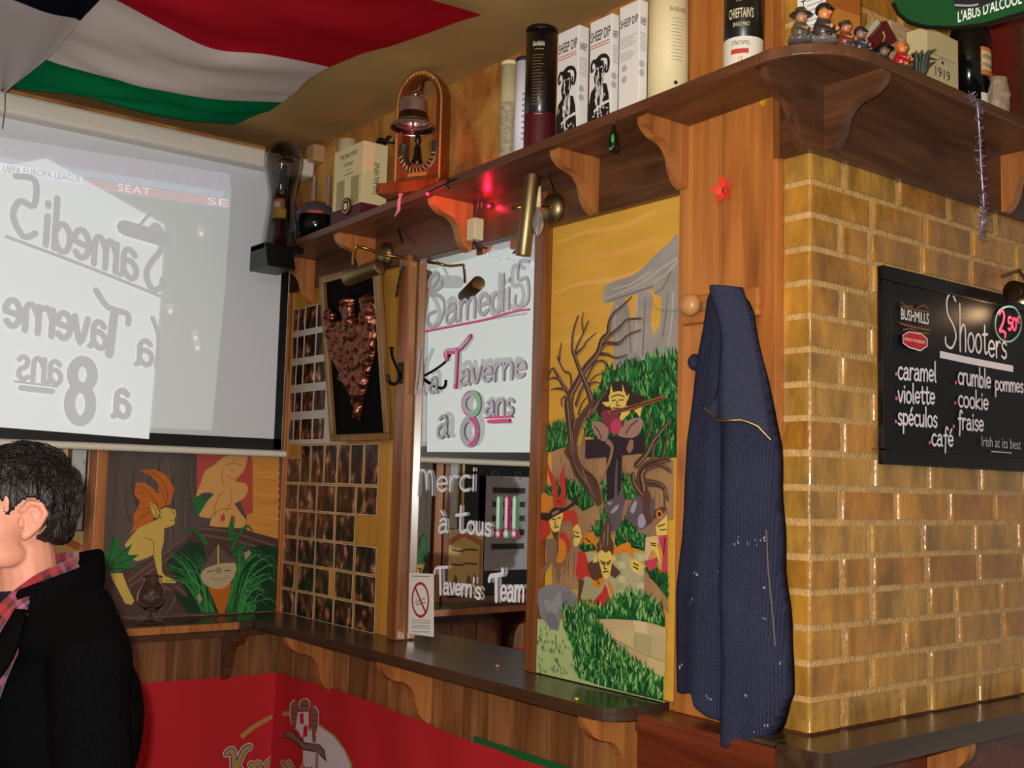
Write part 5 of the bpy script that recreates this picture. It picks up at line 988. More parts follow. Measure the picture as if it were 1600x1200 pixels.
# --- ship's bell in an arched wooden stand
def bell():
    y = -.16; ctr = on('y', y, 647, 300); xl, xr = on('y', y, 612, 200).x, on('y', y, 684, 200).x; w = 82/PXM*depth(ctr)/.985; x = ctr.x;  z0 = sz(x)+.035; zt = min(on('y', y, 650, 98).z, CZ-.006); H = zt-z0; D_ = .05
    WD = wood('bell_stand_wood', '#4a200c', '#6e3414', '#84461e', 'z', .3, 1, 0, .3)
    t = thing('bell_stand', (x, y+.02, z0-.0345), 'arched wooden stand with a hanging brass bell and round emblem', 'bell')
    arch = [(-w/2, 0), (-w/2, H-w*.62)]+[(-w/2*math.cos(a), H-w*.62+w*.62*math.sin(a)) for a in [i*math.pi/16 for i in range(1, 16)]]+[(w/2, H-w*.62), (w/2, 0)]
    iw = w*.36; inn = [(iw, H*.17), (iw, H-w*.62)]+[(iw*math.cos(a), H-w*.62+w*.5*math.sin(a)) for a in [i*math.pi/16 for i in range(1, 16)]]+[(-iw, H-w*.62), (-iw, H*.17)]
    o3 = lambda p, yy: (x+p[0], yy, z0+p[1])
    m = MB(); n = len(arch); N2 = len(inn); y1 = y+D_
    for yy in (y, y1):
        vs = [o3(p, yy) for p in arch]+[o3(p, yy) for p in inn[::-1]]
        k = len(arch); m.add(vs, [(i, i+1, k+i+1, k+i) for i in range(k-1)], WD)
        m.add([o3((-w/2, 0), yy), o3((w/2, 0), yy), o3((iw, H*.17), yy), o3((-iw, H*.17), yy)], [(0, 1, 2, 3)], WD)
    m.add([o3(p, y) for p in arch]+[o3(p, y1) for p in arch], [(i, i+1, n+i+1, n+i) for i in range(n-1)], WD, True)
    m.add([o3(p, y) for p in inn]+[o3(p, y1) for p in inn], [(i, i+1, N2+i+1, N2+i) for i in range(N2-1)], WD, True); m.build('arch', t)
    m = MB(); P = face_y(y-.0006); sc = .93
    line = [(x+p[0]*sc, z0+p[1]*(.975)) for p in arch]
    P.line(line, .006, GOLD, px=False, sm=0); 
    for i in range(0, 30):
        f = i/29*(len(line)-1); j = min(int(f), len(line)-2); a = Vector(line[j]).lerp(Vector(line[j+1]), f-j); P.disc((a.x, a.y), .0022, mat('inlay_brown', '#5a2810', .4), n=6)
    for i in range(9):
        a = math.pi*(.28+.44*i/8); P.line([(x+w*.42*math.cos(a), z0+H-w*.62+w*.53*math.sin(a)), (x+w*.44*math.cos(a-.04), z0+H-w*.62+w*.56*math.sin(a-.04))], .007, GOLD, px=False)
    for i in range(11): P.line([(x-w*.18+i*w*.036, z0+H*.075), (x-w*.18+i*w*.036+.004, z0+H*.1)], .004, GOLD, px=False)
    P.mb.build('gilt_inlay', t)
    m = MB(); m.box((x-w/2-.03, y-.055, sz(x)), (x+w/2+.02, y1+.005, z0), WD); m.build('plinth', t, bevel=.004)
    # emblem ring in the lower part of the arch
    cz = z0+H*.30; Rr = w*.36
    m = MB(); pts = [Vector((x+Rr*math.cos(a), y+.012, cz+Rr*1.15*math.sin(a))) for a in [math.pi*(-1.12+i*1.24/24) for i in range(25)]]; m.tube(pts, .016, mat('emblem_dark_green', '#2c3024', .4), 8); e = m.build('emblem_ring', t)
    m = MB()
    for i in range(13):
        a = math.pi*(-.92+.84*i/12); m.tube([(x+(Rr-.006)*math.cos(a), y-.005, cz+(Rr-.006)*1.15*math.sin(a)), (x+(Rr+.006)*math.cos(a+.06), y-.005, cz+(Rr+.006)*1.15*math.sin(a+.06))], .0022, GOLD, 5)
    m.build('raised_letters', e)
    m = MB(); m.lathe([(.018, 0), (.012, .02), (.009, .05), (.004, .06), (.010, .065), (.009, .085), (0, .09)], (x-.01, y+.015, cz-.035), BLACK, 14); m.build('figure', t)
    # bell
    bz = z0+H*.455; R1 = 33.5/PXM*depth(ctr); hB = H*.26
    SB = mat('bell_brass', '#d8ccca', .36, .95); pr = [(R1*1.05, 0), (R1*1.0, .012), (R1*.82, hB*.16), (R1*.70, hB*.32), (R1*.635, hB*.5), (R1*.61, hB*.9), (R1*.55, hB*.98), (R1*.2, hB), (0, hB)]
    yb = y-.03; b = MB(); b.lathe(pr+[], (x-.004, yb, bz), SB, 40); b.lathe([(R1*1.04, .002), (R1*.76, hB*.23), (R1*.64, hB*.5), (R1*.5, hB*.9), (0, hB*.95)], (x-.004, yb, bz), mat('bell_inside', '#6a5030', .35, 1), 40); bo = b.build('bell', t)
    m = MB(); m.tube([(x-.004, yb, bz+hB), (x-.004, yb, bz+hB+.022), (x, y+.01, bz+hB+.035), (x, y+.02, z0+H*.93)], .006, CHROME, 8); m.lathe([(.004, -.01), (.011, .0), (.004, .012)], (x-.004, yb, bz+hB+.012), CHROME, 12, axis=(1, 0, .2)); m.build('hanger', t)
    m = MB(); m.tube([(x-.004, yb, bz+hB*.7), (x-.004, yb, bz+.0)], .003, ABRASS, 6)
    for i in range(4): m.ball((x-.004, yb, bz+.02-i*.011), .005, CHROME, 8, 6)
    m.build('clapper', bo)
    t.rotation_euler = (0, 0, .5)
    return x, z0, w
bell_x, bell_z, bell_w = bell()
# --- red bar lights clipped along the shelf
REDL = mat('red_led_glow', '#ff1030', .4, emit=14)
def red_led(p, e, label, aim=None):
    t = thing('red_light', p, label, 'light', 'red lights on the shelf'); m = MB(); m.ball(p, .0045, REDL, 10, 8); m.build('bulb', t)
    m = MB(); m.tube([Vector(p)+Vector((0, .0, .003)), Vector(p)+Vector((0, .01, .010)), Vector((p[0], max(p[1]+.015, -.1905) if p[1] < -.2 else -.0005, p[2]+.006 if p[1] > -.2 else zb(p[0])+.012))], .002, BLACK, 6); m.build('clip', t)
    o = lamp('red_light_glow', 'SPOT' if aim else 'POINT', Vector(p)+Vector((0, -.006, 0)), e, (1, .012, .05), .004)
    if aim: o.data.spot_size = 1.1; o.data.spot_blend = .8; o.rotation_euler = (Vector(aim)-o.location).to_track_quat('-Z', 'Y').to_euler()
p = on('y', -.205, 668, 303); p = on('y', -.29, 668, 303); red_led((p.x, -.29, p.z-.0), 5, 'small red light clipped in front of the bell plinth', aim=on('y', -.2, 664, 292))
p = on('y', -.035, 764, 322); red_led((p.x, -.035, p.z), .3, 'small red light under the shelf beside the hanging junction box')
p = on('y', -.03, 768, 232); red_led((p.x, -.035, sz(p.x)+.02), .16, 'small red light on the shelf right of the bell stand')
# --- little things along the shelf edge
def edge_y(px_, py_, y=-.2): return on('y', y, px_, py_)
t0 = edge_y(745, 360, -.075); t = thing('junction_box', (t0.x, -.075, t0.z-.04), 'cream junction box hanging by two wires beside the bell bracket', 'junction box')
s_ = depth(t0)/PXM; m = MB(); m.box((t0.x-.018, -.1, t0.z-17*s_), (t0.x+.022, -.065, t0.z+17*s_), mat('cream_plastic', '#d8c498', .4)); m.build('box', t, bevel=.003)
for dx in (-.006, .010): m = MB(); m.tube([(t0.x+dx, -.08, t0.z+17*s_), (t0.x+dx*1.3, -.075, t0.z+26*s_), (t0.x+dx+.004, -.07, zb(t0.x)-.001)], .003, mat('brown_wire', '#4a3038', .5), 6); m.build('wire', t)
m = MB(); m.tube([(t0.x, -.085, t0.z-17*s_), (t0.x-.006, -.07, t0.z-24*s_), (t0.x+.02, -.05, t0.z-28*s_)], .003, BLACK, 6); m.build('wire', t)
q = edge_y(626, 302, -.202); t = thing('pink_ornament', tuple(q), 'small pink ornament with tail dangling from the shelf edge below the bell', 'ornament')
PK_ = mat('dusty_pink', '#b8788c', .5); m = MB(); m.ball(q, .010, PK_, 10, 8); m.tube([q, q+Vector((-.002, -.004, -.03)), q+Vector((-.008, 0, -.05)), q+Vector((-.03, 0, -.068))], [.004, .006, .006, .002], PK_, 7); m.build('ornament', t)
q = edge_y(961, 182, -.196); t = thing('glass_charm', (q.x, q.y, q.z-.09), 'dark glass charm with green marks hanging from shelf edge under white boxes', 'charm')
m = MB(); m.tube([q, q+Vector((.0, -.004, -.025))], .0045, mat('brown_wire', '#4a3038', .5), 6); m.build('loop', t)
m = MB(); m.lathe([(0, 0), (.010, .004), (.013, .016), (.011, .035), (.006, .055), (.003, .07), (0, .072)], q+Vector((.002, -.006, -.092)), mat('dark_bottle_glass', '#0c1412', .08), 14); m.build('drop', t)
m = MB(); m.ball(q+Vector((.008, -.014, -.06)), (.005, .004, .012), mat('bright_green', '#3a9a3a', .3), 8, 6); m.ball(q+Vector((.004, -.016, -.084)), (.005, .003, .004), mat('bright_green', '#3a9a3a', .3), 8, 6); m.build('green_mark', t)
q = edge_y(701, 286, -.197); m = MB(); m.tube([q+Vector((-.004, 0, .012)), q+Vector((.006, -.004, .004)), q+Vector((-.004, -.003, -.008)), q+Vector((.006, -.002, -.016))], .004, mat('dark_green_wire', '#0c2018', .5), 6); tag(m.build('wire_tie'), 'dark twist of green wire on the shelf edge right of the bell', 'wire tie')
# ================================================================ picture lamps, copper relief, hooks
def picture():
    TL, TR, BL, BR = on('y', -.092, 508, 433), on('y', -.092, 600, 408), on('y', -.02, 521, 694), on('y', -.02, 611, 682)
    O = (BL+Vector((TL.x-.0, BL.y, BL.z)))*.5; O = Vector(((TL.x+BL.x)/2, -.02, (BL.z+BR.z)/2)); U = Vector((((TR.x-TL.x)+(BR.x-BL.x))/2, 0, 0)); zt = (TL.z+TR.z)/2; V = Vector((0, -.072, zt-O.z)); Nn = U.cross(V).normalized()
    Nn = Nn if Nn.y < 0 else -Nn; W_, H_ = U.length, V.length; u, v = U.normalized(), V.normalized()
    t = thing('framed_relief', tuple(O+U*.5), 'copper relief on black velvet in a gilt frame leaning from the wall', 'picture')
    f = lambda a, b, c: O+u*a+v*b+Nn*c
    fw = .024; FRM = wood('gilt_brown_frame', '#5a3c1c', '#7a5628', '#94703a', 'z', .35, 1, 0, .2)
    m = MB()
    for (a0, b0, a1, b1) in ((0, 0, W_, fw), (0, H_-fw, W_, H_), (0, fw, fw, H_-fw), (W_-fw, fw, W_, H_-fw)):
        m.add([f(a0, b0, 0), f(a1, b0, 0), f(a1, b1, 0), f(a0, b1, 0), f(a0, b0, .022), f(a1, b0, .022), f(a1, b1, .022), f(a0, b1, .022)], [(0,3,2,1),(4,5,6,7),(0,1,5,4),(1,2,6,5),(2,3,7,6),(3,0,4,7)], FRM)
    m.build('frame', t, bevel=.003)
    m = MB()
    g = fw*.78
    for (a0, b0, a1, b1) in ((g, g, W_-g, fw), (g, H_-fw, W_-g, H_-g), (g, g, fw, H_-g), (W_-fw, g, W_-g, H_-g)): m.add([f(a0, b0, .0225), f(a1, b0, .0225), f(a1, b1, .0225), f(a0, b1, .0225)], [(0, 1, 2, 3)], BRASS)
    m.build('gilt_edge', t)
    m = MB(); m.add([f(fw, fw, .006), f(W_-fw, fw, .006), f(W_-fw, H_-fw, .006), f(fw, H_-fw, .006)], [(0, 1, 2, 3)], mat('black_velvet', '#060607', .9, spec=.1)); m.build('velvet_backing', t)
    # relief: outline in the frame's own coordinates
    def uv(cx, cy):      # crop of the photo -> fractions of the panel
        lx = 330+(385-330)*(cy-210)/(1140-210)*.95; rx = 665+(715-665)*(cy-160)/(1130-160)
        return ((cx-lx)/(rx-lx), 1-(cy-(215-.15*(cx-330)))/(1140-210+.12*(cx-330)*0+0))
    outl = [(355, 400), (385, 380), (410, 410), (412, 455), (440, 460), (465, 450), (455, 370), (470, 325), (500, 318), (525, 345), (522, 410), (540, 450), (565, 470), (575, 420), (565, 350), (590, 318), (630, 325), (645, 380), (660, 450), (645, 520), (645, 620), (630, 680), (605, 760), (585, 850), (560, 930), (545, 1025), (525, 1000), (510, 900), (480, 850), (440, 790), (410, 700), (390, 620), (372, 540), (365, 480), (350, 430)]
    poly = [uv(*q) for q in outl]; n = len(poly)
    def inside(x, y):
        r = False
        for i in range(n):
            (x1, y1), (x2, y2) = poly[i], poly[i-1]
            if (y1 > y) != (y2 > y) and x < (x2-x1)*(y-y1)/(y2-y1)+x1: r = not r
        return r
    def dist(x, y):
        best = 9
        for i in range(n):
            a, b, p = Vector(poly[i]), Vector(poly[i-1]), Vector((x, y)); d = b-a; tt = max(0, min(1, (p-a).dot(d)/max(d.dot(d), 1e-9))); e = (p-a-d*tt); best = min(best, math.hypot(e.x*W_, e.y*H_))
        return best
    NX, NY = 64, 110; idx = {}; vs = []; fs = []
    for j in range(NY+1):
        for i in range(NX+1):
            x, y = i/NX, j/NY
            if inside(x, y):
                d = dist(x, y); P3 = Vector((x*W_*26, y*H_*26, 3.1)); vn = noise.voronoi(P3*1.15)[0]; b = max(0, 1-vn[0]*1.3); rid = abs(noise.noise(P3*1.2))
                h = .008+.024*(1-math.exp(-d/.016))+.018*b-.012*rid+.006*noise.noise(P3*3)
                # radiating folds at the wrist of the relief
                if y > .66: h += .006*math.sin(x*60+y*20)
                idx[(i, j)] = len(vs); vs.append(f(x*W_, y*H_, h))
    for (i, j), a in idx.items():
        q = [idx.get(k) for k in ((i, j), (i+1, j), (i+1, j+1), (i, j+1))]
        if None not in q: fs.append(q)
    # rim down to the velvet
    edges = {}
    for q in fs:
        for k in range(4):
            e = (q[k], q[(k+1) % 4]); edges[e] = 1
    base = {}
    for (a, b) in list(edges):
        if (b, a) not in edges:
            for c in (a, b):
                if c not in base:
                    p = vs[c]; hh = (p-O).dot(Nn); base[c] = len(vs); vs.append(p-Nn*(hh-.0062))
            fs.append((b, a, base[a], base[b]))
    m = MB(); m.add(vs, fs, mat('beaten_copper', '#8a5440', .34, 1, bump=.3, bump_scale=90), True); m.build('copper_relief', t)
picture()
def picture_lamp(name_label, ros, arm, sh0, sh1, rad, open_=True):
    t = thing('picture_lamp', tuple(ros), name_label, 'lamp'); m = MB()
    m.lathe([(0, .03), (.018, .028), (.038, .018), (.044, .006), (.044, 0), (0, 0)], ros, ABRASS, 28, axis=(0, -1, 0)); m.build('wall_rose', t)
    m = MB(); m.tube(smooth(arm, 6), .0048, BRASS, 10); m.build('arm', t)
    a, b = Vector(sh0), Vector(sh1); ax = (b-a).normalized(); m = MB(); m.lathe([(0, 0), (rad, 0), (rad, (b-a).length), (0, (b-a).length)], a, ABRASS, 28, axis=ax); m.build('shade', t, bevel=.002)
    return t
# left lamp over the copper relief
ros = on('y', -.021, 606, 398); A_ = [on('y', -.03, 618, 402), on('y', -.07, 628, 402), on('y', -.13, 600, 398), on('y', -.19, 572, 388), on('y', -.215, 556, 386), on('y', -.222, 552, 400), on('y', -.222, 552, 414)]
picture_lamp('antique brass picture lamp over the copper relief', (ros.x-.012, -.0205, ros.z), A_, on('y', -.235, 541, 436), on('y', -.195, 593, 416), .024)
# right lamp with its tube turned upright beside the painted panel
ros = on('y', -.0205, 866, 326); A_ = [(ros.x, -.035, ros.z), on('y', -.07, 858, 324), on('y', -.12, 840, 324), on('y', -.165, 812, 324), on('y', -.175, 800, 326)]
t = picture_lamp('antique brass picture lamp turned upright at the top of the mirror post', (ros.x, -.0205, ros.z), A_, on('y', -.17, 817, 400), on('y', -.17, 832, 272), .021)
q = on('y', -.155, 834, 350); m = MB(); m.lathe([(.006, .045), (.010, .035), (.016, .01), (.014, -.012), (.006, -.03), (0, -.034)], (q.x+.012, -.15, q.z), mat('clear_bulb_glass', '#c8c8cc', .05, trans=.8, ior=1.2), 18); m.lathe([(0, .1), (.007, .1), (.007, .045), (0, .045)], (q.x+.012, -.15, q.z), mat('cream_plastic', '#d8c498', .4), 12); m.build('bulb', t)
# black hook with two prongs on the post
c = lambda a, b, y: on('y', y, 420+a/3.75, 380+b/3.75)
t = thing('coat_hook', tuple(c(765, 775, -.04)), 'black iron double coat hook on the post left of the mirror', 'hook'); IRON = mat('black_iron', '#121214', .3, .6)
m = MB(); m.tube(smooth([c(718, 612, -.115), c(722, 660, -.105), c(742, 712, -.08), c(766, 760, -.05), c(770, 775, -.04)], 5), [.009]+[.0045]*19+[.006], IRON, 8); m.build('upper_prong', t)
m = MB(); m.tube(smooth([c(770, 772, -.04), c(765, 805, -.06), c(735, 825, -.09), c(703, 808, -.11), c(694, 770, -.115)], 5), .0055, IRON, 8); m.build('lower_prong', t)
q = c(772, 770, -.04); m = MB(); m.box((q.x-.014, -.045, q.z-.03), (q.x+.012, -.0385, q.z+.04), IRON); m.build('plate', t)
def cable(pts, r, label, m_=BLACK, name='cable', twist=True):
    P = smooth(pts, 8); mb = MB()
    if twist:
        for s in (0, math.pi): mb.tube([p+Vector((math.cos(i*.9+s), 0, 0))*r for i, p in enumerate(P)], r*.8, m_, 6)
    else: mb.tube(P, r, m_, 6)
    return tag(mb.build(name), label, 'cable')
cable([on('y', -.03, 621, 352), on('y', -.035, 625, 366), on('y', -.05, 629, 380)], .003, 'short black twisted cable above the brass rose of the left lamp')
cable([on('y', -.045, 631, 416), on('y', -.05, 624, 436), on('y', -.046, 619, 464)], .0035, 'black twisted cable hanging down the post left of the mirror')
cable([on('y', -.03, 857, 270), on('y', -.03, 862, 286), on('y', -.036, 867, 302)], .0025, 'short black cable above the rose of the upright lamp')
# peg rail, knob, ribbon flower, wire
zr = on('y', -.03, 1085, 485).z; xa = on('y', -.03, 1068, 485).x; xb = on('y', -.03, 1190, 475).x
t = thing('peg_rail', ((xa+xb)/2, -.03, zr-.03), 'pine peg rail with a round knob on the pillar', 'peg rail')
m = MB(); m.box((xa, -.042, zr-.034), (xb, -.0205, zr+.034), PINE_X); m.build('rail', t, bevel=.006)
for px_, hid in ((1084, 0),):
    q = on('y', -.075, px_, 483); m = MB(); m.lathe([(.012, 0), (.011, .022), (.02, .03), (.027, .042), (.026, .054), (.016, .064), (0, .066)], (q.x, -.0415, zr+.002), mat('pale_turned_pine', '#b98450', .35, coat=.3), 24, axis=(0, -1, 0)); m.build('knob', t)
m = MB(); c1 = lambda a, b: on('y', -.006, 845+a/5.4545, 440+b/5.4545)
tag((m.tube(smooth([c1(955, 190), c1(985, 225), c1(1050, 246), c1(1120, 250)], 5)+[on('y', -.022, 1064, 485), on('y', -.024, 1068, 485)], .0012, mat('grey_wire', '#8a8c90', .4), 6) and m).build('thin_wire'), 'thin grey wire running from the peg rail across the painted panel', 'wire')
q = on('y', -.022, 1134, 298); t = thing('paper_flower', tuple(q), 'red orange paper flower stuck on the pine pillar', 'flower'); RF = mat('red_orange_paper', '#e0402a', .5)
for i in range(5):
    a = math.pi*(.5+.4*i)+.15; m = MB(); l = .034; pts = []
    for s in range(7): f_ = s/6; w_ = .011*math.sin(math.pi*min(1, f_*.85+.1)); pts.append((q.x+l*f_*math.cos(a)-w_*math.sin(a), -.023-.008*f_*(1-.4*f_)*3, q.z+l*f_*math.sin(a)+w_*math.cos(a)))
    for s in range(6, -1, -1): f_ = s/6; w_ = .011*math.sin(math.pi*min(1, f_*.85+.1)); pts.append((q.x+l*f_*math.cos(a)+w_*math.sin(a), -.022-.008*f_*(1-.4*f_)*3, q.z+l*f_*math.sin(a)-w_*math.cos(a)))
    m.grid([pts[:7], pts[7:][::-1]], RF); m.build('petal', t)
m = MB(); m.ball((q.x, -.027, q.z), (.008, .005, .008), mat('dark_red_paper', '#a02a1c', .5), 10, 6); m.build('centre', t)
q = on('y', -.022, 1191, 160); m = MB(); m.prism([(q.x+.012*(1 if i % 2 else .45)*math.cos(i*.628+.3), -.0205, q.z+.008*(1 if i % 2 else .45)*math.sin(i*.628+.3)) for i in range(10)], (0, -.0015, 0), mat('yellow_foil', '#d8b828', .3, .3)); tag(m.build('yellow_star'), 'tiny yellow foil star stuck high on the pine pillar', 'confetti')
for (px_, py_, y, mm, lb) in ((777, 1041, -.1, PK_, 'pink crumb of confetti lying on the counter before the mirror'), (830, 1102, -.1, mat('yellow_foil', '#d8b828', .3, .3), 'yellow crumb of confetti lying near the counter front edge')):
    q = on('z', 1.0835, px_, py_)
    if q.y < -.19: q.y = -.185
    m = MB(); m.ball((q.x, q.y, 1.0845), (.006, .006, .004), mm, 8, 5); tag(m.build('confetti'), lb, 'confetti')
# ================================================================ brandy glass on the left counter
def brandy():
    x, y = .1, -.543; c = Vector((x, y, 1.0805)); s = depth(c)/PXM; GLS = mat('clear_glass', '#ffffff', .0, trans=1, ior=1.45)
    t = thing('brandy_glass', tuple(c), 'empty short-stemmed brandy glass standing on the counter before the elf mural', 'glass'); H = 71*s
    out = [(0, 0), (20*s, .5*s), (20*s, 2*s), (8*s, 4*s), (4.5*s, 8*s), (6.5*s, 12*s), (5*s, 15*s), (10*s, 19*s), (18*s, 26*s), (22*s, 36*s), (20.5*s, 48*s), (15*s, 60*s), (13.5*s, 65*s), (15*s, 71*s)]
    inn = [(14.3*s, 71*s), (12.8*s, 65*s), (14.2*s, 60*s), (19.6*s, 48*s), (21*s, 36*s), (17*s, 27*s), (9*s, 21*s), (0, 20*s)]
    pr = smooth([(a, b, 0) for a, b in out[2:]], 3)+smooth([(a, b, 0) for a, b in inn], 3)
    m = MB(); m.lathe(out[:3]+[(p.x, p.y) for p in pr[1:]], c, GLS, 36); m.build('bowl', t)
brandy()
# ================================================================ papers on the window, seen directly and in the mirror
def papers():
    X = .0075
    t = thing('poster', (X, -.85, 1.10), 'cream poster with orange roof border pinned low on the window', 'poster'); P = Paint('x', .0225, 1, 5e-5)
    m = MB(); m.box((.021, -.955, 1.11), (.0222, -.748, 1.392), mat('poster_cream', '#d8c490', .5)); m.build('sheet', t)
    OR_ = mat('poster_orange', '#c07048', .5); LT = mat('poster_pale_yellow', '#d8b870', .5)
    P.poly([(-.95, 1.12), (-.755, 1.12), (-.755, 1.34), (-.85, 1.388), (-.95, 1.34)], OR_, px=False); P.poly([(-.935, 1.15), (-.77, 1.15), (-.77, 1.32), (-.85, 1.36), (-.935, 1.32)], LT, px=False)
    for z_ in (1.3, 1.24): P.line([(-.92, z_), (-.87, z_+.004), (-.83, z_-.003), (-.79, z_+.003)], .008, mat('poster_ink', '#5a3a24', .5), px=False)
    for y_ in (-.91, -.88, -.81): P.poly([(y_-.014, 1.15), (y_+.014, 1.15), (y_+.01, 1.18), (y_, 1.2), (y_-.01, 1.18)], mat('poster_figure', '#7a5a48', .5), px=False)
    P.mb.build('drawing', t)
    t = thing('hanging_notice', (X, -1.05, 1.2), 'grey notice with black strips hanging from clips under the screen', 'notice')
    m = MB(); m.box((.026, -1.2, 1.21), (.0272, -.957, 1.625), mat('notice_grey', '#9a98a4', .5, noise_amt=.15, noise_scale=12)); m.build('sheet', t); P = Paint('x', .0276, 1, 5e-5)
    for i in range(5): P.poly([(-1.18, 1.575-i*.062), (-.995, 1.575-i*.062), (-.995, 1.55-i*.062), (-1.18, 1.55-i*.062)], PBLK, px=False)
    P.mb.build('black_strips', t)
    for y_ in (-1.0, -1.13): m = MB(); m.tube([(.03, y_-.02, 1.615), (.03, y_-.014, 1.645), (.03, y_+.014, 1.645), (.03, y_+.02, 1.615), (.03, y_-.02, 1.615)], .0016, CHROME, 6); m.build('wire_clip', t)
    t = thing('marbled_paper', (X, -.79, 1.39), 'pale marbled paper strip on the window beside the post', 'paper'); m = MB(); m.box((.0125, -.815, 1.395), (.0138, -.768, 1.68), mat('marbled_paper', '#b8bcb8', .4, noise_amt=.3, noise_scale=22)); m.build('sheet', t)
    t = thing('dark_bag', (.06, -.86, 1.4), 'black bag hanging on the window, seen in the mirror', 'bag')
papers()
bpy.data.objects.remove(bpy.data.objects['dark_bag'])
# ================================================================ right-hand shelf round the pillar
SZR = ZR+.0255
def rx(px_, py_, x=2.55): return on('x', x, px_, py_)
def dbox():
    x1 = 2.55; a = rx(1290, 40, x1); b = rx(1344, 70, x1); y0, y1 = a.y, b.y; x0 = on('y', y0, 1246, 30).x
    t = thing('whisky_box', ((x0+x1)/2, (y0+y1)/2, SZR), 'tall box with printed white face and sunset side at the shelf corner', 'box')
    zt = CZ-.02; m = MB(); m.box((x0, y0, SZR), (x1, y1, zt), WHITE); m.build('carton', t)
    P = face_y(y0-.0005); w = x1-x0
    zt_ = on('y', y0, 1260, 0).z
    P.text('T', *[(x0+w*.14, zt_-.024), (x0+w*.3, zt_-.024)], .026, PBLK, px=False)
    for i in range(9): P.line([(x0+w*(.34 if i < 2 else .12), zt_-.004-i*.0115), (x0+w*.9, zt_-.004-i*.0115)], .0022, PGRY, px=False)
    S = Paint('x', x1+.0005, 1, 5e-5, P.mb); cols = ['#b48a50', '#c8934a', '#c07a30', '#a85c20', '#8a4a1c', '#b07030', '#c89450', '#cfa664', '#c4a070']
    for i, cc in enumerate(cols):
        z_ = SZR+(zt-SZR)*(i/len(cols)); z2 = SZR+(zt-SZR)*((i+1)/len(cols)); S.poly([(y0, z_), (y1, z_+.01), (y1, z2+.01 if i < 8 else z2), (y0, z2)], mat('sunset_%d' % i, cc, .5), px=False)
    P.mb.build('printed_design', t)
dbox()
def figurine(px_, py_, x, h, cols, label, hat='cap', lean=0):
    """small painted gnome figure: base, body with arms, head with face, hat"""
    q = on('x', x, px_, py_); b = Vector((x, q.y, SZR)); t = thing('figurine', tuple(b), label, 'figurine', None); k = h/.1
    def cm(c): return mat('glazed_'+c.strip('#'), c, .3, coat=.3, noise_amt=.15, noise_scale=60)
    body, skin, hair, basec = [cm(c) for c in cols]
    m = MB(); m.lathe([(0, 0), (.034*k, 0), (.036*k, .006*k), (.03*k, .014*k), (0, .015*k)], b, basec, 16); 
    for i in range(7): a = i*.9; m.ball(b+Vector((.03*k*math.cos(a), .03*k*math.sin(a), .01*k)), (.009*k, .009*k, .008*k), basec, 8, 6)
    m.build('base', t)
    m = MB(); m.lathe([(.018*k, .012*k), (.027*k, .022*k), (.026*k, .04*k), (.019*k, .056*k), (.01*k, .063*k), (0, .064*k)], b, body, 18)
    for s in (-1, 1): m.tube([b+Vector((.004*k, s*.02*k, .054*k)), b+Vector((.014*k, s*.03*k, .04*k)), b+Vector((.03*k, s*.014*k, .034*k))], [.008*k, .008*k, .006*k], body, 8); m.ball(b+Vector((.033*k, s*.012*k, .034*k)), .006*k, skin, 8, 6); m.ball(b+Vector((.022*k, s*.013*k, .015*k)), (.014*k, .008*k, .007*k), hair, 8, 6)
    m.build('body', t)
    hc = b+Vector((.004*k, lean*k, .076*k)); m = MB(); m.ball(hc, (.017*k, .016*k, .018*k), skin, 14, 10); m.ball(hc+Vector((.017*k, 0, -.001*k)), .0048*k, skin, 8, 6)
    for s in (-1, 1): m.ball(hc+Vector((.0145*k, s*.006*k, .005*k)), .0022*k, PBLK, 6, 5); m.ball(hc+Vector((0, s*.016*k, 0)), (.003*k, .003*k, .006*k), skin, 6, 5)
    m.tube([hc+Vector((.0135*k, -.006*k, -.0085*k)), hc+Vector((.0155*k, 0, -.0105*k)), hc+Vector((.0135*k, .006*k, -.0085*k))], .0012*k, PRED, 5); m.build('head', t)
    m = MB()
    if hat == 'cap': m.lathe([(.02*k, 0), (.021*k, .004*k), (.019*k, .012*k), (.011*k, .02*k), (0, .022*k)], hc+Vector((-.002*k, 0, .006*k)), hair, 16, axis=(-.25, 0, 1)); m.ball(hc+Vector((.016*k, 0, .008*k)), (.010*k, .014*k, .0025*k), hair, 10, 6)
    elif hat == 'curls':
        for i in range(14): a = i*2.4; zz = .004+.012*(i/14); m.ball(hc+Vector((-.004*k+.013*k*math.cos(a), .015*k*math.sin(a), zz*k)), .0075*k, hair, 8, 6)
    else: m.lathe([(.034*k, 0), (.03*k, .003*k), (.018*k, .006*k), (.014*k, .02*k), (.0, .026*k)], hc+Vector((-.002*k, 0, .009*k)), hair, 18)
    m.build('hair' if hat == 'curls' else 'hat', t)
figurine(1250, 70, 2.560, .070, ('#5a4a38', '#a87c58', '#4a463c', '#55504a'), 'gnome figurine with grey brown hat, leftmost at the shelf corner', 'brim')
figurine(1286, 68, 2.588, .084, ('#3a3230', '#c8824a', '#1a1a20', '#6a6058'), 'gnome figurine with orange face and black cap at the shelf corner', 'cap')
figurine(1320, 84, 2.595, .066, ('#7a3a20', '#b07048', '#2a2628', '#504840'), 'small red brown figurine right of the black-capped gnome', 'curls')
figurine(1343, 92, 2.60, .062, ('#3a3a44', '#8a6a58', '#22222a', '#4a4440'), 'small dark figurine before the sunset box', 'cap')
figurine(1408, 124, 2.61, .066, ('#b01c24', '#d07838', '#c07030', '#3a3a34'), 'figurine with orange hair and red clothes before the cream box', 'curls')
figurine(1380, 116, 2.575, .066, ('#2a2c2c', '#7a6250', '#1c1e20', '#2c3028'), 'dark green figurine left of the orange haired one', 'brim')
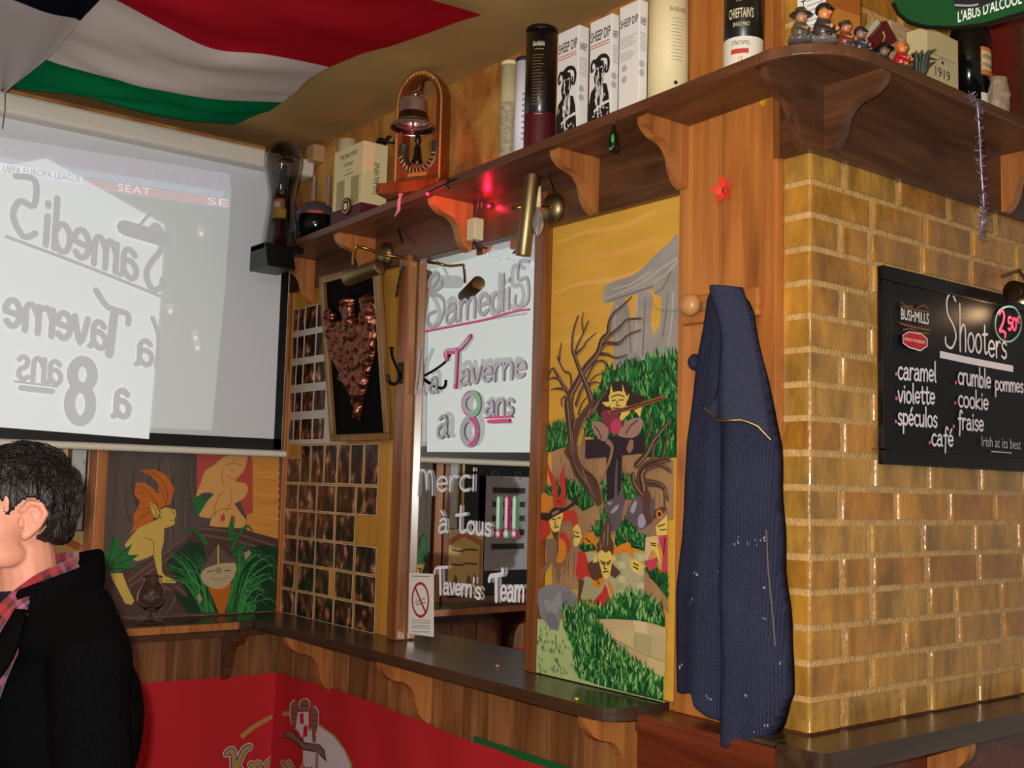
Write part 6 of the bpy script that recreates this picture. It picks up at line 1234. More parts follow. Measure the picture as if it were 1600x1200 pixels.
q = rx(1434, 122, 2.60); t = thing('leafy_ornament', (2.6, q.y, SZR), 'dark leafy ornament beside the orange haired figurine', 'ornament'); m = MB()
for i in range(26): a = i*2.399; r_ = .03*math.sqrt((i+1)/26); b = Vector((2.60, q.y, SZR)); m.tube([b+Vector((r_*.4*math.cos(a), r_*.4*math.sin(a), .002)), b+Vector((r_*.8*math.cos(a), r_*.8*math.sin(a), .03+.03*random.random())), b+Vector((r_*1.5*math.cos(a), r_*1.5*math.sin(a), .035+.03*random.random()))], [.003, .006, .001], mat('dull_leaf_green', '#2c3428', .4), 6)
m.build('leaves', t)
def dquad(name, label, cat, pts, x, th, mat_, extra=None):
    pass
# tilted maroon jewellery box
q = [rx(a, b, 2.545) for a, b in ((1354, 60), (1377, 34), (1395, 66), (1366, 82))]; t = thing('ring_box', tuple(q[3]), 'small maroon and cream presentation box tilted on its corner', 'box')
MR = mat('maroon_leatherette', '#5a1420', .35); m = MB(); m.prism(q, (.012, 0, 0), MR); m.build('lid', t, bevel=.002); m = MB(); q2 = [p+Vector((-.022, -.012, .004)) for p in q]; m.prism(q2, (.021, 0, 0), mat('cream_lining', '#cfc4a4', .5)); m.build('base', t, bevel=.002)
cc = (q[0]+q[1]+q[2]+q[3])/4; m = MB(); m.tube([cc+Vector((.0128, -.004, -.012)), cc+Vector((.0128, .004, .0)), cc+Vector((.0128, -.002, .012))], .002, GOLD, 6); m.build('gilt_motif', t)
# speckled carton, cream box with the year, bottles
def rbox(pl, pr, ptop, x, x0, label, m_, name='carton_box', cat='box'):
    a, b = rx(pl, ptop, x), rx(pr, ptop+20, x); t = thing(name, ((x+x0)/2, (a.y+b.y)/2, SZR), label, cat); m = MB(); zt = min(rx(pl, ptop, x).z, CZ-.01); m.box((x0, a.y, SZR), (x, b.y, zt), m_); m.build('carton', t, bevel=.0015); return t, a.y, b.y, zt
rbox(1392, 1440, 30, 2.52, 2.472, 'speckled beige stone-look carton behind the figurines', mat('speckled_beige', '#b09670', .7, noise_amt=.35, noise_scale=120))
t, ya, yb_, zt = rbox(1448, 1497, 40, 2.575, 2.522, 'cream printed box dated 1919 on the pillar shelf', mat('box_cream_print', '#c9b98a', .5)); P = Paint('x', 2.5755, 1, 5e-5); w = yb_-ya
for i in range(max(0, int((zt-.06-SZR-.11)/.011)+1)): P.line([(ya+w*.12, zt-.06-i*.011), (ya+w*.88, zt-.06-i*.011)], .0022, PGRY, px=False)
P.text('1919', (ya+w*.25, SZR+.05), (ya+w*.72, SZR+.05), .024, PBLK, px=False); P.line([(ya+w*.25, SZR+.085), (ya+w*.48, SZR+.098), (ya+w*.72, SZR+.085)], .002, PGRY, px=False); P.disc((ya+w*.48, SZR+.088), .0045, PBLK); P.mb.build('lettering', t)
def bottle(px_, pyt, x, rad, label, prof, m_, lab=None):
    q = rx(px_, pyt, x); b = Vector((x, q.y, SZR)); t = thing('bottle', tuple(b), label, 'bottle'); m = MB(); m.lathe([(a*rad, c) for a, c in prof], b, m_, 28); m.build('glass_body', t); return t, b
DK = mat('black_bottle_glass', '#08080a', .1)
t, b = bottle(1514, 60, 2.545, .050, 'dark liqueur bottle with orange banner label beside the cream box', [(0, 0), (1, 0), (1, .2), (.8, .235), (.3, .26), (.28, .33), (0, .33)], DK)
m = MB(); A0, A1 = 1.05, 2.3; cyl_patch(m, (b.x, b.y), .050, A0, A1, SZR+.095, SZR+.165, mat('label_orange_gold', '#c07840', .5)); cyl_patch(m, (b.x, b.y), .0504, A0+.05, A1-.3, SZR+.108, SZR+.155, mat('label_parchment', '#d8bc8c', .5)); cyl_patch(m, (b.x, b.y), .050, A0, A1, SZR+.004, SZR+.05, mat('label_cream_white', '#d8d2c0', .5)); m.ball((b.x+.050*math.sin(A1-.35), b.y-.050*math.cos(A1-.35), SZR+.09), (.008, .016, .018), PRED, 12, 8)
cyl_text(m, 'elite', (b.x, b.y), .051, A0+.1, A1-.55, SZR+.136, .014, PBLK); cyl_text(m, 'recours', (b.x, b.y), .051, A0+.1, A1-.3, SZR+.115, .014, PBLK); m.build('labels', t)
bottle(1562, 60, 2.53, .052, 'round-shouldered black bottle, rightmost on the pillar shelf', [(0, 0), (1, 0), (1, .17), (.92, .2), (.7, .225), (.3, .24), (0, .245)], DK)
q = rx(1552, 170, 2.60); t = thing('crumpled_packet', (2.615, q.y, SZR), 'crumpled grey and tan paper packet before the black bottle', 'packet'); m = MB(); b = Vector((2.615, q.y, SZR+.0))
rows = []
for i in range(9):
    f_ = i/8; rows.append([b+Vector(((.022-.01*abs(f_-.5))*math.cos(a)*(1+.25*noise.noise(Vector((math.cos(a)*2, math.sin(a)*2, f_*5)))), (.034-.01*f_)*math.sin(a)*(1+.25*noise.noise(Vector((math.cos(a)*2+5, math.sin(a)*2, f_*5)))), .085*f_)) for a in [j*2*math.pi/16 for j in range(17)]])
m.grid(rows, mat('crumpled_paper', '#a08c74', .5, noise_amt=.3, noise_scale=30), False); m.build('paper', t)
# post at the end of the shelf
a, b = rx(1571, 100, 2.6), rx(1586, 100, 2.6); m = MB(); m.box((2.56, a.y, SZR), (2.615, b.y, CZ-.005), mat('dark_red_post', '#5a1a12', .35)); o = m.build('trim_12'); struct(o, 'dark red post standing at the end of the pillar shelf'); m = MB(); m.box((2.50, b.y+.012, SZR), (2.60, b.y+.2, CZ-.02), FASC_Y); o = m.build('trim_13'); struct(o, 'brown board behind the dark red post')
# tinsel strand
P_ = [rx(1515, 148, 2.66), rx(1526, 160, 2.665), rx(1530, 200, 2.66), rx(1533, 260, 2.655), rx(1537, 320, 2.65), rx(1535, 345, 2.65), rx(1533, 372, 2.64)]; P_ = smooth(P_, 10); m = MB(); TS = mat('silver_tinsel', '#8a7c8c', .3, .6)
m.tube(P_, .0028, TS, 6); rnd = random.Random(4)
for p in P_:
    for k in range(4): d = Vector((rnd.uniform(-1, 1), rnd.uniform(-1, 1), rnd.uniform(-1, 1)))*.011; m.tube([p, p+d], .0011, TS, 4, caps=False)
tag(m.build('tinsel_strand'), 'silver tinsel strand dangling from the pillar shelf over the bricks', 'tinsel')
# green hanging sign
def green_sign():
    y = .05; q = lambda pts: [on('y', y, a, b) for a, b in pts]
    pts = q([(1393, -40), (1396, 6), (1404, 22), (1420, 35), (1445, 42), (1490, 44), (1540, 38), (1600, 20), (1690, -12), (1690, -60)])
    t = thing('hanging_sign', tuple(pts[5]), 'green rounded bar sign with white warning lettering hanging over the pillar shelf', 'sign')
    pts = [Vector((p.x, y, min(p.z, CZ-.008))) for p in pts]
    m = MB(); m.prism(pts, (0, .012, 0), mat('sign_green', '#0f4a24', .4)); m.build('panel', t)
    m = MB(); m.tube([p+Vector((0, -.001, 0)) for p in pts[1:9]], .004, BLACK, 8); m.build('rim', t)
    P = face_y(y-.0006); P.text("L'ABUS D'ALCOOL", *[(p.x, p.z) for p in q([(1497, 35), (1597, 5)])], .022, mat('sign_white', '#e8ece8', .5), px=False, bold=.015, shear=0)
    P.poly([(p.x, min(p.z, CZ-.01)) for p in q([(1491, -30), (1491, 14), (1530, 12), (1560, 0), (1566, -30)])], mat('sign_dark_picture', '#22222a', .3), px=False); P.line([(p.x, p.z) for p in q([(1493, 8), (1515, 9), (1528, 7)])], .004, mat('sign_glint', '#9a9aa4', .3), px=False)
    P.mb.build('lettering', t)
green_sign()
# small lamp over the chalkboard
q = on('x', XP+.09, 1594, 456); t = thing('picture_lamp', (XP+.02, q.y, q.z), 'dark metal picture lamp over the top of the chalkboard', 'lamp'); m = MB(); m.lathe([(0, 0), (.026, 0), (.026, .2), (0, .2)], (XP+.085, q.y-.03, q.z), mat('dark_bronze', '#3a2a20', .3, .9), 24, axis=(0, 1, 0)); m.build('shade', t, bevel=.002); m = MB(); m.tube([(XP+.003, q.y+.07, q.z+.06), (XP+.05, q.y+.07, q.z+.07), (XP+.085, q.y+.07, q.z+.02)], .005, ABRASS, 8); m.build('arm', t)
lamp('chalkboard_lamp_light', 'POINT', (XP+.085, q.y+.05, q.z-.035), .5, (1, .62, .32), .02)
# cream block near the ceiling corner
q = on('y', -.02, 495, 243); m = MB(); m.box((q.x-.03, -.05, q.z-.03), (q.x+.03, -.0005, q.z+.035), mat('pale_wood_block', '#b08c60', .5)); tag(m.build('wooden_block', bevel=.002), 'small pale wooden block on the wall above the flask', 'block')
# ================================================================ flags under the ceiling
def surf(ctrl, nu, nv):
    """ctrl[v][u] = points; smooth surface through them"""
    rows = [smooth(r, nu) for r in ctrl]; m = len(rows[0]); cols = [smooth([r[i] for r in rows], nv) for i in range(m)]
    return [[cols[i][j] for i in range(m)] for j in range(len(cols[0]))]
def cloth_mat(name, col):
    m = mat(name, col, .95, spec=.0); b = m.node_tree.nodes['Principled BSDF']; b.inputs['Transmission Weight'].default_value = 0
    return m
def flags():
    zp = lambda q, z: on('z', z, *q)
    v0 = [((20, 138), 2.835), ((100, 150), 2.80), ((180, 163), 2.79), ((250, 175), 2.79), ((310, 187), 2.81), ((365, 196), 2.845)]
    v1 = [((45, 82), 2.825), ((115, 108), 2.80), ((182, 128), 2.79), ((250, 143), 2.79), ((335, 160), 2.80), ((441, 161), 2.85)]
    v2 = [((110, -30), 2.82), ((175, 3), 2.81), ((265, 48), 2.80), ((335, 78), 2.80), ((410, 88), 2.81), ((514, 106), 2.855)]
    v3 = [((170, -120), 2.85), ((290, -95), 2.83), ((400, -70), 2.82), ((520, -45), 2.83), ((640, -10), 2.845), ((753, 24), 2.868)]
    S = surf([[zp(*p) for p in r] for r in (v0, v1, v2, v3)], 9, 12); nv = len(S); nu = len(S[0])
    for j in range(nv):
        for i in range(nu):
            u, v = i/(nu-1), j/(nv-1)*3
            w = .008*math.sin(v*7+u*6)+.009*math.sin(v*11-u*4)+.0065*abs(math.sin(v*9+u*3.5+.6*math.sin(u*5)))+.004*math.sin(v*23+u*6); e = min(1, u*5, (1-u)*4+.25)
            p = S[j][i]; S[j][i] = Vector((p.x, p.y, min(CZ-.006, p.z+w*e*.9)))
    t = thing('flag', tuple(S[0][-1]), 'red, white and green striped flag draped under the ceiling', 'flag')
    for k, (nm, mm) in enumerate((('green_stripe', cloth_mat('flag_green', '#0b6b40')), ('white_stripe', cloth_mat('flag_white', '#c4b8b0')), ('red_stripe', cloth_mat('flag_red', '#a01824')))):
        m = MB(); m.grid(S[k*12:(k+1)*12+1], mm); m.build(nm, t)
    h = [((200, -55), 2.80), ((157, -2), 2.79), ((125, 33), 2.785), ((80, 86), 2.78), ((38, 121), 2.78), ((8, 143), 2.785)]
    g = [((60, -140), 2.79), ((0, -70), 2.77), ((-20, -10), 2.76), ((-10, 50), 2.765), ((0, 100), 2.77), ((2, 140), 2.783)]
    e = [((-60, -240), 2.85), ((-140, -130), 2.84), ((-160, -50), 2.84), ((-130, 40), 2.83), ((-60, 100), 2.80), ((-4, 138), 2.785)]
    S = surf([[zp(*p) for p in r] for r in (h, g, e)], 9, 10); nv = len(S); nu = len(S[0])
    for j in range(nv):
        for i in range(nu):
            u, v = i/(nu-1), j/(nv-1); p = S[j][i]; S[j][i] = Vector((p.x, p.y, min(CZ-.006, p.z+.006*math.sin(v*16+u*3)*(.3+u)*(1 if 0 < j < nv-1 else .2))))
    t = thing('flag', tuple(S[0][-1]), 'white and black flag hanging at the upper left corner before the screen', 'flag')
    m = MB(); m.grid([r[:19] for r in S], cloth_mat('flag_black', '#12121c')); m.build('black_stripe', t); m = MB(); m.grid([r[18:] for r in S], cloth_mat('flag_white_grey', '#b4aaa8')); m.build('white_stripe', t)
    a = S[0][-1]; m = MB(); m.tube([a+Vector((0, 0, .0)), a+Vector((.004, .002, -.06)), a+Vector((-.004, .0, -.12))], .0016, mat('grey_cord', '#55504c', .6), 5); m.build('cord', t)
flags()
# ================================================================ knitted jacket on the peg
def jacket():
    Lp = [(1124, 449), (1112, 470), (1104, 515), (1094, 560), (1088, 625), (1080, 692), (1077, 795), (1074, 840), (1069, 880), (1064, 923), (1064, 1000), (1065, 1071), (1110, 1102), (1149, 1131), (1154, 1160)]
    Rp = [(1168, 450), (1177, 480), (1186, 530), (1195, 580), (1205, 640), (1213, 690), (1216, 740), (1218, 800), (1222, 892), (1229, 966), (1234, 1034), (1232, 1096), (1217, 1140), (1210, 1160)]
    hem = [(0, 1078), (.13, 1081), (.24, 1078), (.27, 1100), (.36, 1117), (.5, 1131), (.53, 1155), (.62, 1162), (.75, 1160), (.86, 1153), (.93, 1132), (1, 1085)]
    top = [(0, 490), (.05, 472), (.16, 459), (.35, 451), (.5, 449), (.68, 451), (.84, 458), (.95, 471), (1, 488)]
    ip = lambda T, v, k=1: (lambda xs, ys: float(np.interp(v, xs, ys)))([a for a, b in T], [b for a, b in T])
    Lx = lambda y: float(np.interp(y, [b for a, b in Lp], [a for a, b in Lp])) if y < 1072 else 1065
    Rx_ = lambda y: float(np.interp(y, [b for a, b in Rp], [a for a, b in Rp])) if y < 1097 else 1232
    KN = bpy.data.materials.new('navy_rib_knit'); KN.use_nodes = True; nt = KN.node_tree; N, L = nt.nodes, nt.links; b = N['Principled BSDF']; b.inputs['Roughness'].default_value = .9; b.inputs['Specular IOR Level'].default_value = .05
    g = N.new('ShaderNodeNewGeometry'); w = N.new('ShaderNodeTexWave'); w.wave_type = 'BANDS'; w.bands_direction = 'X'; w.inputs['Scale'].default_value = 55; w.inputs['Distortion'].default_value = .6; L.new(g.outputs['Position'], w.inputs['Vector'])
    n = N.new('ShaderNodeTexNoise'); n.inputs['Scale'].default_value = 260; n.inputs['Detail'].default_value = 3; L.new(g.outputs['Position'], n.inputs['Vector'])
    n2 = N.new('ShaderNodeTexNoise'); n2.inputs['Scale'].default_value = 7; L.new(g.outputs['Position'], n2.inputs['Vector'])
    mx = N.new('ShaderNodeMath'); mx.operation = 'MULTIPLY_ADD'; mx.inputs[1].default_value = .35; L.new(w.outputs['Fac'], mx.inputs[0]); L.new(n.outputs['Fac'], mx.inputs[2])
    mx2 = N.new('ShaderNodeMath'); mx2.operation = 'MULTIPLY_ADD'; mx2.inputs[1].default_value = .4; L.new(n2.outputs['Fac'], mx2.inputs[0]); L.new(mx.outputs[0], mx2.inputs[2])
    r = N.new('ShaderNodeValToRGB'); e = r.color_ramp.elements; e[0].position = .35; e[0].color = lin('#14151f'); e[1].position = 1.0; e[1].color = lin('#2f3246'); L.new(mx2.outputs[0], r.inputs[0]); L.new(r.outputs[0], b.inputs['Base Color'])
    bp = N.new('ShaderNodeBump'); bp.inputs['Strength'].default_value = .6; bp.inputs['Distance'].default_value = .004; L.new(mx.outputs[0], bp.inputs['Height']); L.new(bp.outputs[0], b.inputs['Normal'])
    t = thing('jacket', tuple(on('y', -.05, 1150, 1150)), 'navy ribbed knit zip jacket with paint specks hanging from the pine peg', 'jacket')
    def depth_at(u, v):
        env = math.sin(math.pi*min(1, max(0, u)))**.55
        d = .03+.055*env*(.45+.55*min(1, v*2.2))
        d += .016*math.sin(u*9.5+1.0)*min(1, v*2)*env + .009*math.sin(u*21+v*2)*v*env - .012*math.exp(-((u-.46)/.06)**2)*min(1, max(0, v*3-.3))*env
        if v < .12: d += .02*(1-v/.12)*env          # over the peg knob
        return d
    nu, nv = 56, 110; F = []; Bk = []
    for j in range(nv+1):
        v = j/nv; row = []; rb = []
        for i in range(nu+1):
            u = i/nu; y = ip(top, u)+(ip(hem, u)-ip(top, u))*v; x = Lx(y)+(Rx_(y)-Lx(y))*u; x += 1.2*math.sin(v*30+u*3)*(1 if u in (0, 1) else 0)
            p = on('y', -.045, x, y); d = depth_at(u, v); row.append(Vector((p.x, -.022-d, p.z))); rb.append(Vector((p.x, (-.045 if v < .13 else -.045+.017*min(1, (v-.13)*8))-.004*math.sin(math.pi*u), p.z)))
        F.append(row); Bk.append(rb)
    m = MB(); m.grid(F, KN); m.grid([r[::-1] for r in Bk], KN)
    m.grid([[F[j][0], Bk[j][0]] for j in range(nv+1)], KN); m.grid([[F[j][-1], Bk[j][-1]] for j in range(nv+1)], KN); m.grid([[F[0][i], Bk[0][i]] for i in range(nu+1)], KN); m.grid([[F[-1][i], Bk[-1][i]] for i in range(nu+1)], KN)
    m.build('body', t, weld=True)
    # turned-out collar flap down the front with its zip edge
    c = lambda q: Z(1040, 430, 3.243, q)
    Lf = c([(300, 66), (330, 170), (350, 260), (360, 380), (352, 520), (318, 620), (290, 690)]); 
    nl = 40; P3 = []
    lx = smooth([(a, b_, 0) for a, b_ in Lf], 8)
    for j, p in enumerate(lx):
        row = []; v_ = j/(len(lx)-1)
        for i in range(15):
            u = i/14; yb_ = p.y+(0 if v_ < .0 else 0); yy = p.y+u*(max(0, v_-.55)/.45)**2*(828-690-0)*.30*0+u*u*(v_**3)*28
            x = p.x+(Rx_(yy)-.8-p.x)*u; zx, zy = float(np.interp(u, [0, .16, .4, .66, .85, 1], [1129, 1142, 1163, 1185, 1200, 1212])), float(np.interp(u, [0, .16, .4, .66, .85, 1], [641, 655, 661, 658, 666, 688])); f4 = v_**5; x += (zx-x)*f4; yy += (zy-yy)*f4; q = on('y', -.05, x, yy)
            ub = (x-Lx(yy))/(Rx_(yy)-Lx(yy)); vb = (yy-452)/(1130-452); d = depth_at(ub, vb)
            row.append(Vector((q.x, -.026-d-.013*min(1, (1-u)*6+.15)*math.sin(math.pi*min(.97, .35+u*.63)), q.z)))
        P3.append(row)
    FL = mat('navy_knit_inside', '#34374a', .9, spec=.05, noise_amt=.2, noise_scale=120, bump=.35, bump_scale=160, stretch=(.3, 1, 3)); m = MB(); m.grid(P3, FL); o = m.build('collar_flap', t); so = o.modifiers.new('thick', 'SOLIDIFY'); so.thickness = .004; so.offset = 1
    ZP = mat('brass_zip', '#8a7448', .35, .9); last = P3[-1]; m = MB(); m.tube([p+Vector((0, -.006, 0)) for p in last], .0032, ZP, 6)
    m.build('zip', t)
    seam = []
    for y in range(828, 1010, 12): x = Rx_(y)-9; q = on('y', -.05, x, y); ub = (x-Lx(y))/(Rx_(y)-Lx(y)); seam.append(Vector((q.x, -.0265-depth_at(ub, (y-452)/(1130-452)), q.z)))
    m = MB(); m.tube(seam, .0022, mat('brown_zip_tape', '#5a4a48', .6), 6); m.build('zip', t)
    SP = mat('white_paint_speck', '#9a9aa2', .8); m = MB(); rnd = random.Random(11)
    for (cx, cy, sp, k) in ((1190, 846, 14, 16), (1205, 843, 8, 10), (1142, 862, 3, 3), (1151, 870, 3, 3), (1134, 892, 2, 2), (1110, 895, 6, 5), (1101, 938, 7, 6), (1078, 1038, 9, 9), (1125, 1084, 7, 6), (1191, 1083, 3, 3), (1211, 965, 4, 5), (1229, 1034, 3, 3), (1208, 1130, 7, 6), (1209, 920, 3, 4)):
        for i in range((k+1)//2):
            x, y = rnd.gauss(cx, sp*.5), rnd.gauss(cy, sp*.4); ub = (x-Lx(y))/(Rx_(y)-Lx(y))
            if .02 < ub < .98: q = on('y', -.05, x, y); d = depth_at(ub, (y-452)/(1130-452)); m.ball((q.x, -.0228-d, q.z), (rnd.uniform(.0008, .0024), .0012, rnd.uniform(.001, .0035)), SP, 6, 4)
    m.build('paint_specks', t)['kind'] = 'stuff'
    q = on('y', -.06, 1086, 566); m = MB(); m.ball((q.x, -.06, q.z), (.016, .02, .02), KN, 10, 8); m.build('cuff_tip', t)
jacket()
# ================================================================ the man at the left
def blob(name, parent, prims, voxel, sm, m_, post=None, factor=.5):
    mb = MB()
    for p in prims:
        if p[0] == 'e': mb.ball(p[1], p[2], m_, 24, 16, p[3] if len(p) > 3 else None)
        else:
            a, ra, b, rb = Vector(p[1]), p[2], Vector(p[3]), p[4]; mb.ball(a, ra, m_, 18, 12); mb.ball(b, rb, m_, 18, 12); n = 8
            mb.tube([a.lerp(b, i/n) for i in range(n+1)], [ra+(rb-ra)*i/n for i in range(n+1)], m_, 18)
    o = mb.build('tmp', origin=(0, 0, 0)); r = o.modifiers.new('r', 'REMESH'); r.mode = 'VOXEL'; r.voxel_size = voxel; s = o.modifiers.new('s', 'SMOOTH'); s.iterations = sm; s.factor = factor
    bpy.context.view_layer.update(); dg = bpy.context.evaluated_depsgraph_get(); me = bpy.data.meshes.new_from_object(o.evaluated_get(dg)); bpy.data.objects.remove(o)
    if post:
        bm = bmesh.new(); bm.from_mesh(me); post(bm); bm.to_mesh(me); bm.free()
    for p in me.polygons: p.use_smooth = True
    me.name = name; ob = bpy.data.objects.new(name, me); COL.objects.link(ob)
    if not me.materials: me.materials.append(m_)
    if parent: ob.parent = parent
    return ob
def person():
    A = .03; E = CAM + ray(46, 812)*2.1; left = Vector((math.cos(A), math.sin(A), 0)); back = Vector((-math.sin(A), math.cos(A), 0))
    H = E-left*.074-back*.012; H.z = E.z+.004
    hz = H.z                      # head centre above the floor
    SK = mat('skin', '#c98a72', .5, spec=.4, noise_amt=.08, noise_scale=30); b = SK.node_tree.nodes['Principled BSDF']; b.inputs['Subsurface Weight'].default_value = .15; b.inputs['Subsurface Radius'].default_value = (.01, .004, .002)
    h = lambda x, y, z: Vector((x, y, z+hz))
    rx = lambda a, ax='X': Matrix.Rotation(a, 3, ax)
    pr = [('e', h(0, .018, .032), (.074, .096, .092)), ('e', h(0, -.030, -.02), (.064, .066, .088)), ('e', h(0, -.040, -.078), (.048, .048, .036)), ('e', h(0, -.074, -.098), (.022, .018, .016)),
          ('c', h(0, -.088, .018), .008, h(0, -.106, -.026), .0105), ('e', h(0, -.099, -.031), (.0155, .010, .0075)), ('e', h(0, -.086, .028), (.046, .012, .008)),
          ('e', h(0, -.092, -.060), (.022, .010, .006)), ('e', h(0, -.088, -.072), (.02, .010, .007)),
          ('c', h(0, .028, -.07), .056, h(0, .05, -.19), .060)]
    for s in (-1, 1):
        pr += [('e', h(s*.033, -.056, -.030), (.030, .030, .034)), ('e', h(s*.031, -.078, .006), (.015, .012, .010)), ('e', h(s*.05, -.02, -.07), (.016, .036, .026)),
               ('e', h(s*.078, .016, -.004), (.0055, .017, .028), Matrix.Rotation(-s*.45, 3, 'Z')), ('e', h(s*.074, .006, -.033), (.006, .009, .011)), ('c', h(s*.074, -.003, .012), .0048, h(s*.080, .008, .028), .0055), ('c', h(s*.080, .008, .028), .0055, h(s*.088, .026, .026), .0055), ('c', h(s*.088, .026, .026), .0055, h(s*.092, .036, .008), .0055), ('c', h(s*.092, .036, .008), .0055, h(s*.086, .028, -.014), .005), ('c', h(s*.086, .028, -.014), .005, h(s*.076, .012, -.034), .0055), ('c', h(s*.075, -.004, -.004), .005, h(s*.076, -.003, -.016), .005), ('c', h(s*.082, .014, .014), .0035, h(s*.085, .022, -.004), .0035)]
    T = .085                       # torso sits behind the head
    w = lambda x, y, z: Vector((x, y, z))
    sh = hz-.215
    pr += [('e', w(0, T+.005, sh-.025), (.165, .085, .065)), ('e', w(0, T, sh-.18), (.155, .105, .19)), ('e', w(0, T, sh-.42), (.145, .10, .15)), ('e', w(0, T+.01, sh-.55), (.16, .11, .11))]
    for s in (-1, 1):
        S_, El, Wr = w(s*.185, T, sh-.035), w(s*.225, T+.02, sh-.31), w(s*.215, T-.06, sh-.55)
        pr += [('c', S_, .052, El, .040), ('c', El, .040, Wr, .026), ('c', w(s*.085, T, sh-.60), .085, w(s*.095, T-.01, .46), .055), ('c', w(s*.095, T-.01, .46), .055, w(s*.098, T+.015, .09), .036), ('c', w(s*.098, T+.01, .05), .04, w(s*.105, T-.13, .035), .03)]
        pc = Wr+w(0, -.012, -.055); pr += [('c', Wr, .022, pc, .020), ('c', pc+w(0, -.022, .01), .016, pc+w(0, -.026, -.03), .015), ('c', pc+w(0, .02, .01), .015, pc+w(0, .018, -.03), .013)]
        for k, (yy, l) in enumerate(((-.031, .066), (-.012, .075), (.007, .07), (.024, .055))):
            k0 = pc+w(0, yy, -.03); k1 = k0+w(-s*.006, -.003, -l*.5); k2 = k1+w(-s*.016, -.004, -l*.42); pr += [('c', k0, .0085, k1, .008), ('c', k1, .008, k2, .0065)]
        th0 = pc+w(-s*.006, -.03, .022); th1 = th0+w(-s*.012, -.022, -.03); th2 = th1+w(-s*.006, -.006, -.028); pr += [('c', th0, .011, th1, .0095), ('c', th1, .0095, th2, .0075)]
    root = blob('person', None, pr, .0034, 2, SK)
    root.rotation_euler = (0, 0, A); root.location = (H.x, H.y, 0); ORG['person'] = Vector((0, 0, 0))
    tag(root, 'dark haired man in black coat and plaid scarf standing at the left edge', 'person')
    # eyes, brows
    m = MB()
    for s in (-1, 1): m.ball(h(s*.031, -.0815, .004), (.0115, .009, .0075), mat('eye_white', '#d8d0c8', .2), 12, 8); m.ball(h(s*.031, -.0888, .004), (.005, .003, .005), mat('eye_dark', '#2a1c14', .2), 10, 6)
    m.build('eyes', root); 
    HR = mat('dark_brown_hair', '#16100d', .45, spec=.5, noise_amt=.4, noise_scale=120, bump=.6, bump_scale=180, stretch=(1, 1, .25))
    m = MB()
    for s in (-1, 1): m.tube([h(s*.016, -.095, .026), h(s*.034, -.091, .032), h(s*.052, -.076, .024)], [.004, .005, .002], HR, 6)
    m.build('eyebrows', root)
    m = MB(); m.tube([h(-.022, -.093, -.066), h(0, -.101, -.0655), h(.022, -.093, -.066)], [.001, .0025, .001], mat('lip', '#8a4a44', .5), 6); m.build('mouth', root)
    def hair_post(bm):
        for v in bm.verts:
            n = noise.noise(Vector((v.co.x*40, v.co.y*40, v.co.z*14)))*.008+noise.noise(Vector((v.co.x*110, v.co.y*110, v.co.z*30)))*.004; v.co += v.normal*n
        dele = []
        for v in bm.verts:
            x, y, z = v.co.x, v.co.y, v.co.z-hz
            front = -.034+.10*max(0, .05-z)*0
            line = -.062 if z > .055 else (-.05+(.055-z)*.35)          # hairline seen from the side
            if (z < .06+.02*math.sin(x*30) and y < line) : dele.append(v)
            elif z < .030+.004*math.sin(x*50) and y < -.034: dele.append(v)
            elif ((y-.012)/.033)**2+((z+.006)/.041)**2 < 1: dele.append(v)
            elif z < -.008 and y < .030: dele.append(v)
            elif z < -.055: dele.append(v)
        bmesh.ops.delete(bm, geom=dele, context='VERTS')
    hp = [('e', h(0, .019, .040), (.080, .101, .098)), ('e', h(0, .055, -.005), (.066, .068, .062)), ('e', h(.0, -.05, .09), (.06, .05, .038)), ('c', h(.062, .04, 0), .020, h(.05, .075, -.04), .018), ('c', h(-.062, .04, 0), .020, h(-.05, .075, -.04), .018)]
    hair = blob('hair', root, hp, .004, 2, HR, hair_post); so = hair.modifiers.new('t', 'SOLIDIFY'); so.thickness = .006; so.offset = -1
    m = MB(); rnd = random.Random(8)
    for i in range(900):
        a = rnd.uniform(0, 2*math.pi); z = rnd.uniform(-.4, 1); rr = math.sqrt(max(0, 1-z*z)); p = h(.083*rr*math.cos(a), .022+.104*rr*math.sin(a), .040+.098*z); zz = p.z-hz
        if (zz < .062 and p.y < -.035) or (zz < .066 and p.y < .044) or zz < -.01: continue
        nrm = (p-h(0, .02, .04)).normalized(); dn = Vector((rnd.uniform(-.3, .3), rnd.uniform(-.55, .1)-(.4 if zz > .09 else 0), -1 if zz < .1 else -.1)); tg = (dn-nrm*dn.dot(nrm)).normalized()
        L_ = rnd.uniform(.018, .04); m.tube([p+nrm*.001, p+nrm*.006+tg*L_*.5, p+nrm*.004+tg*L_], [.0016, .0016, .0004], HR, 4, caps=False)
    st = m.build('hair_strands', root); st['kind'] = 'stuff'
    # clothes
    WOOL = mat('black_wool', '#070708', .95, spec=.05, bump=.15, bump_scale=300, noise_amt=.3, noise_scale=140)
    cp = [('e', w(0, T+.005, sh-.01), (.185, .125, .075)), ('e', w(0, T+.02, sh-.20), (.205, .160, .23)), ('e', w(0, T+.02, sh-.45), (.205, .158, .24)), ('e', w(0, T+.02, sh-.72), (.215, .165, .2)),
          ('c', w(-.07, T-.01, sh+.045), .056, w(.07, T-.01, sh+.045), .056), ('e', w(0, T+.04, sh+.01), (.13, .065, .07))]
    for s in (-1, 1):
        cp += [('c', w(s*.185, T+.015, sh-.045), .072, w(s*.24, T+.03, sh-.31), .068), ('c', w(s*.24, T+.03, sh-.31), .068, w(s*.225, T-.06, sh-.55), .052), ('c', w(s*.10, T+.02, sh+.03), .07, w(s*.19, T+.02, sh-.05), .072)]
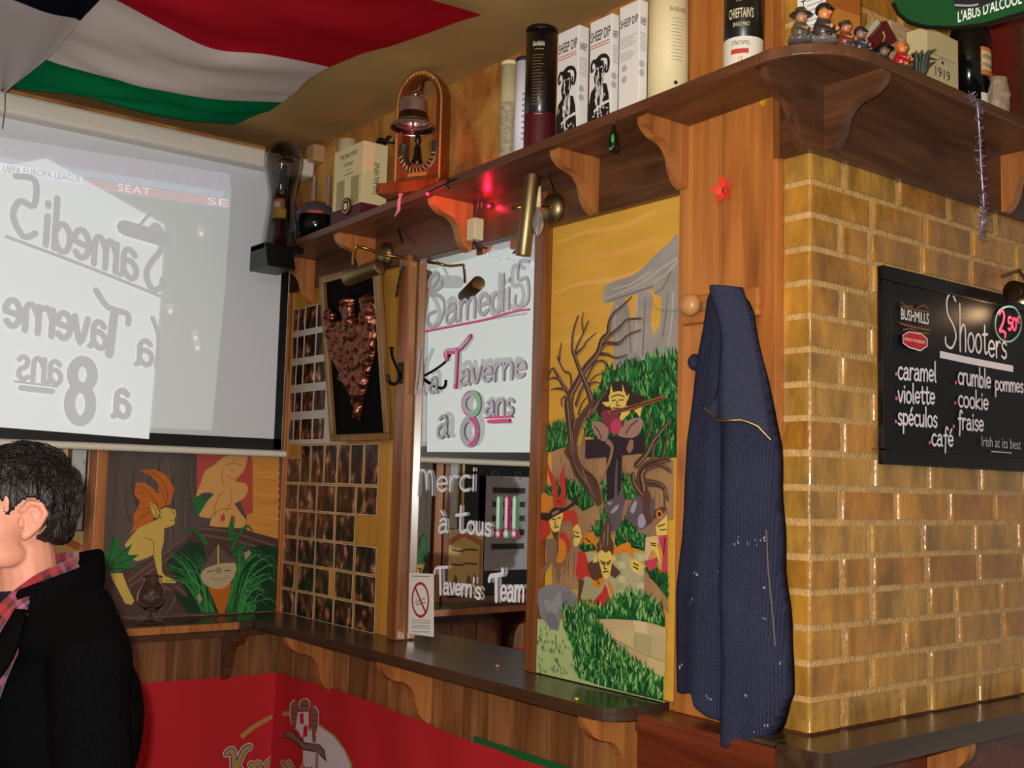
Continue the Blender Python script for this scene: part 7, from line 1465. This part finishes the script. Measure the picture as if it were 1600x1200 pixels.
    def coat_post(bm):
        for v in bm.verts:
            k = noise.noise(Vector((v.co.x*7, v.co.y*7, v.co.z*4)))*.010+noise.noise(Vector((v.co.x*16, v.co.y*16, v.co.z*9)))*.004; v.co += v.normal*k
        dele = []
        for v in bm.verts:
            x, y, z = v.co.x, v.co.y-T, v.co.z-sh
            if y < -.055 and abs(x) < .042+.1*max(0, z) and z > -.15: dele.append(v)
            elif math.hypot(x, y+.02) < .085 and z > .045: dele.append(v)
        bmesh.ops.delete(bm, geom=dele, context='VERTS')
    coat = blob('coat', root, cp, .011, 5, WOOL, coat_post); so = coat.modifiers.new('t', 'SOLIDIFY'); so.thickness = .007; so.offset = -1
    # standing collar and lapels
    m = MB(); rows = []
    for i in range(33):
        a = math.radians(-62+304*i/32); r1 = .092; f_ = abs(i-16)/16
        cx, cy = r1*math.cos(a), T-.012+r1*1.0*math.sin(a); zc = sh+.06+.075*(1-f_**1.5)
        rows.append([w(cx*.96, cy*1.0, zc-.05), w(cx*1.02, T+(cy-T)*1.02, zc), w(cx*1.07, T+(cy-T)*1.08+.003, zc+.02*(1-f_*.5)), w(cx*1.14, T+(cy-T)*1.15+.004, zc+.006), w(cx*1.24, T+(cy-T)*1.25, zc-.055-.02*f_)])
    m.grid(rows, WOOL); c_ = m.build('coat_collar', root); so = c_.modifiers.new('t', 'SOLIDIFY'); so.thickness = .008; c_.modifiers.new('s', 'SUBSURF').levels = 1
    for s in (-1, 1):
        m = MB(); lp = [(s*.085, T-.085, sh+.045), (s*.105, T-.125, sh-.02), (s*.085, T-.152, sh-.12), (s*.05, T-.165, sh-.22), (s*.02, T-.166, sh-.33)]; op = [(s*.12, T-.075, sh+.045), (s*.165, T-.108, sh-.03), (s*.145, T-.150, sh-.11), (s*.10, T-.172, sh-.21), (s*.025, T-.172, sh-.33)]
        m.grid([[Vector(a), (Vector(a)+Vector(b_))*.5+w(0, -.012, 0), Vector(b_)+w(0, -.004, 0)] for a, b_ in zip(smooth(lp, 5), smooth(op, 5))], WOOL); o = m.build('lapel', root); so = o.modifiers.new('t', 'SOLIDIFY'); so.thickness = .007
    SHM = mat('navy_jumper', '#1a1c30', .9, spec=.15, bump=.2, bump_scale=200)
    blob('jumper', root, [('e', w(0, T-.0, sh-.05), (.15, .105, .09)), ('e', w(0, T-.005, sh-.25), (.165, .122, .24)), ('c', w(0, .045, sh+.02), .066, w(0, .042, sh+.062), .062)], .01, 4, SHM)
    # plaid scarf round the neck, both ends hanging
    SCM = bpy.data.materials.new('plaid_scarf_wool'); SCM.use_nodes = True; nt = SCM.node_tree; N, L = nt.nodes, nt.links; b = N['Principled BSDF']; b.inputs['Roughness'].default_value = .9; b.inputs['Sheen Weight'].default_value = .2
    uvn = N.new('ShaderNodeAttribute'); uvn.attribute_name = 'weave'; sp = N.new('ShaderNodeSeparateXYZ'); L.new(uvn.outputs['Vector'], sp.inputs[0])
    def bands(out, sc, stops):
        mu = N.new('ShaderNodeMath'); mu.operation = 'MULTIPLY'; mu.inputs[1].default_value = sc; L.new(out, mu.inputs[0]); fr = N.new('ShaderNodeMath'); fr.operation = 'FRACT'; L.new(mu.outputs[0], fr.inputs[0])
        r = N.new('ShaderNodeValToRGB'); r.color_ramp.interpolation = 'CONSTANT'; e = r.color_ramp.elements; e[0].position = 0; e[0].color = lin(stops[0][1]); e[1].position = stops[1][0]; e[1].color = lin(stops[1][1])
        for p, c in stops[2:]: k = e.new(p); k.color = lin(c)
        L.new(fr.outputs[0], r.inputs[0]); return r.outputs[0]
    ST = [(0, '#8a1420'), (.22, '#26181c'), (.36, '#a02838'), (.5, '#5a3020'), (.62, '#8a5078'), (.72, '#2a2028'), (.86, '#962030')]
    mx = N.new('ShaderNodeMix'); mx.data_type = 'RGBA'; mx.inputs[0].default_value = .5; L.new(bands(sp.outputs[0], 1.6, ST), mx.inputs[6]); L.new(bands(sp.outputs[1], 9, ST), mx.inputs[7]); L.new(mx.outputs[2], b.inputs['Base Color'])
    path = [w(.055, T-.145, sh-.42), w(.06, T-.155, sh-.26), w(.075, T-.14, sh-.10), w(.082, T-.10, sh+.01), w(.083, T-.045, sh+.065), w(.066, T+.01, sh+.09), w(.0, T+.042, sh+.10), w(-.066, T+.01, sh+.09), w(-.083, T-.045, sh+.065), w(-.082, T-.10, sh+.01), w(-.075, T-.14, sh-.10), w(-.06, T-.155, sh-.26), w(-.055, T-.145, sh-.40)]
    P = smooth(path, 8); wid = [(0, 0, 1)]; vs = []; uv = []; fs = []; nn = 10
    for i, p in enumerate(P):
        f_ = i/(len(P)-1); out = Vector((p.x, (p.y-T)*1.0, 0)); out = (out.normalized() if out.length > .02 else Vector((0, -1, 0))); tn = (P[min(i+1, len(P)-1)]-P[max(0, i-1)]).normalized(); side = tn.cross(out).normalized()
        for j in range(nn):
            u = j/(nn-1); hw = .042; p2 = p+side*(u-.5)*2*hw+out*(.010*math.cos((u-.5)*math.pi)+.004*math.sin(u*14+i*.3)); vs.append(p2); uv.append((u, f_, 0))
    for i in range(len(P)-1):
        for j in range(nn-1): fs.append((i*nn+j, i*nn+j+1, (i+1)*nn+j+1, (i+1)*nn+j))
    m = MB(); m.add(vs, fs, SCM, True); o = m.build('scarf', root); at = o.data.attributes.new('weave', 'FLOAT_VECTOR', 'POINT'); at.data.foreach_set('vector', [c for q in uv for c in q]); so = o.modifiers.new('t', 'SOLIDIFY'); so.thickness = .008
    TR = mat('dark_trousers', '#16171c', .85)
    blob('trousers', root, [q for s in (-1, 1) for q in (('c', w(s*.085, T, sh-.60), .10, w(s*.097, T-.008, .46), .075), ('c', w(s*.097, T-.008, .46), .075, w(s*.10, T+.012, .07), .062))]+[('e', w(0, T+.01, sh-.55), (.172, .122, .12))], .012, 4, TR)
    for s in (-1, 1): blob('shoe', root, [('c', w(s*.10, T+.035, .045), .045, w(s*.108, T-.15, .04), .040), ('e', w(s*.108, T-.15, .03), (.046, .06, .03))], .008, 3, BLACKG)
person()
